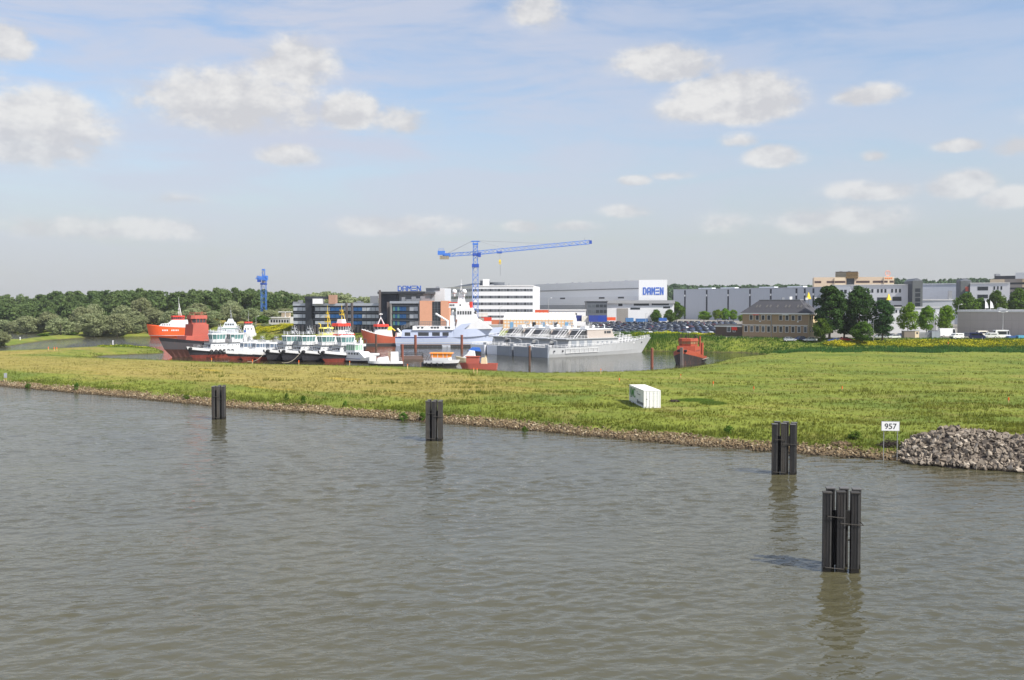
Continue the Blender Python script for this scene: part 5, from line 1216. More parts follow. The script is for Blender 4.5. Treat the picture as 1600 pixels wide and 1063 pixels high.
part('black_top', W_dark, e, lambda mb: mb.prism(back(pt(1552.5, 640), pt(1586, 632), 12), zt, Z(431.2, 636)))
part('sign_box', W_white, e, lambda mb: mb.prism(back(pt(1585.2, 628), pt(1622, 620), 3), zt+.02, Z(426, 625)))
roofbits(e, [(X(1557, 642), 642, Z(431.2, 636), 3, 2, 1.3)])

# -- concrete shed
A, B = pt(1496, 384), pt(1650, 352); e = base('plain grey concrete shed with white roof edge behind the parked vans', 'shed', [A, B], name='concrete_shed'); zb = e.location.z
zl = Z(485.2, 384); 
part('wall', mat('shed concrete', srgb(184,176,170), .85, 0, .06, .3, streak=.15, streakc=srgb(140,134,130)), e, lambda mb: mb.prism(back(A, B, 24), zb, zl-.5))
part('roof_edge', TRIM, e, lambda mb: mb.slab(A, B, -.003, 1, zl-.6, zl, 0, .3)); part('roof', mat('pale roof', (.6,.6,.6), .7), e, lambda mb: mb.prism(back((A[0], A[1]+.3), (B[0], B[1]+.3), 23), zl-.48, zl+.25))
part('wall_joints', mat('shed joint', srgb(160,152,148), .85), e, lambda mb: [mb.slab(A, B, i/14, i/14+.0012, zb, zl-.6, 0, .02) for i in range(1, 14)]+[mb.slab(A, B, .001, 1, zb+(zl-zb)*q, zb+(zl-zb)*q+.06, 0, .015) for q in (.3, .62)])
roofbits(e, [(X(1568, 380), 382, zl, 2.4, 2, .7), (X(1574, 380), 386, zl, 1.5, 1.5, 1.0)])
# white building behind the lime trees
A, B = pt(1386, 402), pt(1470, 396); e = base('sunlit white low building half hidden behind the pointed trees', 'building', [A, B], name='white_building'); zb = e.location.z; zt = bandz(A, B, 481)
part('wall', W_white, e, lambda mb: mb.prism(back(A, B, 10), zb, zt)); part('roof', TRIM, e, lambda mb: mb.prism(back((A[0]-.3, A[1]-.3), (B[0]+.3, B[1]-.3), 10.6), zt, zt+.35))
for p0 in (1399, 1405, 1412, 1440, 1448): part('window', G_dark, e, lambda mb: mb.slab(A, B, frac(A, B, p0), frac(A, B, p0+2.6), bandz(A, B, 489), bandz(A, B, 484.5), 0, .06))
part('door', mat('gate grey', (.4,.4,.41), .6), e, lambda mb: mb.slab(A, B, frac(A, B, 1455), frac(A, B, 1463), zb, bandz(A, B, 497), 0, .06))
# ------------------------------------------------------------------ ships and boats
H_BLACK = mat('black hull', srgb(44,44,50), .45, 0, .25, .5, streak=.3, streakc=(.09,.07,.06)); H_RED = mat('red antifouling', srgb(158,74,60), .75, 0, .2, .8, streak=.6, streakc=(.12,.06,.05))
S_WHITE = mat('ship white', (.80,.80,.80), .4, 0, .04, .5, streak=.18, streakc=(.48,.42,.36)); S_GREY = mat('naval grey', srgb(176,178,180), .5, .1, .08, .4, streak=.25, streakc=srgb(140,136,130))
S_GREYD = mat('transom grey', srgb(136,142,150), .55, .05, .1, .5, streak=.2, streakc=srgb(90,94,100)); DECKG = mat('deck grey', srgb(120,122,122), .8, 0, .2, .8); DECKR = mat('deck red', srgb(150,78,62), .8, 0, .2, .8)
PRIMER = mat('red primer', srgb(172,88,74), .75, 0, .2, .4, streak=.3, streakc=srgb(150,66,52)); TYRE = mat('tyre rubber', (.018,.018,.02), .85, 0, .3, 2); W_TEAL = glassm('tinted bridge glass', srgb(104,142,140), .12)
NAVY = mat('navy stripe', srgb(40,56,120), .45, 0, .1); ICE = mat('ice blue hull', srgb(196,206,228), .4, 0, .05, .3, streak=.12, streakc=srgb(140,150,172)); ORH = mat('orange hull', srgb(250,98,36), .45, 0, .08, .5, streak=.12, streakc=srgb(190,70,40))
YEL = mat('crane yellow', srgb(236,206,60), .55, 0, .1, .8); REDS = mat('signal red', srgb(214,62,44), .5, 0, .1, .6); ANTENNA = mat('antenna white', (.52,.53,.54), .5); DKG = mat('dark fittings', srgb(60,62,66), .6, 0, .2, 1)

def hull(e, L, B, rows, bands, st=.82, s0=.42, p=2.0, n=18, deck=None, deckm=None, tum=0):
    def pts(r):
        zs, zb, w_, xs, xb = r; L_, R_ = [], []
        for i in range(n+1):
            s = i/n; f = st+(1-st)*min(1, s/.25)
            if s > s0: f *= max(0, 1-((s-s0)/(1-s0))**p)
            x = xs+(xb-xs)*s; z = zs+(zb-zs)*s**2.2; h = B/2*w_*f
            L_.append((x, h, z)); R_.append((x, -h, z))
        return L_, R_
    for nm, m, i, j in bands:
        mb = MB(); a, b_ = pts(rows[i]), pts(rows[j]); N = n+1
        for k in (0, 1):
            mb.add(a[k]+b_[k], [(q, q+1, q+1+N, q+N) if k else (q+1, q, q+N, q+1+N) for q in range(n)])
        mb.add([a[0][0], a[1][0], b_[1][0], b_[0][0]], [(0,1,2,3)])
        mb.build(nm, m, e)
    if deck is not None:
        a = pts(deck); mb = MB(); N = n+1
        mb.add(a[0]+a[1], [(q, q+N, q+1+N, q+1) for q in range(n)]); mb.build('deck', deckm or DECKG, e)
def P_(name, m, e, fn, smooth=False):
    mb = MB(); fn(mb); return mb.build(name, m, e, smooth=smooth)
def ring(poly, z0, z1, s, cx, mb, mi=0):
    n = len(poly); vs = [(x, y, z0) for x, y in poly]+[(cx+(x-cx)*s, y*s, z1) for x, y in poly]
    mb.add(vs, [tuple(range(n))[::-1], tuple(range(n, 2*n))]+[(i, (i+1)%n, (i+1)%n+n, i+n) for i in range(n)], mi)
def wheelhouse(e, x0, x1, hw, z0, zg0, zg1, zr, white, glass, roofm=None, name='wheelhouse', flare=1.08):
    c = min(hw*.5, (x1-x0)*.3); poly = [(x0,-hw+c*.4),(x0+c*.4,-hw),(x1-c,-hw),(x1,-hw+c),(x1,hw-c),(x1-c,hw),(x0+c*.4,hw),(x0,hw-c*.4)]
    cx = (x0+x1)/2
    w_ = P_(name, white, e, lambda mb: ring(poly, z0, zg0, 1.0, cx, mb))
    P_('window_band', glass, w_, lambda mb: ring(poly, zg0, zg1, flare, cx, mb))
    pl2 = [(cx+(x-cx)*flare, y*flare) for x, y in poly]
    def mull(mb):
        for i in range(len(poly)):
            j = (i+1) % len(poly); d = math.hypot(poly[j][0]-poly[i][0], poly[j][1]-poly[i][1]); k = max(1, round(d/1.0))
            for q in range(k):
                f = q/k; a = [poly[i][t]+(poly[j][t]-poly[i][t])*f for t in (0, 1)]; b_ = [pl2[i][t]+(pl2[j][t]-pl2[i][t])*f for t in (0, 1)]
                mb.tube((cx+(a[0]-cx)*1.01, a[1]*1.01, zg0), (cx+(b_[0]-cx)*1.01, b_[1]*1.01, zg1), .075, 4)
    P_('mullions', white, w_, lambda mb: (mull(mb), [mb.tube((cx+(poly[i][0]-cx)*1.01, poly[i][1]*1.01, zg0+.03), (cx+(poly[(i+1)%8][0]-cx)*1.01, poly[(i+1)%8][1]*1.01, zg0+.03), .09, 4) for i in range(8)]))
    P_('roof', roofm or white, w_, lambda mb: ring([(cx+(x-cx)*1.06, y*1.06) for x, y in pl2], zg1, zr, .96, cx, mb))
    return w_
def mast(e, x, z0, z1, m, arms=((.5, 1.6), (.75, 1.1)), dome=False, tri=0.):
    def f(mb):
        mb.tube((x, 0, z0), (x, 0, z1), .13, 6, .05)
        if tri: mb.tube((x-tri, .7, z0), (x, 0, z0+(z1-z0)*.7), .09, 5); mb.tube((x-tri, -.7, z0), (x, 0, z0+(z1-z0)*.7), .09, 5)
        for q, w_ in arms:
            z = z0+(z1-z0)*q; mb.tube((x, -w_, z), (x, w_, z), .07, 5); mb.bx(x+.1, x+.4, -w_*.7, w_*.7, z+.12, z+.3)
            for y in (-w_, w_): mb.tube((x, y, z), (x, y, z+.8), .04, 4)
    o = P_('mast', m, e, f)
    if dome: P_('radome', S_WHITE, o, lambda mb: mb.sphere((x, 1.5, z0+(z1-z0)*.45), .7, 10, 7), True); P_('radome', S_WHITE, o, lambda mb: mb.sphere((x, -1.5, z0+(z1-z0)*.45), .7, 10, 7), True)
    return o
def rail(mb, pts, h=1.0, r=.035, n=2):
    for a, b_ in zip(pts[:-1], pts[1:]):
        a = Vector(a); b_ = Vector(b_); k = max(1, int((b_-a).length/1.6))
        for i in range(k+1): q = a.lerp(b_, i/k); mb.tube(q, q+Vector((0,0,h)), r, 4)
        for j in range(1, n+1): mb.tube(a+Vector((0,0,h*j/n)), b_+Vector((0,0,h*j/n)), r, 4)
def ports(mb, xs, y, z, r=.17):
    for x in xs:
        for s_ in (-1, 1): mb.tube((x, s_*(y-.05), z), (x, s_*(y+.05), z), r, 8)
def ship(name, label, cat, bow, dirv, L, group=None):
    d = Vector((dirv[0], dirv[1])).normalized(); c = Vector(bow)-d*(L/2)
    return thing(name, label, cat, (c.x, c.y, 0), math.atan2(d.y, d.x), group)

# -- harbour tugs in a row
TG = 'black and white tugs moored side by side'
def tug_hull(e, L, B, zb, zs, red=True, whiteh=1.05):
    a = L/2
    rows = [(-1.6,-1.6,.55,-a+1.5,a-4.0),(.0,.0,.86,-a+.5,a-1.9),((.95 if red else .4),(1.05 if red else .4),.95,-a+.2,a-1.2),(zs-whiteh,zb-whiteh,1.0,-a,a-.35),(zs-.3,zb-.1,1.02,-a,a)]
    hull(e, L, B, rows, [('hull_bottom', H_RED if red else H_BLACK, 0, 2), ('hull', H_BLACK, 2, 3), ('bulwark', S_WHITE, 3, 4)], deck=(zs-.95, zb-.75, .97, -a+.1, a-.5), st=.86, s0=.5, p=2.3)
    P_('rubbing_strake', TYRE, e, lambda mb: [mb.tube((-a+i*L/12, s_*B/2*1.01*(1 if i < 7 else max(0, 1-((i/12-.5)/.5)**2.3)), zs-whiteh+(zb-zs)*(i/12)**2.2), (-a+(i+1)*L/12*.999, s_*B/2*1.01*(1 if i < 6 else max(0, 1-(((i+1)/12-.5)/.5)**2.3)), zs-whiteh+(zb-zs)*((i+1)/12)**2.2), .14, 6) for i in range(12) for s_ in (-1, 1)])
def make_tug(L=21, B=6.8, red=True, tyres=False, hs=1.0, name='tug'):
    e = thing(name, 'x', 'tug', (0, 0, 0)); zb, zs = 3.7*hs, 2.3*hs; a = L/2
    tug_hull(e, L, B, zb, zs, red)
    P_('walkway', DECKG, e, lambda mb: mb.bx(-3.3, 4.3, -2.2, 2.2, 4.5*hs, 4.58*hs)); P_('deckhouse', mat('house white', (.68,.69,.70), .5, 0, .08, .8, streak=.3, streakc=(.36,.33,.30)), e, lambda mb: mb.exy([(-3.2,1.4),(4.4,1.6),(3.9,4.5*hs),(-2.8,4.5*hs)], -1.8, 1.8))
    P_('porthole', DKG, e, lambda mb: ports(mb, (-2.0,-.7,.5,1.4,2.9), 1.8, 3.7*hs))
    P_('front_windows', DKG, e, lambda mb: [mb.bx(3.7, 4.2, y-.22, y+.22, 3.3*hs, 3.95*hs) for y in (-1.2, -.4, .4, 1.2)])
    wheelhouse(e, -1.5, 2.7, 1.7, 4.5*hs, 5.45*hs, 7.0*hs, 7.25*hs, S_WHITE, W_TEAL, flare=1.14)
    for y in (-1.35, 1.35): P_('funnel', S_WHITE, e, lambda mb: (mb.exy([(-5.2,1.4),(-3.7,1.4),(-3.9,5.9*hs),(-4.9,5.9*hs)], y-.42, y+.42), mb.tube((-4.4, y, 5.9*hs), (-4.6, y, 6.7*hs), .2, 8)))
    mast(e, -.9, 7.5*hs, 10.2*hs, ANTENNA, ((.32, 1.5), (.62, 1.0)), tri=.6)
    P_('roof_rail', ANTENNA, e, lambda mb: (rail(mb, [(-1.3,-1.5,7.5*hs),(2.2,-1.5,7.5*hs),(2.4,0,7.5*hs),(2.2,1.5,7.5*hs),(-1.3,1.5,7.5*hs)], .75), mb.tube((2.4,.8,7.5*hs),(2.4,.8,8.4*hs),.16,6), mb.tube((2.2,-1.0,7.5*hs),(2.2,-1.0,8.6*hs),.1,6), mb.sphere((.8,1.2,8.1*hs),.35,8,6)))
    P_('deck_rail', ANTENNA, e, lambda mb: (rail(mb, [(-2.8,-1.8,4.5*hs),(3.8,-1.8,4.5*hs),(3.8,1.8,4.5*hs),(-2.8,1.8,4.5*hs)], .9), rail(mb, [(5.4,-1.9,2.8*hs),(8.2,-1.0,3.1*hs)], .9), rail(mb, [(5.4,1.9,2.8*hs),(8.2,1.0,3.1*hs)], .9)))
    P_('towing_winch', DKG, e, lambda mb: (mb.tube((6.6,-.9,2.9*hs),(6.6,.9,2.9*hs),.5,10), mb.rbx(6.6,0,2.1*hs,1.4,2.2,.5))); P_('tow_post', DKG, e, lambda mb: mb.tube((-6.2,0,1.2),(-6.2,0,3.4*hs),.18,6))
    P_('life_raft', S_WHITE, e, lambda mb: (mb.tube((-2.9,-1.7,5.1*hs),(-1.8,-1.7,5.1*hs),.33,8)), True)
    P_('bow_fender', TYRE, e, lambda mb: mb.tube((a-.9,-1.05,zb-.75),(a-.9,1.05,zb-.75),.42,8))
    if tyres:
        for i in range(6):
            for s_ in (-1, 1): P_('tyre_fender', TYRE, e, lambda mb: mb.torus((5.2-i*1.5, s_*(B/2+.18)*(1 if i else .93), 1.95), .5, .2, 'y'))
    return e
DT = (-.60, -.80)
def put(e, label, bow, L, group=TG, dirv=DT):
    d = Vector(dirv).normalized(); c = Vector(bow)-d*(L/2); e.location = (c.x, c.y, 0); e.rotation_euler.z = math.atan2(d.y, d.x)
    e['label'] = label
    if group: e['group'] = group
tA = make_tug(23, 7.4, True, True, 1.02); put(tA, 'black tug with row of tyre fenders, leftmost bow in front of the rusty dark hull', pt(291, 298), 23)
t1 = make_tug(21, 6.8, True); t2 = make_tug(21, 6.8, False)
put(t1, 'black and white tug hidden behind the one with tyre fenders', pt(325, 304), 21)
TL = [(412, 284.5, 'black tug just right of the small cabin launches, first of four tall green windowed tugs'), (436.5, 282.5, 'second of the four tall green windowed tugs, counted from the left'), (467.5, 279.5, 'third of the four tall green windowed tugs, counted from the left'), (498, 276.5, 'rightmost tall green windowed tug with orange red waterline')]
for i, (px, Y, l) in enumerate(TL):
    o = t2 if i == 0 else (copy_tree(t1) if i == 3 else copy_tree(t2)); put(o, l, pt(px, Y), 21)
def make_launch():
    L, B = 15.5, 5.0; a = L/2; e = thing('pilot_launch', 'x', 'launch', (0, 0, 0))
    rows = [(-1.2,-1.2,.55,-a+1,a-3.4),(.0,.0,.86,-a+.4,a-1.8),(.9,1.0,.95,-a+.2,a-1.1),(1.15,1.9,1.0,-a,a-.4),(1.7,2.9,1.03,-a,a)]
    hull(e, L, B, rows, [('hull_bottom', H_RED, 0, 2), ('hull', H_BLACK, 2, 3), ('bulwark', S_WHITE, 3, 4)], deck=(1.45, 2.5, .97, -a+.1, a-.4), st=.86, s0=.45, p=2.2)
    P_('cabin', S_WHITE, e, lambda mb: mb.exy([(-4.6,1.4),(3.4,1.6),(2.3,3.2),(-4.6,3.2)], -1.75, 1.75))
    wheelhouse(e, -4.2, 1.6, 1.7, 3.2, 3.5, 4.75, 5.05, S_WHITE, glassm('smoky cabin glass', srgb(104,118,136), .12), flare=.97)
    mast(e, -1.6, 5.0, 7.0, ANTENNA, ((.35, 1.1), (.7, .7)))
    P_('roof_gear', ANTENNA, e, lambda mb: (rail(mb, [(-4,-1.4,5.0),(1.2,-1.4,5.0)], .6), rail(mb, [(-4,1.4,5.0),(1.2,1.4,5.0)], .6), mb.rbx(-3, 0, 5.0, 1.2, 1.4, .5), mb.tube((.6,.5,5.0),(.6,.5,5.9),.12,6)))
    P_('deck_rail', ANTENNA, e, lambda mb: (rail(mb, [(2.6,-1.9,2.0),(6.2,-.7,2.5)], .8), rail(mb, [(2.6,1.9,2.0),(6.2,.7,2.5)], .8)))
    return e
l0 = make_launch()
for i, (px, Y, l) in enumerate([(351, 291.5, 'small cabin launch with smoky windows, left one of three between the taller tugs'), (370, 289, 'small cabin launch with smoky windows, middle one of three'), (392, 286.5, 'small cabin launch with smoky windows, right one of three')]):
    o = l0 if i == 0 else copy_tree(l0); put(o, l, pt(px, Y), 15.5, 'small cabin launches between the tugs')
# mooring lines to the bank
for a, b_, l in ((pt(413, 284.5), pt(386, 262), 'mooring line from the first tall windowed tug down to the bank'), (pt(468, 279.5), pt(440, 256), 'mooring line from the third tall windowed tug down to the bank')):
    mb = MB(); p0 = Vector((a[0], a[1], 2.4)); p1 = Vector((b_[0], b_[1], 1.2)); pp = [p0.lerp(p1, i/8)-Vector((0,0,.9*math.sin(math.pi*i/8))) for i in range(9)]
    for q, r_ in zip(pp[:-1], pp[1:]): mb.tube(q, r_, .05, 5)
    tag(mb.build('mooring_line', mat('rope', srgb(170,160,140), .9)), l, 'rope')

# -- unfinished dark hull with primer red superstructure
e = ship('tug_hull', 'large unfinished dark hull with bare red primer superstructure, left of the tug row', 'ship', pt(247, 302), (-.66, -.75), 30)
a = 15; HB = mat('unfinished grey hull', srgb(84,80,84), .6, 0, .2, .4, streak=.4, streakc=srgb(112,70,56)); HBR = mat('rusty plates', srgb(112,74,66), .8, 0, .25, .5, streak=.5, streakc=srgb(70,52,48))
rows = [(-1.8,-1.8,.4,-a+2,a-6.5),(.2,.2,.74,-a+.8,a-3.6),(2.2,2.6,.92,-a+.3,a-1.9),(3.6,5.2,1.0,-a,a-.6),(4.3,6.4,1.02,-a,a)]
hull(e, 30, 10.4, rows, [('hull_bottom', HBR, 0, 2), ('hull', HB, 2, 3), ('bulwark', H_BLACK, 3, 4)], deck=(3.9, 5.6, .98, -a+.1, a-.5), deckm=DECKR, st=.86, s0=.5, p=2.2)
P_('lower_house', PRIMER, e, lambda mb: mb.exy([(-1.4,3.4),(7.6,4.4),(7.0,6.6),(-1.4,6.6)], -2.7, 2.7))
P_('upper_house', PRIMER, e, lambda mb: mb.exy([(-.9,6.6),(4.8,6.6),(4.4,10.2),(-.9,10.2)], -2.3, 2.3))
w_ = P_('wheelhouse', PRIMER, e, lambda mb: (ring([(-.5,-1.8),(3.4,-1.8),(4.2,-1.1),(4.2,1.1),(3.4,1.8),(-.5,1.8)], 10.2, 10.6, 1, 0, mb), ring([(-.7,-2.0),(3.6,-2.0),(4.6,-1.2),(4.6,1.2),(3.6,2.0),(-.7,2.0)], 11.9, 13.0, .97, 0, mb)))
P_('window_opening', DKG, w_, lambda mb: ring([(-.4,-1.7),(3.3,-1.7),(4.0,-1.05),(4.0,1.05),(3.3,1.7),(-.4,1.7)], 10.6, 11.9, 1.04, 0, mb))
P_('mullions', PRIMER, w_, lambda mb: [ring([(-.5,-1.8),(3.4,-1.8),(4.2,-1.1),(4.2,1.1),(3.4,1.8),(-.5,1.8)], 10.55, 10.68, 1, 0, mb)]+[mb.tube((x, s_*1.74, 10.6), (x, s_*1.84, 11.9), .1, 5) for x in (-.3,.8,1.9,3.0) for s_ in (-1, 1)]+[mb.tube((4.1, y, 10.6), (4.3, y, 11.9), .1, 5) for y in (-1.0,-.35,.35,1.0)])
P_('roof_rail', PRIMER, e, lambda mb: (rail(mb, [(-.4,-1.8,13.0),(3.4,-1.8,13.0),(4.2,0,13.0),(3.4,1.8,13.0),(-.4,1.8,13.0),(-.4,-1.8,13.0)], .9, .05), mb.tube((0,0,13),(0,0,14.2),.1,6)))
P_('funnel', PRIMER, e, lambda mb: (mb.exy([(-1.8,3.6),(-.92,3.6),(-.92,13.0),(-1.6,13.0)], -2.2, -1.2)))
P_('house_side_door', HBR, e, lambda mb: (mb.bx(3.2, 4.3, -2.36, -2.28, 6.7, 9.4)))
P_('bow_lettering', S_WHITE, e, lambda mb: [mb.rbx(4.2+i*.42, -5.1*max(.2, 1-(((4.2+i*.42+15)/30-.5)/.5)**2.2)-.12, 4.75+.05*i, .26, .12, .42, R(-24+i*1.0)) for i in range(8)])

# -- orange ship at far left
e = ship('supply_ship', 'bright orange ship with white deck and red wheelhouse moored at far left', 'ship', pt(229, 498), (-1, -.12), 27); a = 13.5
rows = [(-1,-1,.6,-a+1,a-3),(.0,.0,.85,-a+.3,a-1.6),(.9,.9,.93,-a,a-1.2),(1.15,1.15,.95,-a,a-1.0),(5.0,6.6,1.0,-a,a)]
hull(e, 27, 8, rows, [('hull_bottom', ORH, 0, 2), ('white_line', S_WHITE, 2, 3), ('hull', ORH, 3, 4)], deck=(4.7, 6.2, .98, -a+.1, a-.4), st=.9, s0=.62, p=2.2)
P_('deckhouse', S_WHITE, e, lambda mb: mb.exy([(-9,4.6),(7.5,5.2),(5.6,7.0),(2.4,7.2),(.4,8.9),(-9,8.9)], -3.2, 3.2)); P_('house_windows', DKG, e, lambda mb: [mb.bx(x, x+.7, -3.25, 3.25, 6.2, 6.6) for x in (1.2, 2.4, 3.6, 4.6)])
wheelhouse(e, -4.6, 1.0, 2.4, 8.8, 9.2, 10.3, 11.0, REDS, DKG, REDS, flare=1.05); mast(e, -2.4, 10.8, 20.5, S_WHITE, ((.15, 1.6), (.34, 1.1)), tri=1.2)
P_('hull_lettering', S_WHITE, e, lambda mb: [mb.rbx(4.8-i*.75, 3.93, 3.3, .45, .12, .75) for i in range(11) if i not in (4, 5)])
# -- pale patrol boat and white/red boat behind the tugs
e = ship('survey_ship', 'pale grey ship with tall mast and stepped bridge behind the left tugs', 'ship', pt(324, 470), (-1, -.1), 15.6); e.scale = (.65, .8, .96); a = 12
hull(e, 24, 7, [(-1,-1,.6,-a,a-3),(0,0,.85,-a,a-2),(3.0,4.6,1,-a,a)], [('hull_bottom', S_GREY, 0, 1), ('hull', mat('pale ship grey', srgb(214,220,226), .45, 0, .05, .4), 1, 2)], deck=(2.8, 4.3, .98, -a, a-.4), st=.9, s0=.5, p=2)
PG = MATS['pale ship grey']
P_('deckhouse', PG, e, lambda mb: mb.exy([(-10,2.8),(5,3.4),(3.6,6.0),(-10,6.0)], -2.9, 2.9)); P_('bridge_deck', PG, e, lambda mb: mb.exy([(-9.6,6.0),(0.5,6.0),(-1.2,8.6),(-7.4,8.6)], -2.4, 2.4)); P_('bridge_windows', DKG, e, lambda mb: [mb.bx(x, x+1.1, -2.46, 2.46, 7.0, 7.8) for x in (-7.5,-5.8,-4.1,-2.4)]+[mb.bx(x, x+.8, -2.95, 2.95, 4.4, 4.9) for x in (-2, -.5)])
P_('top_house', PG, e, lambda mb: mb.exy([(-7,8.6),(-2.4,8.6),(-3.4,10.2),(-6.0,10.2)], -1.5, 1.5)); mast(e, -4.8, 10, 16.4, S_GREY, ((.2, 1.6), (.42, 1.1), (.6, .8)), tri=1.0); P_('green_line', mat('green line', srgb(60,110,90), .5), e, lambda mb: mb.bx(-10.02, 1.5, -2.96, 2.96, 5.2, 5.5))
e = ship('workboat', 'white boat with red roofed wheelhouse behind the left tugs', 'boat', pt(374, 482), (-1, -.2), 8); e.scale = (.62, .8, .95); a = 6.5
hull(e, 13, 5, [(-1,-1,.6,-a,a-2),(0,0,.85,-a,a-1),(2.6,3.6,1,-a,a)], [('hull_bottom', NAVY, 0, 1), ('hull', S_WHITE, 1, 2)], deck=(2.4, 3.3, .98, -a, a-.4), st=.9, s0=.5, p=2)
P_('deckhouse', S_WHITE, e, lambda mb: mb.exy([(-6,2.4),(3.4,2.8),(2.8,6.6),(-4.4,6.6)], -2, 2)); wheelhouse(e, -3.2, 2.6, 1.9, 6.6, 7.0, 7.9, 8.6, S_WHITE, DKG, REDS); mast(e, -.6, 8.5, 14.5, ANTENNA, ((.3, .8),)); P_('side_windows', DKG, e, lambda mb: [mb.bx(x, x+.9, -2.05, 2.05, 4.6, 5.3) for x in (-3.4, -.8, 1.2)])
P_('blue_panel', mat('panel blue', srgb(60,100,170), .5), e, lambda mb: mb.bx(1.2, 2.9, -2.07, 2.07, 3.2, 4.4))

# -- yellow tug and white tug with red band behind the row
e = ship('yellow_tug', 'yellow tug with tall yellow mast behind the row of tugs', 'tug', pt(484, 330), (-.5, -.86), 18); a = 9
YW = mat('pale yellow', srgb(236,226,120), .5, 0, .06, .6)
hull(e, 18, 6, [(-1,-1,.6,-a,a-3),(0,0,.85,-a,a-2),(1.8,2.6,1,-a,a-.4),(2.6,3.6,1,-a,a)], [('hull_bottom', H_RED, 0, 1), ('hull', H_BLACK, 1, 2), ('bulwark', YW, 2, 3)], deck=(2.0, 3.0, .98, -a, a-.4), st=.86, s0=.5, p=2.2)
P_('deckhouse', YW, e, lambda mb: mb.exy([(-3.5,2.0),(4,2.4),(3.6,6.2),(-3,6.2)], -2.1, 2.1)); wheelhouse(e, -1.4, 3.0, 1.8, 6.2, 6.7, 8.2, 8.6, YW, DKG); mast(e, 0, 8.5, 16.2, YEL, ((.25, 1.3), (.45, .9), (.62, .6)), tri=1.2)
P_('funnel', YW, e, lambda mb: (mb.bx(-4.6, -3.5, -1.9, -1.0, 2, 6.9), mb.bx(-4.6, -3.5, 1.0, 1.9, 2, 6.9))); P_('fire_monitor', YEL, e, lambda mb: (mb.tube((2.2,-1.2,8.6),(2.2,-1.2,9.6),.15,6), mb.tube((2.2,-1.2,9.6),(3.3,-1.2,10.1),.12,6)))
e = ship('white_tug', 'white tug with red band round its wheelhouse roof behind the tug row', 'tug', pt(506, 332), (-.5, -.86), 19); a = 9.5
hull(e, 19, 6.4, [(-1,-1,.6,-a,a-3),(0,0,.85,-a,a-2),(1.8,2.6,1,-a,a-.4),(2.6,3.6,1,-a,a)], [('hull_bottom', H_RED, 0, 1), ('hull', H_BLACK, 1, 2), ('bulwark', S_WHITE, 2, 3)], deck=(2.0, 3.0, .98, -a, a-.4), st=.86, s0=.5, p=2.2)
P_('deckhouse', S_WHITE, e, lambda mb: mb.exy([(-4,2.0),(4.4,2.4),(4,6.6),(-3.4,6.6)], -2.3, 2.3)); wheelhouse(e, -1.6, 3.4, 2.3, 6.6, 7.6, 9.0, 10.0, S_WHITE, DKG, REDS); P_('top_house', S_WHITE, e, lambda mb: mb.bx(-.8, 1.6, -1.2, 1.2, 9.95, 11.4, tx=.3, ty=.2)); mast(e, .2, 11.3, 16.4, YEL, ((.3, 1.1), (.55, .8)), tri=.8)
P_('red_band', REDS, e, lambda mb: mb.bx(-4.0, 4.3, -2.33, 2.33, 5.9, 6.3)); P_('side_windows', DKG, e, lambda mb: [mb.bx(x, x+.8, -2.36, 2.36, 4.2, 4.9) for x in (-2.5, -.5, 1.5)])
# yellow cabin and clutter on the quay between the tugs and the orange tug
def clutter(name, label, px, Y, z, m, fn, cat):
    e = thing(name, label, cat, (X(px, Y), Y, z)); fn(e); return e
e = thing('site_cabin', 'small orange yellow site cabin on the quay right of the white tug', 'cabin', (X(535, 432), 432, zg(X(535, 432), 432)-.2))
P_('body', mat('orange yellow', srgb(244,176,36), .55, 0, .06), e, lambda mb: mb.bx(-1.7, 1.7, -1.3, 1.3, 0, 2.7)); P_('opening', DKG, e, lambda mb: (mb.bx(-.9, -.1, -1.34, -1.28, .6, 2.0), mb.bx(.4, 1.1, -1.34, -1.28, .9, 2.0))); P_('roof', YEL, e, lambda mb: mb.bx(-1.8, 1.8, -1.4, 1.4, 2.7, 2.85))
e = thing('jetty', 'dark timber jetty with posts left of the orange tug', 'jetty', (X(556, 405), 405, 0))
P_('deck', FINB, e, lambda mb: mb.bx(-8, 5, -1.2, 1.2, 2.2, 2.5)); 
for i in range(5): P_('post', FINB, e, lambda mb: mb.tube((-7.5+i*3, -1.0, -2), (-7.5+i*3, -1.0, 3.2), .2, 7))

# -- orange red tug at the middle
e = ship('orange_tug', 'orange red tug with white bow rail and red wheelhouse roof left of the blue ship', 'tug', pt(564.5, 404), (-.95, -.3), 18.5); a = 9.25
OT = mat('tug vermilion', srgb(180,92,66), .5, 0, .12, .5, streak=.25, streakc=srgb(140,66,50))
hull(e, 18.5, 6.2, [(-1.2,-1.2,.6,-a+1,a-3),(.0,.0,.86,-a+.3,a-1.6),(.7,.8,.93,-a,a-1.2),(2.0,4.2,1.0,-a,a-.3),(3.0,6.4,1.03,-a,a+.3)], [('hull_bottom', H_BLACK, 0, 2), ('hull', OT, 2, 3), ('bulwark', OT, 3, 4)], deck=(2.2, 5.2, .98, -a, a-.5), deckm=DECKR, st=.86, s0=.5, p=2.3)
P_('bow_rail', S_WHITE, e, lambda mb: (mb.tube((a-.2,0,6.3),(a-6,2.6,4.3),.22,6), mb.tube((a-.2,0,6.3),(a-6,-2.6,4.3),.22,6), [mb.tube((a-1.5-i*1.2, s_*(.9+i*.4), 5.3-i*.35),(a-1.5-i*1.2, s_*(.9+i*.4), 6.4-i*.35),.12,5) for i in range(5) for s_ in (-1, 1)]))
P_('deckhouse', S_WHITE, e, lambda mb: mb.exy([(-3.5,2.4),(4.2,3.4),(3.8,5.8),(-3.0,5.8)], -2.0, 2.0)); wheelhouse(e, -1.2, 3.6, 1.9, 5.6, 6.2, 7.4, 8.4, S_WHITE, DKG, REDS, flare=1.2)
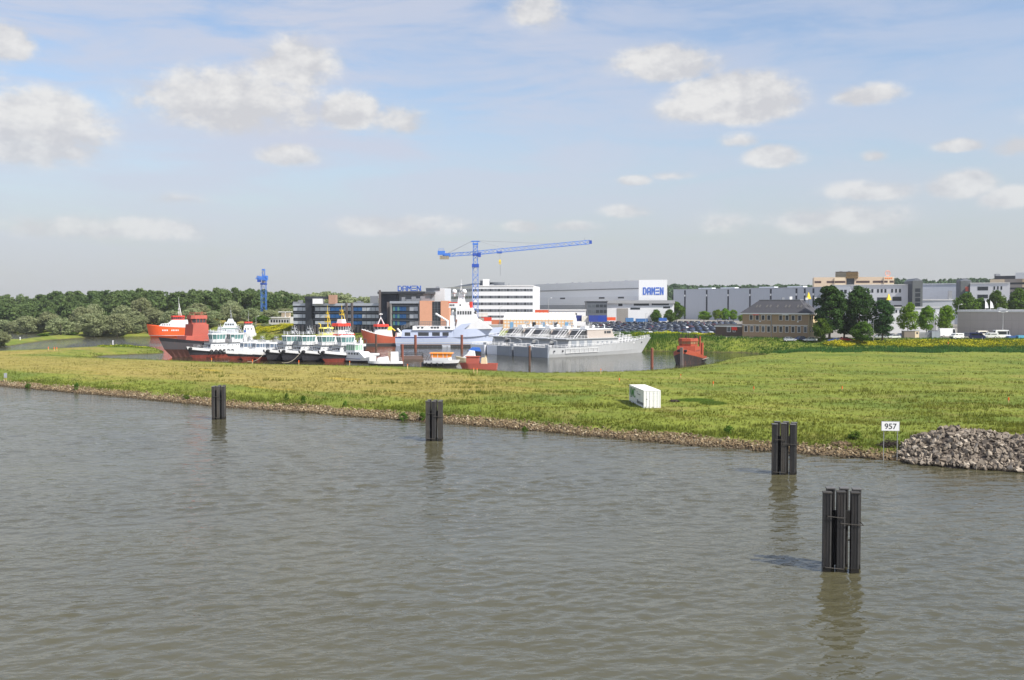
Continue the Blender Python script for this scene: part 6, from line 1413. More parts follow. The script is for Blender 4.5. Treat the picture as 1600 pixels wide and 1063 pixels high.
P_('mast', S_WHITE, e, lambda mb: ([mb.tube((1.2+sx*1.3, sy*1.0, 8.4), (1.2, 0, 11.2), .14, 6) for sx in (-1, 1) for sy in (-1, 1)], mb.tube((1.2,0,11),(1.2,0,13),.16,6), mb.bx(.5,1.9,-.9,.9,12.4,12.7)))
P_('deck_crane', YEL, e, lambda mb: (mb.tube((-2.9,-1.2,2.4),(-2.9,-1.2,7.4),.4,8), mb.tube((-2.9,-1.2,7.2),(-5.0,-1.2,5.6),.3,6), mb.rbx(-2.7,-1.2,5.8,1.6,1.2,1.6)))
P_('crane_base', ORH, e, lambda mb: mb.bx(-4.0, -1.6, -2.2, -.4, 2.3, 5.2, tx=.4, ty=.2)); P_('aft_tank', S_WHITE, e, lambda mb: mb.exy([(-9.0,2.2),(-4.8,2.2),(-5.4,4.9),(-8.6,4.6)], -1.9, 1.9)); P_('aft_boom', S_WHITE, e, lambda mb: mb.tube((-7.6,-.5,4.6),(-5.8,-.5,6.6),.35,6))
P_('stern_fender', TYRE, e, lambda mb: [mb.torus((-a-.1+i*.9, -3.2, 1.5), .42, .17, 'y') for i in range(4)])

# -- ice blue yacht support ship
e = ship('support_ship', 'long ice blue ship with white bridge, twin radomes and navy stripe', 'ship', (X(786, 392), 392), (1, -.04), 42.5); a = 21.25
rows = [(-1.5,-1.5,.55,-a+1,a-6),(0,0,.84,-a+.3,a-4.0),(1.3,1.6,.92,-a,a-3.0),(1.5,1.9,.93,-a,a-2.9),(3.2,4.6,.98,-a,a-1.6),(3.6,5.2,.985,-a,a-1.4)]
hull(e, 42.5, 9, rows, [('hull_bottom', DKG, 0, 1), ('hull', ICE, 1, 2), ('lower_stripe', S_WHITE, 2, 3), ('hull_side', ICE, 3, 4), ('navy_stripe', NAVY, 4, 5)], deck=(3.5, 5.1, .98, -a, a-1.5), st=.92, s0=.5, p=2.1)
hull(e, 42.5, 9, [(3.6,5.2,.985,2,a-1.4),(6.8,7.6,1.02,2,a)], [('bow_bulwark', ICE, 0, 1)], deck=(5.8, 6.8, 1.0, 2, a-.4), st=1, s0=.1, p=1.9)
P_('foredeck_slope', ICE, e, lambda mb: [mb.exy([(-.6,3.6),(2.2,3.6),(9.0,9.2),(5.2,8.8),(2.0,6.6)], s_*4.3-.12, s_*4.3+.12) for s_ in (-1, 1)])
P_('aft_house', ICE, e, lambda mb: mb.exy([(-19,3.4),(1.5,3.6),(2.6,6.4),(-18.6,6.4)], -3.6, 3.6)); P_('aft_openings', DKG, e, lambda mb: [mb.bx(x, x+w2, -3.66, 3.66, 4.1, 5.5) for x, w2 in ((-17.5, 2.2), (-12.2, 4.2), (-6.6, 3.0), (-2.5, 2.4))])
P_('boat_deck', S_WHITE, e, lambda mb: (mb.bx(-14.5, 3.5, -4.1, 4.1, 6.4, 6.7), mb.bx(-14.4, 3.0, -3.4, 3.4, 6.7, 8.0)))
P_('deck_gear', DKG, e, lambda mb: [mb.bx(x, x+.9, -3.5, 3.5, 7.0, 7.7) for x in (-12.6, -11, -7.2, -6.0, -4.8, -1.6, -.4)])
P_('aft_rail', mat('rail grey', srgb(120,118,116), .6), e, lambda mb: (rail(mb, [(-18.8,-3.6,6.4),(-14.4,-3.6,8.0),(-1,-3.6,8.0)], 1.7, .08, 3), rail(mb, [(-18.8,3.6,6.4),(-14.4,3.6,8.0),(-1,3.6,8.0)], 1.7, .08, 3)))
P_('superstructure', S_WHITE, e, lambda mb: mb.exy([(2.6,6.6),(17.2,6.9),(12.0,10.4),(11.4,10.6),(3.4,10.6)], -3.7, 3.7))
P_('bridge', S_WHITE, e, lambda mb: mb.exy([(2.8,10.6),(11.2,10.6),(9.0,15.2),(2.8,15.2)], -3.4, 3.4)); P_('bridge_windows', DKG, e, lambda mb: ([mb.bx(x, x+.62, -3.47, 3.47, 12.6, 13.9) for x in (3.4, 4.4, 5.4, 6.4, 7.4, 8.3)], [mb.bx(9.7, 10.35, y, y+.8, 12.7, 13.7) for y in (-3, -1.8, -.5, .7, 1.9)]))
P_('upper_bridge', S_WHITE, e, lambda mb: mb.exy([(-.2,15.2),(8.6,15.2),(7.4,17.4),(.2,17.4)], -2.6, 2.6)); P_('red_trim', REDS, e, lambda mb: mb.bx(-.3, 3.4, -2.66, 2.66, 17.1, 17.45)); P_('red_light_house', REDS, e, lambda mb: mb.bx(8.2, 9.0, -2.66, 2.66, 14.8, 17.6))
P_('side_vents', DKG, e, lambda mb: [mb.bx(x, x+.5, -2.65, 2.65, 15.9, 16.6) for x in (.2, .9, 1.6, 4.2)])
mo = mast(e, 4.6, 17.2, 26.5, S_WHITE, ((.3, 2.2), (.55, 1.6), (.75, 1.0)), tri=1.6); P_('mast_house', S_WHITE, mo, lambda mb: mb.bx(3.2, 6.2, -1.0, 1.0, 17.3, 20.2, tx=.5, ty=.2))
for x in (2.0, 5.9): P_('radome', S_WHITE, mo, lambda mb: (mb.sphere((x, -1.2, 21.6), 1.0, 14, 9), mb.tube((x, -1.2, 19.6), (x, -1.2, 20.8), .35, 8)), True)
P_('deck_crane', S_WHITE, e, lambda mb: (mb.tube((-.6,-2.2,6.6),(-.6,-2.2,10.2),.6,8), mb.tube((-.6,-2.2,9.9),(-5.4,-2.2,12.9),.4,6), mb.bx(.4, 2.4, -3.0, -.6, 6.7, 12.2, ty=.2), mb.tube((1.4,-1.8,12.2),(1.4,-1.8,14.4),.5,8)))
P_('portholes', DKG, e, lambda mb: [mb.tube((x, -4.5*max(.1, 1-max(0, ((x+a)/(2*a)-.5)/.5)**2.1)-.05, 5.2 if x < 12 else 6.0), (x, -4.3*max(.1, 1-max(0, ((x+a)/(2*a)-.5)/.5)**2.1)+.3, 5.2 if x < 12 else 6.0), .17, 7) for x in (3.5, 5.0, 6.5, 8, 9.5, 11, 13, 15)])
# floating dock under it
e = thing('floating_pontoon', 'long dark floating pontoon alongside the ice blue ship', 'pontoon', (X(686, 381), 381, 0))
L = X(747, 381)-X(627, 381); P_('float', W_dark, e, lambda mb: mb.bx(-L/2, L/2, -1.6, 1.6, -.6, .85)); P_('deck_edge', mat('timber edge', srgb(110,92,80), .8, 0, .2, 1), e, lambda mb: mb.bx(-L/2-.1, L/2+.1, -1.7, 1.7, .85, 1.05)); P_('white_board', W_blgrey, e, lambda mb: mb.bx(1.2, 4.5, -1.76, -1.6, -.1, 1.0)); P_('mooring_eyes', CAPM, e, lambda mb: [mb.rbx(-L/2+1+i*1.9, -1.75, .1, .3, .2, .25) for i in range(15)])
e = thing('floating_pontoon', 'dark floating pontoon in front of the orange red tug', 'pontoon', (X(600, 398), 398, 0))
P_('float', W_dark, e, lambda mb: mb.bx(-9, 6.8, -1.2, 1.2, -.6, .6)); P_('deck_edge', MATS['timber edge'], e, lambda mb: mb.bx(-9.1, 6.9, -1.3, 1.3, .6, .8))

# -- grey patrol ships moored side by side
def make_patrol():
    L, B = 53., 8.2; a = L/2; e = thing('patrol_ship', 'x', 'patrol ship', (0, 0, 0))
    rows = [(-1.8,-1.8,.5,-a+.5,a-8.5),(0,0,.84,-a,a-5.0),(1.0,1.5,.94,-a,a-3.6),(2.9,5.2,1.0,-a,a)]
    hull(e, L, B, rows, [('hull_bottom', S_GREY, 0, 1), ('boot_line', S_GREY, 1, 2), ('hull', S_GREY, 2, 3)], deck=(2.75, 5.0, .97, -a+.1, a-.6), st=.94, s0=.45, p=1.9, n=24)
    P_('transom', S_GREYD, e, lambda mb: (mb.bx(-a-.5, -a+.1, -B*.44, B*.44, -.3, 3.0), mb.bx(-a-.56, -a-.45, -1.6, 1.6, 1.2, 2.8)))
    P_('hull_frames', mat('hull frame white', srgb(214,214,212), .5), e, lambda mb: [mb.bx(-19.5+i*2.1, -19.38+i*2.1, -B/2-.035, -B/2+.1, 1.2, 2.5) for i in range(8)]+[mb.bx(-19.5, -4.7, -B/2-.03, -B/2+.1, z, z+.09) for z in (1.2, 2.45)])
    P_('exhaust_port', DKG, e, lambda mb: [mb.tube((x, -B/2-.05, 1.9), (x, -B/2+.2, 1.9), .28, 9) for x in (-24.5, -20.8)])
    P_('lower_house', S_GREY, e, lambda mb: mb.exy([(-18,2.7),(6.5,3.0),(5.6,5.4),(-17.2,5.4)], -3.2, 3.2))
    P_('house_doors', S_GREYD, e, lambda mb: [mb.bx(x, x+2.2, -3.27, 3.27, 3.0, 5.0) for x in (-16.2, -12.6, -9.0)]+[mb.bx(x, x+.8, -3.27, 3.27, 3.9, 4.5) for x in (-4.4, -2.2, 0, 2.2)])
    P_('walkway', S_GREY, e, lambda mb: mb.bx(-19.0, 7.0, -3.7, 3.7, 5.4, 5.62))
    BG = mat('bridge beige grey', srgb(178,168,160), .55, 0, .08, .5)
    b_ = P_('bridge', BG, e, lambda mb: mb.exy([(-8.6,5.62),(4.4,5.62),(3.0,8.3),(-8.6,8.3)], -2.9, 2.9)); P_('bridge_roof', S_WHITE, b_, lambda mb: mb.bx(-9.0, 3.2, -3.1, 3.1, 8.3, 8.55)); P_('bridge_windows', DKG, b_, lambda mb: [mb.bx(x, x+.9, -2.96, 2.96, 7.0, 7.8) for x in (-.6, .6, 1.6)]+[mb.bx(3.28, 3.6, y, y+.8, 7.0, 7.8) for y in (-2.4,-1.2,0,1.2)])
    P_('aft_shelter', DKG, e, lambda mb: mb.exy([(-12.6,5.63),(-8.65,5.63),(-8.65,7.9),(-10.6,7.9)], -2.2, 2.2))
    P_('shelter_roof', S_GREY, e, lambda mb: mb.exy([(-10.8,7.9),(-8.62,7.9),(-8.62,8.1),(-10.7,8.1)], -2.5, 2.5))
    P_('raked_struts', S_WHITE, e, lambda mb: [mb.tube((-18.4+o_, s_*3.0, 2.8), (-12.0+o_, s_*2.9, 8.3), .085, 5) for s_ in (-1, 1) for o_ in (0, 1.2)])
    mast(e, -4.6, 8.5, 11.0, S_GREY, ((.3, 1.9), (.65, 1.1)), tri=1.2)
    P_('roof_gear', S_WHITE, e, lambda mb: (mb.sphere((-1.5, 1.2, 9.2), .55, 10, 7), mb.rbx(-6.8, 0, 8.55, 1.6, 2.4, .8), mb.tube((1.5,-1,8.5),(1.5,-1,9.6),.15,6)))
    P_('deck_rail', S_WHITE, e, lambda mb: [rail(mb, [(-a+.3, s_*3.8, 2.8), (-6, s_*3.95, 2.95), (6, s_*3.7, 3.4), (14, s_*2.6, 3.9), (a-1.2, s_*.3, 5.0)], .95, .05, 2) for s_ in (-1, 1)]+[rail(mb, [(-18.6, s_*3.6, 5.6), (-9, s_*3.6, 5.6)], .95, .05, 2) for s_ in (-1, 1)])
    P_('deck_frames', S_WHITE, e, lambda mb: [(mb.tube((6.8+i*1.5, -2.6, 3.3), (8.2+i*1.5, -2.0, 7.2-i*.55), .1, 5), mb.tube((6.8+i*1.5, 2.6, 3.3), (8.2+i*1.5, 2.0, 7.2-i*.55), .1, 5), mb.tube((8.2+i*1.5, -2.0, 7.2-i*.55), (8.2+i*1.5, 2.0, 7.2-i*.55), .1, 5)) for i in range(6)])
    P_('aft_gear', S_GREY, e, lambda mb: (mb.rbx(-22, 1.2, 2.8, 1.6, 1.4, .8), mb.tube((-21,-1.5,2.8),(-21,-1.5,5.0),.1,6), mb.tube((-21,-1.5,4.9),(-23.5,-1.5,5.6),.08,6)))
    P_('anchor_pocket', DKG, e, lambda mb: mb.rbx(19.6, -1.32, 3.3, .9, .16, .5, R(-18)))
    return e
p0 = make_patrol(); PD = Vector((.74, .67)).normalized(); PN = Vector((-PD.y, PD.x))
st0 = Vector(pt(845, 306)); PL = ['grey patrol ship nearest the camera, its whole side and bow in view', 'grey patrol ship second from the nearest, only its stern and bridge showing', 'grey patrol ship in the middle of the five, blue grey stern uncovered',
  'pale grey patrol ship fourth in the row with a light stern', 'farthest grey patrol ship of the row beside the ice blue bow']
for i in range(5):
    o = p0 if i == 0 else copy_tree(p0); c = st0+PN*(8.4*i+(0, 0, 0, -.8, -1.4)[i])+PD*(26.5+(0, 0, .3, 2.5, 2.0)[i]); o.location = (c.x, c.y, 0); o.rotation_euler.z = math.atan2(PD.y, PD.x); tag(o, PL[i], 'patrol ship', 'grey patrol ships moored side by side')
    if i > 2:
        for ch in o.children:
            if ch.name.startswith('transom'): ch.data = ch.data.copy(); ch.data.materials[0] = S_WHITE

# -- rusty red tug seen bow on
RUSTH = mat('rusty black hull', srgb(46,40,40), .7, 0, .3, .5, streak=.6, streakc=srgb(128,76,56)); RUSTR = mat('rusty red paint', srgb(166,76,52), .7, 0, .18, .5, streak=.35, streakc=srgb(120,58,44))
e = ship('rusty_tug', 'old rusty red tug with black hull, bow on, by the reeds', 'tug', pt(1065, 264), (-.36, -.93), 20); a = 10
rows = [(-1.6,-1.6,.5,-a+1,a-1.4),(.0,.0,.84,-a+.4,a-.5),(1.1,3.3,1.0,-a,a-.1),(1.7,4.7,1.05,-a,a)]
hull(e, 20, 7.4, rows, [('hull_bottom', H_BLACK, 0, 1), ('hull', RUSTH, 1, 2), ('bulwark', RUSTR, 2, 3)], deck=(1.3, 3.6, .98, -a, a-.3), deckm=DECKR, st=.86, s0=.5, p=2.4)
P_('stem_post', mat('grey stem', srgb(120,112,108), .7, 0, .2, 1, streak=.4, streakc=srgb(120,76,60)), e, lambda mb: mb.exy([(a-1.0,-.8),(a-.3,-.8),(a+.34,4.8),(a-.6,4.8)], -.36, .36))
P_('bow_fender', TYRE, e, lambda mb: mb.tube((a-.9,-1.3,3.9),(a-.9,1.3,3.9),.34,8))
P_('deckhouse', RUSTR, e, lambda mb: mb.exy([(-3.6,1.4),(4.2,2.4),(3.5,5.0),(-3.6,4.6)], -2.5, 2.5))
P_('house_ports', DKG, e, lambda mb: [mb.tube((x, s_*2.45, 3.6), (x, s_*2.56, 3.6), .2, 8) for x in (-2.4,-.8,.8,2.4) for s_ in (-1, 1)])
wheelhouse(e, -1.4, 3.2, 2.3, 4.9, 5.4, 6.25, 7.0, RUSTR, glassm('boarded windows', srgb(150,122,90), .5), RUSTR, flare=1.02)
P_('roof_rail', RUSTH, e, lambda mb: rail(mb, [(-1.2,-2.2,7.0),(2.9,-2.2,7.0),(3.1,0,7.0),(2.9,2.2,7.0),(-1.2,2.2,7.0)], 1.1, .05, 3))
P_('mast', RUSTH, e, lambda mb: (mb.tube((0,0,7.0),(0,0,8.8),.1,6), mb.tube((0,-.7,8.0),(0,.7,8.0),.05,5)))
for y in (-1.4, 1.4): P_('funnel', RUSTH, e, lambda mb: mb.tube((-3.0, y, 4.3), (-3.2, y, 7.6), .3, 8))
P_('aft_stack', RUSTR, e, lambda mb: mb.tube((-5.0,2.2,1.4),(-5.0,2.2,7.4),.26,8))
P_('aft_post', RUSTR, e, lambda mb: mb.tube((-6.2,2.6,1.2),(-6.2,2.6,5.6),.4,8))
P_('name_board', S_WHITE, e, lambda mb: mb.rbx(3.9, -.9, 3.9, .3, .9, .3)); P_('freeing_ports', H_BLACK, e, lambda mb: [mb.bx(x, x+.9, s_*3.66-.06, s_*3.66+.06, .35, 1.05) for x in (-6.5, -4.9, -3.3) for s_ in (-1, 1)])
P_('rubbing_band', mat('pale band', srgb(150,140,132), .7, 0, .2, 1), e, lambda mb: [mb.tube((-a+i*1.2, s_*3.76, 1.15), (-a+(i+1)*1.2, s_*3.76, 1.15), .1, 5) for i in range(8) for s_ in (-1, 1)])

# -- small craft near the bank
e = ship('motor_cruiser', 'white motor boat with pale green windows at the right end of the tug row', 'boat', pt(586, 275), (.75, -.66), 12); a = 6
hull(e, 12, 4, [(-.8,-.8,.5,-a+.5,a-2.2),(0,0,.84,-a,a-1.1),(.45,.7,.9,-a,a-.8),(1.15,1.9,1,-a,a)], [('hull_bottom', H_BLACK, 0, 2), ('hull', S_WHITE, 2, 3)], deck=(1.1, 1.8, .98, -a, a-.3), st=.9, s0=.45, p=2); P_('hull_stripe', NAVY, e, lambda mb: mb.bx(-5.8, 1.5, -2.03, 2.03, .95, 1.05)); P_('side_windows', DKG, e, lambda mb: [mb.bx(x, x+.7, -1.74, 1.74, 2.2, 2.7) for x in (-4.8, -3.6, -2.4, -1.2, 0)])
P_('cabin', S_WHITE, e, lambda mb: mb.exy([(-5.5,1.0),(3.4,1.4),(1.2,3.0),(-5.5,3.0)], -1.7, 1.7)); wheelhouse(e, -5.2, -.2, 1.5, 2.95, 3.3, 4.9, 5.15, S_WHITE, glassm('pale green glass', srgb(150,190,160), .15), flare=.93); P_('roof_rail', ANTENNA, e, lambda mb: rail(mb, [(-4.8,-1.3,5.2),(0,-1.3,5.2)], .4))
e = ship('white_workboat', 'small white workboat with tyre fenders and a box cabin near the bank', 'boat', pt(574, 264), (-1, -.15), 9.4); a = 4.7
hull(e, 9.4, 3.4, [(-.6,-.6,.6,-a,a-.8),(0,0,.9,-a,a-.4),(.45,.6,.94,-a,a-.2),(1.0,1.4,1,-a,a)], [('hull_bottom', H_BLACK, 0, 2), ('hull', S_WHITE, 2, 3)], deck=(.8, 1.2, .97, -a, a-.2), st=.95, s0=.6, p=3)
P_('cabin', S_WHITE, e, lambda mb: mb.bx(-3.6, -1.4, -1.1, 1.1, .9, 3.6, tx=.1, ty=.08)); P_('cabin_window', DKG, e, lambda mb: (mb.bx(-3.1, -2.0, -1.1, -1.04, 2.4, 3.1), mb.bx(-1.55, -1.43, -.6, .6, 2.4, 3.1))); P_('box', S_WHITE, e, lambda mb: mb.bx(2.4, 4.2, -1.3, 1.3, 1.2, 2.5)); P_('cargo_cover', S_WHITE, e, lambda mb: mb.exy([(-1.2,1.0),(2.2,1.2),(2.0,2.0),(-.8,2.4)], -1.2, 1.2)); P_('deck_rail', ANTENNA, e, lambda mb: rail(mb, [(-4.5,-1.6,1.1),(4.2,-1.5,1.5)], .8))
for x in (-3.6, -.6, 2.2): P_('tyre_fender', TYRE, e, lambda mb: mb.torus((x, -1.78, .75), .3, .13, 'y'))
e = thing('work_raft', 'low brown work raft with rail beside the brown mooring pile', 'raft', (X(643, 296), 296, 0))
P_('float', mat('raft brown', srgb(112,92,84), .8, 0, .2, 1), e, lambda mb: mb.bx(-3.4, 3.4, -1.5, 1.5, -.3, .95)); P_('rail', DKG, e, lambda mb: rail(mb, [(-3.3,-1.4,.95),(3.3,-1.4,.95),(3.3,1.4,.95),(-3.3,1.4,.95)], .9, .06)); P_('tyre_fender', TYRE, e, lambda mb: mb.torus((3.5, -.8, .9), .4, .16, 'x'))
e = ship('passenger_boat', 'white and black boat with orange roofed cabin close to the grassy bank', 'boat', pt(719, 260), (1, -.25), 9.6); a = 4.8
hull(e, 9.6, 3.6, [(-.6,-.6,.6,-a,a-1.6),(0,0,.88,-a,a-.9),(.75,.9,.95,-a,a-.5),(1.5,1.8,1,-a,a)], [('hull_bottom', H_BLACK, 0, 2), ('hull', S_WHITE, 2, 3)], deck=(1.3, 1.6, .97, -a, a-.3), st=.92, s0=.45, p=2)
ORC = mat('orange canopy', srgb(250,150,60), .6, 0, .06)
P_('cabin', S_WHITE, e, lambda mb: mb.bx(-2.6, 2.0, -1.35, 1.35, 1.3, 2.3)); P_('windows', ORC, e, lambda mb: (mb.exy([(-2.9,2.3),(1.8,2.3),(2.3,3.4),(-3.0,3.4)], -1.3, 1.3))); P_('window_frames', S_WHITE, e, lambda mb: [mb.bx(x, x+.14, -1.34, 1.34, 2.3, 3.4) for x in (-2.6, -1.1, .4, 1.5)]); P_('roof', ORC, e, lambda mb: mb.bx(-3.3, 2.6, -1.5, 1.5, 3.4, 3.62, tx=.2, ty=.15))
P_('outboard_frame', DKG, e, lambda mb: (mb.bx(-5.6, -4.8, -1.3, 1.3, -.2, 1.0), mb.tube((-4.7,-1.2,1),(-3.6,-1.2,3.2),.06,5), mb.tube((-4.7,1.2,1),(-3.6,1.2,3.2),.06,5))); P_('black_fenders', TYRE, e, lambda mb: [mb.tube((x,-1.85,.3),(x,-1.85,1.0),.2,7) for x in (-4,-2.6,-1,.6)])
e = ship('cream_dinghy', 'pointed cream and white dinghy behind the orange roofed boat', 'boat', pt(711, 284), (-1, .1), 6.4); a = 3.2
hull(e, 6.4, 2.6, [(-.4,-.4,.5,-a,a-1.4),(0,0,.85,-a,a-.7),(.9,1.5,1,-a,a)], [('hull_bottom', mat('cream paint', srgb(226,208,170), .6, 0, .06), 0, 1), ('hull', MATS['cream paint'], 1, 2)], deck=(.8, 1.35, .97, -a, a-.2), st=.92, s0=.4, p=2)
P_('cuddy', S_WHITE, e, lambda mb: (mb.exy([(-2.8,.8),(1.2,1.0),(-.4,2.2),(-1.0,3.2),(-2.4,3.0)], -.9, .9)))
e = ship('red_scow', 'low red scow with square wheelhouse lying against the grassy bank', 'boat', pt(718, 249), (-1, .08), 9.6); a = 4.8
hull(e, 9.6, 3.6, [(-.4,-.4,.7,-a+.4,a-1.2),(0,0,.9,-a+.2,a-.6),(1.45,1.6,1,-a,a)], [('hull_bottom', PRIMER, 0, 1), ('hull', PRIMER, 1, 2)], deck=(1.2, 1.35, .97, -a, a-.2), deckm=DECKR, st=.95, s0=.7, p=2.4)
P_('wheelhouse', PRIMER, e, lambda mb: mb.bx(-.2, 3.0, -1.3, 1.3, 1.2, 3.1, tx=.05, ty=.05)); P_('wheelhouse_roof', RUSTR, e, lambda mb: mb.bx(-.4, 3.2, -1.4, 1.4, 3.1, 3.25)); P_('cream_box', MATS['cream paint'], e, lambda mb: (mb.bx(-2.2, -.7, -.8, .8, 1.2, 2.9, tx=.15), mb.tube((-1.9,.3,2.8),(-1.9,.3,3.4),.12,6)))
for x in (-3.9, -1.3): P_('tyre_fender', TYRE, e, lambda mb: mb.torus((x, -1.86, .85), .26, .12, 'y'))
e = ship('blue_dinghy', 'small boat under a blue cover between scow and patrol ship sterns', 'boat', pt(730, 326), (-1, -.1), 4.6); a = 2.3
hull(e, 4.6, 2, [(-.3,-.3,.5,-a,a-.8),(0,0,.85,-a,a-.4),(.9,1.2,1,-a,a)], [('hull_bottom', H_BLACK, 0, 1), ('hull', H_BLACK, 1, 2)], st=.92, s0=.4, p=2)
P_('cover', mat('blue cover', srgb(50,104,190), .6, 0, .08), e, lambda mb: mb.exy([(-2.3,.9),(2.0,1.2),(.6,2.3),(-1.8,2.2)], -.9, .9))
# -- mooring piles in the basin
PILE = mat('rusty pile', srgb(124,72,56), .85, 0, .25, 1, streak=.5, streakc=srgb(84,56,46)); PILED = mat('dark pile', srgb(88,66,56), .85, 0, .3, 1, streak=.5, streakc=srgb(56,48,44))
for px, yt, Y, r_, m_, l in ((587.5, 522, 392, .42, PILED, 'dark pile standing before the orange tug'), (649, 523.5, 376, .5, PILE, 'rusty pile before the ice blue hull, left one'), (721.5, 523.5, 374, .5, PILE, 'rusty pile before the ice blue hull, right one'), (628.5, 538, 288, .36, PILE, 'rusty pile beside the brown work raft'),
                         (827.5, 541, 262, .3, PILED, 'slim dark pile in front of the grey sterns'), (1019, 544, 258, .38, PILE, 'rusty brown pile standing alone before the grey bow')):
    e = thing('mooring_pile', l, 'mooring pile', (X(px, Y), Y, 0), 0, 'steel mooring piles in the harbour basin'); h = Z(yt, Y)
    P_('shaft', m_, e, lambda mb: mb.tube((0,0,-3), (0,0,h-.1), r_, 12)); P_('cap', mat('pile top red', srgb(150,84,64), .7), e, lambda mb: mb.tube((0,0,h-.1), (0,0,h), r_*1.06, 12, r_*.9))
# channel marks far left
for px, py, l in ((31, 535, 'slim white channel post in the backwater at far left'), (176, 541, 'slim white channel post in the channel by the spit')):
    Y = 24640/(py-HOR); e = thing('channel_mark', l, 'post', (X(px, Y), Y, 0)); P_('post', S_WHITE, e, lambda mb: mb.tube((0,0,-1), (0,0,1.9), .16, 7)); P_('head', S_WHITE, e, lambda mb: mb.tube((0,0,1.9), (0,0,2.3), .26, 7, .1))
# ------------------------------------------------------------------ tower cranes
CB = mat('crane blue', srgb(66,120,206), .5, 0, .12, .6, streak=.15, streakc=srgb(50,80,130)); CBD = mat('crane deep blue', srgb(40,78,168), .5, 0, .12, .6)
CWT = mat('counterweight', srgb(150,140,120), .8, 0, .15, .8); HOOKY = mat('hook yellow', srgb(240,206,50), .5)
def lattice(mb, p, q, w, bay, r, tri=False):
    """square (or triangular) trussed box from p to q"""
    p = Vector(p); q = Vector(q); d = q-p; L = d.length; d.normalize()
    up = Vector((0, 0, 1)) if abs(d.z) < .9 else Vector((1, 0, 0)); a = d.cross(up).normalized(); b_ = a.cross(d)
    cs = [(-.5,-.5),(.5,-.5),(.5,.5),(-.5,.5)] if not tri else [(-.5,-.45),(.5,-.45),(0,.55)]
    n = max(1, round(L/bay)); C = lambda i, k: p+d*(L*i/n)+a*(cs[k][0]*w)+b_*(cs[k][1]*w)
    for k in range(len(cs)):
        mb.tube(C(0, k), C(n, k), r*1.5, 4); k2 = (k+1) % len(cs)
        for i in range(n):
            mb.tube(C(i, k), C(i+1, k2) if i % 2 else C(i, k2), r*(1 if i % 2 else .8), 4); mb.tube(C(i, k2) if i % 2 == 0 else C(i+1, k), C(i+1, k) if i % 2 == 0 else C(i, k2), r*.9, 4)
Y = 470.; x0 = X(743, Y); zb = zg(x0, Y); e = thing('tower_crane', 'tall blue tower crane with long jib above the white office', 'tower crane', (x0, Y, zb))
zz = lambda py: Z(py, Y)-zb; xx = lambda px: X(px, Y)-x0
P_('mast', CB, e, lambda mb: lattice(mb, (0,0,0), (0,0,zz(413)), 2.5, 2.5, .09)); P_('slewing_collar', CBD, e, lambda mb: (mb.rbx(0,0,zz(418),3.3,3.3,1.6), mb.rbx(0,0,zz(400),2.6,2.6,1.2)))
P_('tower_head', CB, e, lambda mb: (lattice(mb, (0,0,zz(413)), (0,0,zz(379)), 2.1, 2.0, .11), mb.bx(-2.4, 2.4, -.9, .9, zz(378.2), zz(376.6), tx=.8), mb.rbx(0,0,zz(383),2.6,2.4,.8)))
j0 = Vector((0,0,zz(395.8))); j1 = Vector((xx(921), 0, zz(378.6)))
jb = P_('jib', CB, e, lambda mb: lattice(mb, j0, j1, 1.75, 1.9, .11, True)); P_('jib_tip', CBD, jb, lambda mb: mb.rbx(j1.x+.4, 0, j1.z-.8, 1.2, 1.4, 1.6))
c1 = Vector((xx(690), 0, zz(399.3))); P_('counter_jib', CB, e, lambda mb: (lattice(mb, j0, c1, 1.5, 1.9, .1), mb.rbx(xx(698), 0, zz(400), 3.6, 2.0, .9)))
P_('winch_house', CB, e, lambda mb: (mb.rbx(xx(690), 0, zz(398.5), 3.4, 2.4, 1.9), rail(mb, [(xx(686),-1.2,zz(392.5)),(xx(694),-1.2,zz(392.5))], 1.1, .07)))
P_('counterweight', CWT, e, lambda mb: [mb.rbx(xx(689+i*3.6), 0, zz(405.2), .95, 1.8, zz(400)-zz(405.2)) for i in range(4)])
hd = Vector((0, 0, zz(377))); jp = lambda px: j0.lerp(j1, (xx(px)-j0.x)/(j1.x-j0.x))+Vector((0,0,1.0))
P_('tie_rods', METAL, e, lambda mb: (mb.tube(hd+Vector((1.6,0,0)), jp(788), .09, 5), mb.tube(hd+Vector((1.6,0,.2)), jp(862), .08, 5), mb.tube(hd-Vector((1.6,0,0)), c1+Vector((8*Y/F,0,.7)), .09, 5), mb.tube(jp(825), jp(825)+Vector((0,0,1.2)), .1, 4), mb.tube(jp(913), jp(913)+Vector((0,0,1.4)), .12, 4), mb.tube(jp(866), jp(866)+Vector((0,0,1.0)), .1, 4)))
tr_ = P_('trolley', CBD, e, lambda mb: mb.rbx(xx(780.5), 0, zz(396.2), 2.4, 1.8, .9)); P_('hook', HOOKY, tr_, lambda mb: (mb.bx(xx(779.4), xx(783), -.4, .4, zz(410), zz(406), tx=.15), mb.torus((xx(781.2), 0, zz(411.6)), .42, .16, 'y')))
P_('hoist_rope', METAL, tr_, lambda mb: ([mb.tube((xx(780.3+i*1.4),0,zz(396)),(xx(780.3+i*1.4),0,zz(406)),.035,4) for i in (0, 1)], mb.tube((xx(781.4),0,zz(412)),(xx(781.9),0,zz(431)),.09,5)))
P_('operator_cabin', CBD, e, lambda mb: mb.bx(1.3, 2.6, -1.5, .2, zz(402), zz(402)+2.2)) 
Y = 570.; x0 = X(412.5, Y); zb = zg(x0, Y); e = thing('tower_crane', 'smaller blue tower crane seen end on among the trees at left', 'tower crane', (x0, Y, zb))
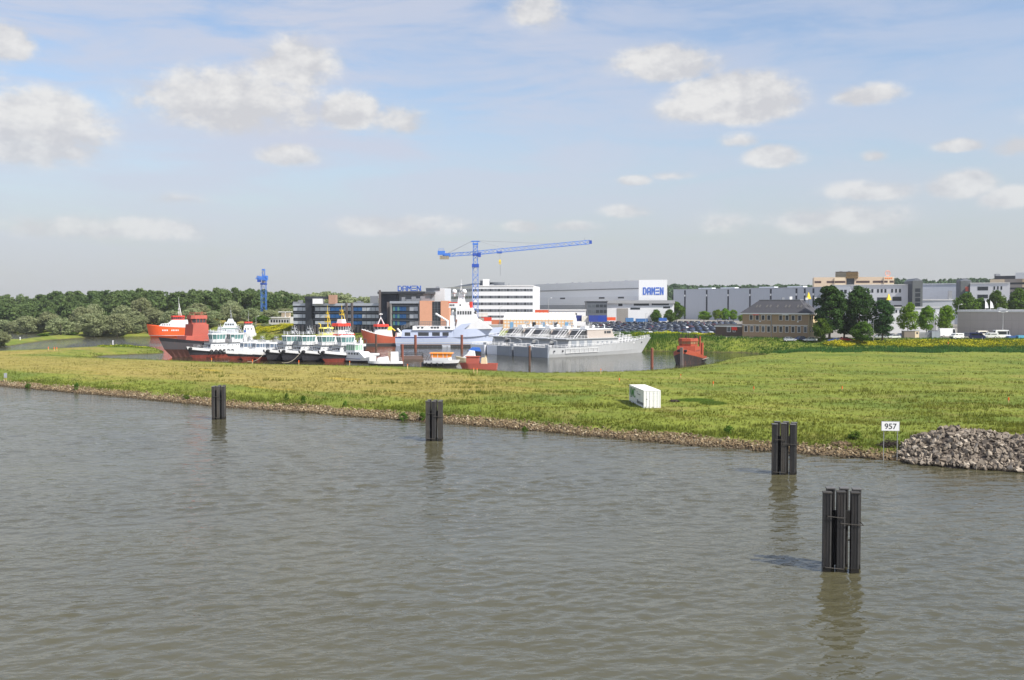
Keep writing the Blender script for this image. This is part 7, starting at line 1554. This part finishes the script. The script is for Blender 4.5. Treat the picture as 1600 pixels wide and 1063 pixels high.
P_('mast', CB, e, lambda mb: lattice(mb, (0,0,0), (0,0,zz(438)), 2.7, 2.7, .075)); P_('slewing_collar', CBD, e, lambda mb: mb.rbx(0,0,zz(445),3.2,3.2,.9)); P_('tower_head', CB, e, lambda mb: (lattice(mb, (0,0,zz(438)), (0,0,zz(422)), 1.4, 1.8, .07), mb.rbx(0,0,zz(423),1.6,1.6,.9)))
P_('jib', CB, e, lambda mb: lattice(mb, (0,0,zz(435.5)), (xx(426), -34, zz(436.5)), 1.8, 2.4, .07, True)); P_('counter_jib', CB, e, lambda mb: (lattice(mb, (0,0,zz(435.5)), (xx(406), 14, zz(436)), 1.9, 2, .1), mb.rbx(xx(406), 13, zz(437), 2.8, 3, 2.6))); P_('counterweight', CWT, e, lambda mb: mb.rbx(xx(405.5), 12, zz(443.5), 2.2, 2.4, 2.4)); P_('operator_cabin', CBD, e, lambda mb: mb.rbx(-2.2,-1.5,zz(441),1.8,1.8,2.4))
P_('tie_rods', METAL, e, lambda mb: (mb.tube((0,0,zz(421.5)), (xx(423), -26, zz(434)), .1, 4), mb.tube((0,0,zz(421.5)), (xx(407), 11, zz(434)), .1, 4)))

# ------------------------------------------------------------------ vehicles
RUB = mat('car tyre', (.02,.02,.021), .8); CARG = glassm('car glass', (.03,.036,.045), .06); CHR = mat('car lamp', (.7,.68,.62), .25); LRED = mat('tail lamp', (.35,.02,.02), .3)
CARC = {'dark blue': (30,44,84), 'blue': (44,84,160), 'black': (28,30,36), 'grey': (92,98,108), 'silver': (172,178,186), 'white': (228,230,230), 'red': (172,36,40), 'slate blue': (74,92,122), 'green': (54,82,70)}
def carpaint(c):
    nm = 'car '+c
    if nm in MATS: return MATS[nm]
    m = mat(nm, srgb(*CARC[c]), .3, 0, .03, 1); b = m.node_tree.nodes['Principled BSDF']; b.inputs['Coat Weight'].default_value = .6; b.inputs['Coat Roughness'].default_value = .06; return m
BODY = {'hatchback': [(-1.95,.32),(1.95,.32),(2.02,.55),(1.98,.72),(1.25,.9),(.95,.95),(-1.85,1.0),(-2.02,.85),(-2.02,.5)], 'saloon': [(-2.25,.32),(2.2,.32),(2.28,.55),(2.22,.72),(1.3,.9),(1.0,.94),(-1.5,.96),(-2.2,.92),(-2.28,.6)]}
CAB = {'hatchback': [(-1.88,.98),(1.05,.93),(.25,1.44),(-1.45,1.47)], 'saloon': [(-1.75,.94),(1.1,.92),(.3,1.40),(-1.05,1.42)]}
def cabin_mb(mb, prof, hw0, hw1, mi=0):
    (a, za), (b_, zb_), (c, zc), (d, zd) = prof
    vs = [(a,-hw0,za),(b_,-hw0,zb_),(b_,hw0,zb_),(a,hw0,za),(d,-hw1,zd),(c,-hw1,zc),(c,hw1,zc),(d,hw1,zd)]
    mb.add(vs, [(3,2,1,0),(4,5,6,7),(0,1,5,4),(1,2,6,5),(2,3,7,6),(3,0,4,7)], mi)
def car_mb(kind_, mb, W=.86):
    mb.exy(BODY[kind_], -W, W, 0); cabin_mb(mb, CAB[kind_], W*.95, W*.74, 1)
    (a, za), (b_, zb_), (c, zc), (d, zd) = CAB[kind_]; mb.bx(d+.06, c-.06, -W*.72, W*.72, zd-.03, zd+.025, 0)
    for x in (-1.25, 1.3):
        for s_ in (-1, 1): mb.tube((x, s_*(W-.16), .31), (x, s_*(W+.02), .31), .31, 10, mi=2)
LOTM = {}
def lot_car(kind_, c):
    if (kind_, c) not in LOTM:
        mb = MB(); car_mb(kind_, mb); me = bpy.data.meshes.new('parked_car'); me.from_pydata(mb.v, [], mb.f)
        for m in (carpaint(c), CARG, RUB): me.materials.append(m)
        me.polygons.foreach_set('material_index', mb.m); me.update(); LOTM[(kind_, c)] = me
    return LOTM[(kind_, c)]
g = random.Random(5); ROWN = ['front', 'second', 'third', 'fourth', 'fifth', 'sixth', 'seventh', 'eighth', 'ninth', 'tenth', 'eleventh', 'twelfth', 'thirteenth', 'fourteenth', 'fifteenth', 'sixteenth', 'seventeenth', 'eighteenth']
rowY = [400, 407, 418, 425, 437, 444, 457, 464, 478, 485, 500, 508, 524, 532]
ncar = 0
for r_, Y in enumerate(rowY):
    x = X(930+max(0, 8-r_)*3, Y); xe = X(1122 if r_ < 4 else (1136 if r_ < 8 else 1150), Y)
    while x < xe and ncar < 292:
        if g.random() < .93:
            c = g.choices(list(CARC), [8, 5, 8, 7, 9, 6, 3, 6, 1])[0]; kd = g.choice(['hatchback', 'saloon'])
            o = obj_of(lot_car(kd, c), 'parked_car', loc=(x, Y+g.uniform(-.4, .4), zg(x, Y)+.01), rz=R(90 if r_ % 2 else -90)+R(28)+g.uniform(-.04, .04))
            tag(o, '%s %s parked in the %s row of the crowded car park' % (c, kd, ROWN[r_]), 'car', 'cars in the shipyard car park'); ncar += 1
        x += 3.05
def big_car(px, Y, c, kd, label, rz=0):
    x = X(px, Y); e = thing('parked_car', label, 'car', (x, Y, zg(x, Y)+.02), rz, 'cars parked by the house'); W = .88
    P_('body', carpaint(c), e, lambda mb: mb.exy(BODY[kd], -W, W)); P_('windows', CARG, e, lambda mb: cabin_mb(mb, CAB[kd], W*.95, W*.74))
    (a, za), (b_, zb_), (cc_, zc), (d, zd) = CAB[kd]; P_('roof', carpaint(c), e, lambda mb: (mb.bx(d+.06, cc_-.06, -W*.72, W*.72, zd-.03, zd+.025), [mb.tube((q0, s_*W*.95, z0), (q1, s_*W*.75, z1), .045, 4) for s_ in (-1, 1) for q0, z0, q1, z1 in ((a, za, d, zd), (b_, zb_, cc_, zc), (-.35, .95, -.4, zd))]))
    for xw in (-1.28, 1.32):
        for s_ in (-1, 1):
            w_ = P_('wheel', RUB, e, lambda mb: mb.tube((xw, s_*(W-.18), .32), (xw, s_*(W+.02), .32), .32, 12)); P_('rim', CHR, w_, lambda mb: mb.tube((xw, s_*(W+.01), .32), (xw, s_*(W+.035), .32), .19, 8))
    for s_ in (-1, 1): P_('headlight', CHR, e, lambda mb: mb.rbx(1.93, s_*.62, .62, .16, .34, .16)); P_('tail_light', LRED, e, lambda mb: mb.rbx(-1.98, s_*.68, .66, .1, .26, .2))
for a_ in [(1234, 337, 'silver', 'hatchback', 'silver hatchback parked in front of the brick house', 0), (1249, 338, 'dark blue', 'hatchback', 'dark blue hatchback between silver and white cars before the house', R(180)), (1266, 336, 'white', 'saloon', 'white saloon parked at the corner of the brick house', R(180)),
           (1304, 333, 'blue', 'saloon', 'bright blue saloon in the shade of the tall dark trees', R(180)), (1322, 334, 'red', 'hatchback', 'red hatchback under the tall dark trees', R(8)), (1352, 338, 'grey', 'saloon', 'grey saloon behind the last tall dark tree', 0),
           (1376, 344, 'silver', 'saloon', 'silver saloon right of the last tall dark tree', R(5)), (1397, 341, 'white', 'hatchback', 'small white hatchback beside the grey cabin', R(180)), (1394, 354, 'black', 'saloon', 'black saloon behind the small white hatchback', 0), (1406, 354, 'slate blue', 'hatchback', 'slate blue hatchback behind the grey cabin', R(180))]: big_car(*a_)
def van(px, Y, L, H, paint, label, nose=.9, rz=0, band=False, name='van', cat='van', win=True, W=.98):
    x = X(px, Y); e = thing(name, label, cat, (x, Y, zg(x, Y)+.02), rz, 'vans and trucks beside the concrete shed'); h = L/2
    P_('body', paint, e, lambda mb: mb.exy([(-h,.4),(h,.4),(h,.95),(h-.12,1.15),(h-nose*.75,1.25),(h-nose*1.35,H-.06),(h-nose*1.35-.2,H),(-h+.06,H),(-h,H-.1)], -W, W))
    if win:
        P_('windscreen', CARG, e, lambda mb: mb.exy([(h-nose*.72,1.27),(h-nose*.70,1.30),(h-nose*1.28,H-.2),(h-nose*1.34,H-.2)], -W*.88, W*.88))
        P_('side_window', CARG, e, lambda mb: mb.exy([(h-nose*2.2,1.3),(h-nose*.95,1.3),(h-nose*1.35,H-.28),(h-nose*2.2,H-.28)], -W-.02, W+.02))
        if band: P_('rear_window', CARG, e, lambda mb: (mb.bx(-h*.75, h-nose*2.5, -W-.02, W+.02, 1.35, H-.4), mb.bx(-h-.02, -h+.05, -W*.7, W*.7, 1.35, H-.35)))
    for xw in (-h*.58, h*.6):
        for s_ in (-1, 1):
            w_ = P_('wheel', RUB, e, lambda mb: mb.tube((xw, s_*(W-.2), .36), (xw, s_*(W+.02), .36), .36, 12)); P_('rim', CHR, w_, lambda mb: mb.tube((xw, s_*(W+.01), .36), (xw, s_*(W+.035), .36), .2, 8))
    for s_ in (-1, 1): P_('headlight', CHR, e, lambda mb: mb.rbx(h-.02, s_*.72, .72, .12, .3, .24))
    P_('bumper', DKG, e, lambda mb: (mb.rbx(h+.02, 0, .38, .16, W*1.9, .26), mb.rbx(-h-.02, 0, .38, .14, W*1.9, .24)))
VW = mat('van white', (.80,.80,.79), .35, 0, .03, .6); VB = mat('van navy', srgb(44,50,100), .3, 0, .05, .6); VG = mat('van grey', srgb(70,74,84), .3, 0, .05, .6); VC = mat('camper cream', srgb(236,230,214), .45, 0, .04)
for a_, k_ in [((1481, 356, 6.4, 3.2, VW, 'tall white box truck left of the concrete shed'), dict(nose=.8, name='truck', cat='truck')), ((1495, 340, 4.6, 1.95, VW, 'white van in front of the tall white box truck'), dict(rz=R(200), band=True)), ((1511, 352, 4.7, 1.8, VG, 'dark grey van behind the navy van'), dict(rz=R(180), band=True)),
              ((1528, 338, 5.0, 2.3, VB, 'navy blue van at the front of the vehicle row'), dict(rz=R(-28), band=True)), ((1536, 354, 4.2, 2.3, VC, 'cream camper standing close to the concrete shed'), dict(nose=.5, band=True, name='camper', cat='camper')), ((1548, 341, 4.6, 2.0, VW, 'white van between the navy van and the white camper bus'), dict(rz=R(170), band=True)),
              ((1566, 345, 5.4, 2.9, VW, 'white camper bus with several windows near the right edge'), dict(nose=.6, band=True, name='camper', cat='camper')), ((1458, 366, 5, 2.2, VG, 'grey van behind the grey container'), dict(rz=R(180)))]: van(*a_, **k_)
container(1456.5, 1469.5, 518, 529.5, 344, (150,156,166), 'pale grey container left of the white box truck')
container(1577, 1592, 525.5, 531.5, 342, (58,96,158), 'low blue container beside the white camper bus'); container(1592, 1612, 524.5, 531.5, 341, (92,170,206), 'cyan container cut by the right edge')
e = thing('site_cabin', 'brown grey site cabin with cream end wall under the pointed trees', 'cabin', (X(1422.5, 344), 344, zg(X(1422, 344), 344)-.05)); h_ = (X(1434, 344)-X(1411, 344))/2
P_('body', mat('cabin taupe', srgb(126,116,106), .7, 0, .06, 1), e, lambda mb: mb.bx(-h_, h_*.45, -1.2, 1.2, 0, 2.6)); P_('end_wall', W_cream, e, lambda mb: mb.bx(h_*.46, h_, -1.22, 1.2, 0, 2.6)); P_('roof', METAL, e, lambda mb: mb.bx(-h_-.08, h_+.08, -1.3, 1.3, 2.6, 2.72)); P_('end_window', DKG, e, lambda mb: mb.bx(h_*.62, h_*.88, -1.26, -1.2, 1.6, 2.2))
e = thing('slat_fence', 'grey metal fence between the site cabin and the pale grey container', 'fence', (X(1446, 345), 345, zg(X(1446, 345), 345)-.05)); h_ = (X(1456, 345)-X(1435.5, 345))/2
P_('slats', METAL, e, lambda mb: [mb.bx(-h_+i*.16, -h_+i*.16+.1, -.03, .03, .1, 2.2) for i in range(int(2*h_/.16))]); P_('rails', METAL, e, lambda mb: (mb.bx(-h_, h_, .03, .08, .5, .6), mb.bx(-h_, h_, .03, .08, 1.9, 2.0)))
# yellow pyramids on poles, lamps, flags
for px, yt, yb, Y, l in ((1263, 457, 467.3, 372, 'yellow pyramid sign above the brick house roof'), (1388, 459.5, 469, 376, 'yellow pyramid sign above the trees by the white building')):
    x = X(px, Y); zb = zg(x, Y); e = thing('pyramid_sign', l, 'sign', (x, Y, zb)); w_ = 3.1/F*Y
    P_('pole', METAL, e, lambda mb: mb.tube((0,0,-.2), (0,0,Z(yb, Y)-zb), .14, 8)); P_('pyramid', YELP, e, lambda mb: mb.bx(-w_, w_, -w_, w_, Z(yb, Y)-zb, Z(yt, Y)-zb, tx=w_*.88, ty=w_*.88))
def lamp(px, yt, Y, label, arms=1, name='street_lamp', m_=None):
    x = X(px, Y); zb = zg(x, Y); h = Z(yt, Y)-zb; e = thing(name, label, 'street lamp', (x, Y, zb), 0, 'lamp posts'); m_ = m_ or mat('lamp grey', srgb(170,172,172), .5, .2)
    P_('pole', m_, e, lambda mb: (mb.tube((0,0,-.3), (0,0,h), .13, 8, .07), [mb.tube((0,0,h), (s_*1.3,0,h+.35), .06, 6) for s_ in ((1,), (1, -1))[arms-1]]))
    for s_ in ((1,), (1, -1))[arms-1]: P_('lamp_head', S_WHITE, e, lambda mb: mb.bx(s_*1.3-.4, s_*1.3+.4, -.16, .16, h+.3, h+.46, tx=.12, ty=.04))
for a_ in [(1459.5, 490, 360, 'grey lamp post between the pointed trees and white truck'), (1567, 489, 346, 'grey lamp post standing in front of the concrete shed', 2), (1497, 477, 395, 'lamp post rising at the concrete shed corner'), (857, 467, 440, 'tall lamp post on the quay by the tent'), (781, 480, 440, 'lamp post on the quay behind the ice blue bow'),
           (1365, 500, 334, 'pale lamp post among the tall dark trees'), (400, 495, 500, 'lamp post beside the smaller blue crane'), (1009, 490, 470, 'lamp post at the far side of the car park')]: lamp(*a_)
for px, l in ((1539, 'left white flag above the concrete shed roof'), (1547, 'right white flag above the concrete shed roof')):
    Y = 412.; x = X(px, Y); zb = zg(x, Y); e = thing('flagpole', l, 'flag', (x, Y, zb)); h = Z(469, Y)-zb
    P_('pole', S_WHITE, e, lambda mb: mb.tube((0,0,-.2), (0,0,h), .12, 8, .05)); P_('flag', S_WHITE, e, lambda mb: mb.add([(0,-.02,h-.2),(.9,.15,h-1.2),(1.4,-.1,h-2.6),(1.5,.05,h-3.4),(0,.02,h-3.4),(0,.05,h-.2),(.9,.2,h-1.2),(1.4,-.05,h-2.6),(1.5,.1,h-3.4),(0,.07,h-3.4)], [(0,1,2,3,4),(9,8,7,6,5),(0,5,6,1),(1,6,7,2),(2,7,8,3),(4,9,5,0)]))
# ------------------------------------------------------------------ thin air
if HAZE > 0:
    mb = MB(); mb.bx(-1500, 1900, -60, 2000, -3.6, 62); m = bpy.data.materials.new('thin haze'); m.use_nodes = True; nt = m.node_tree; nt.nodes.remove(nt.nodes['Principled BSDF'])
    v = nt.nodes.new('ShaderNodeVolumePrincipled'); v.inputs['Density'].default_value = HAZE; v.inputs['Color'].default_value = (.93, .95, 1, 1); v.inputs['Anisotropy'].default_value = .2
    nt.links.new(v.outputs[0], nt.nodes['Material Output'].inputs['Volume'])
    o = mb.build('haze', m); tag(o, 'thin pale summer haze filling the air over the whole site', 'haze', kind='stuff')
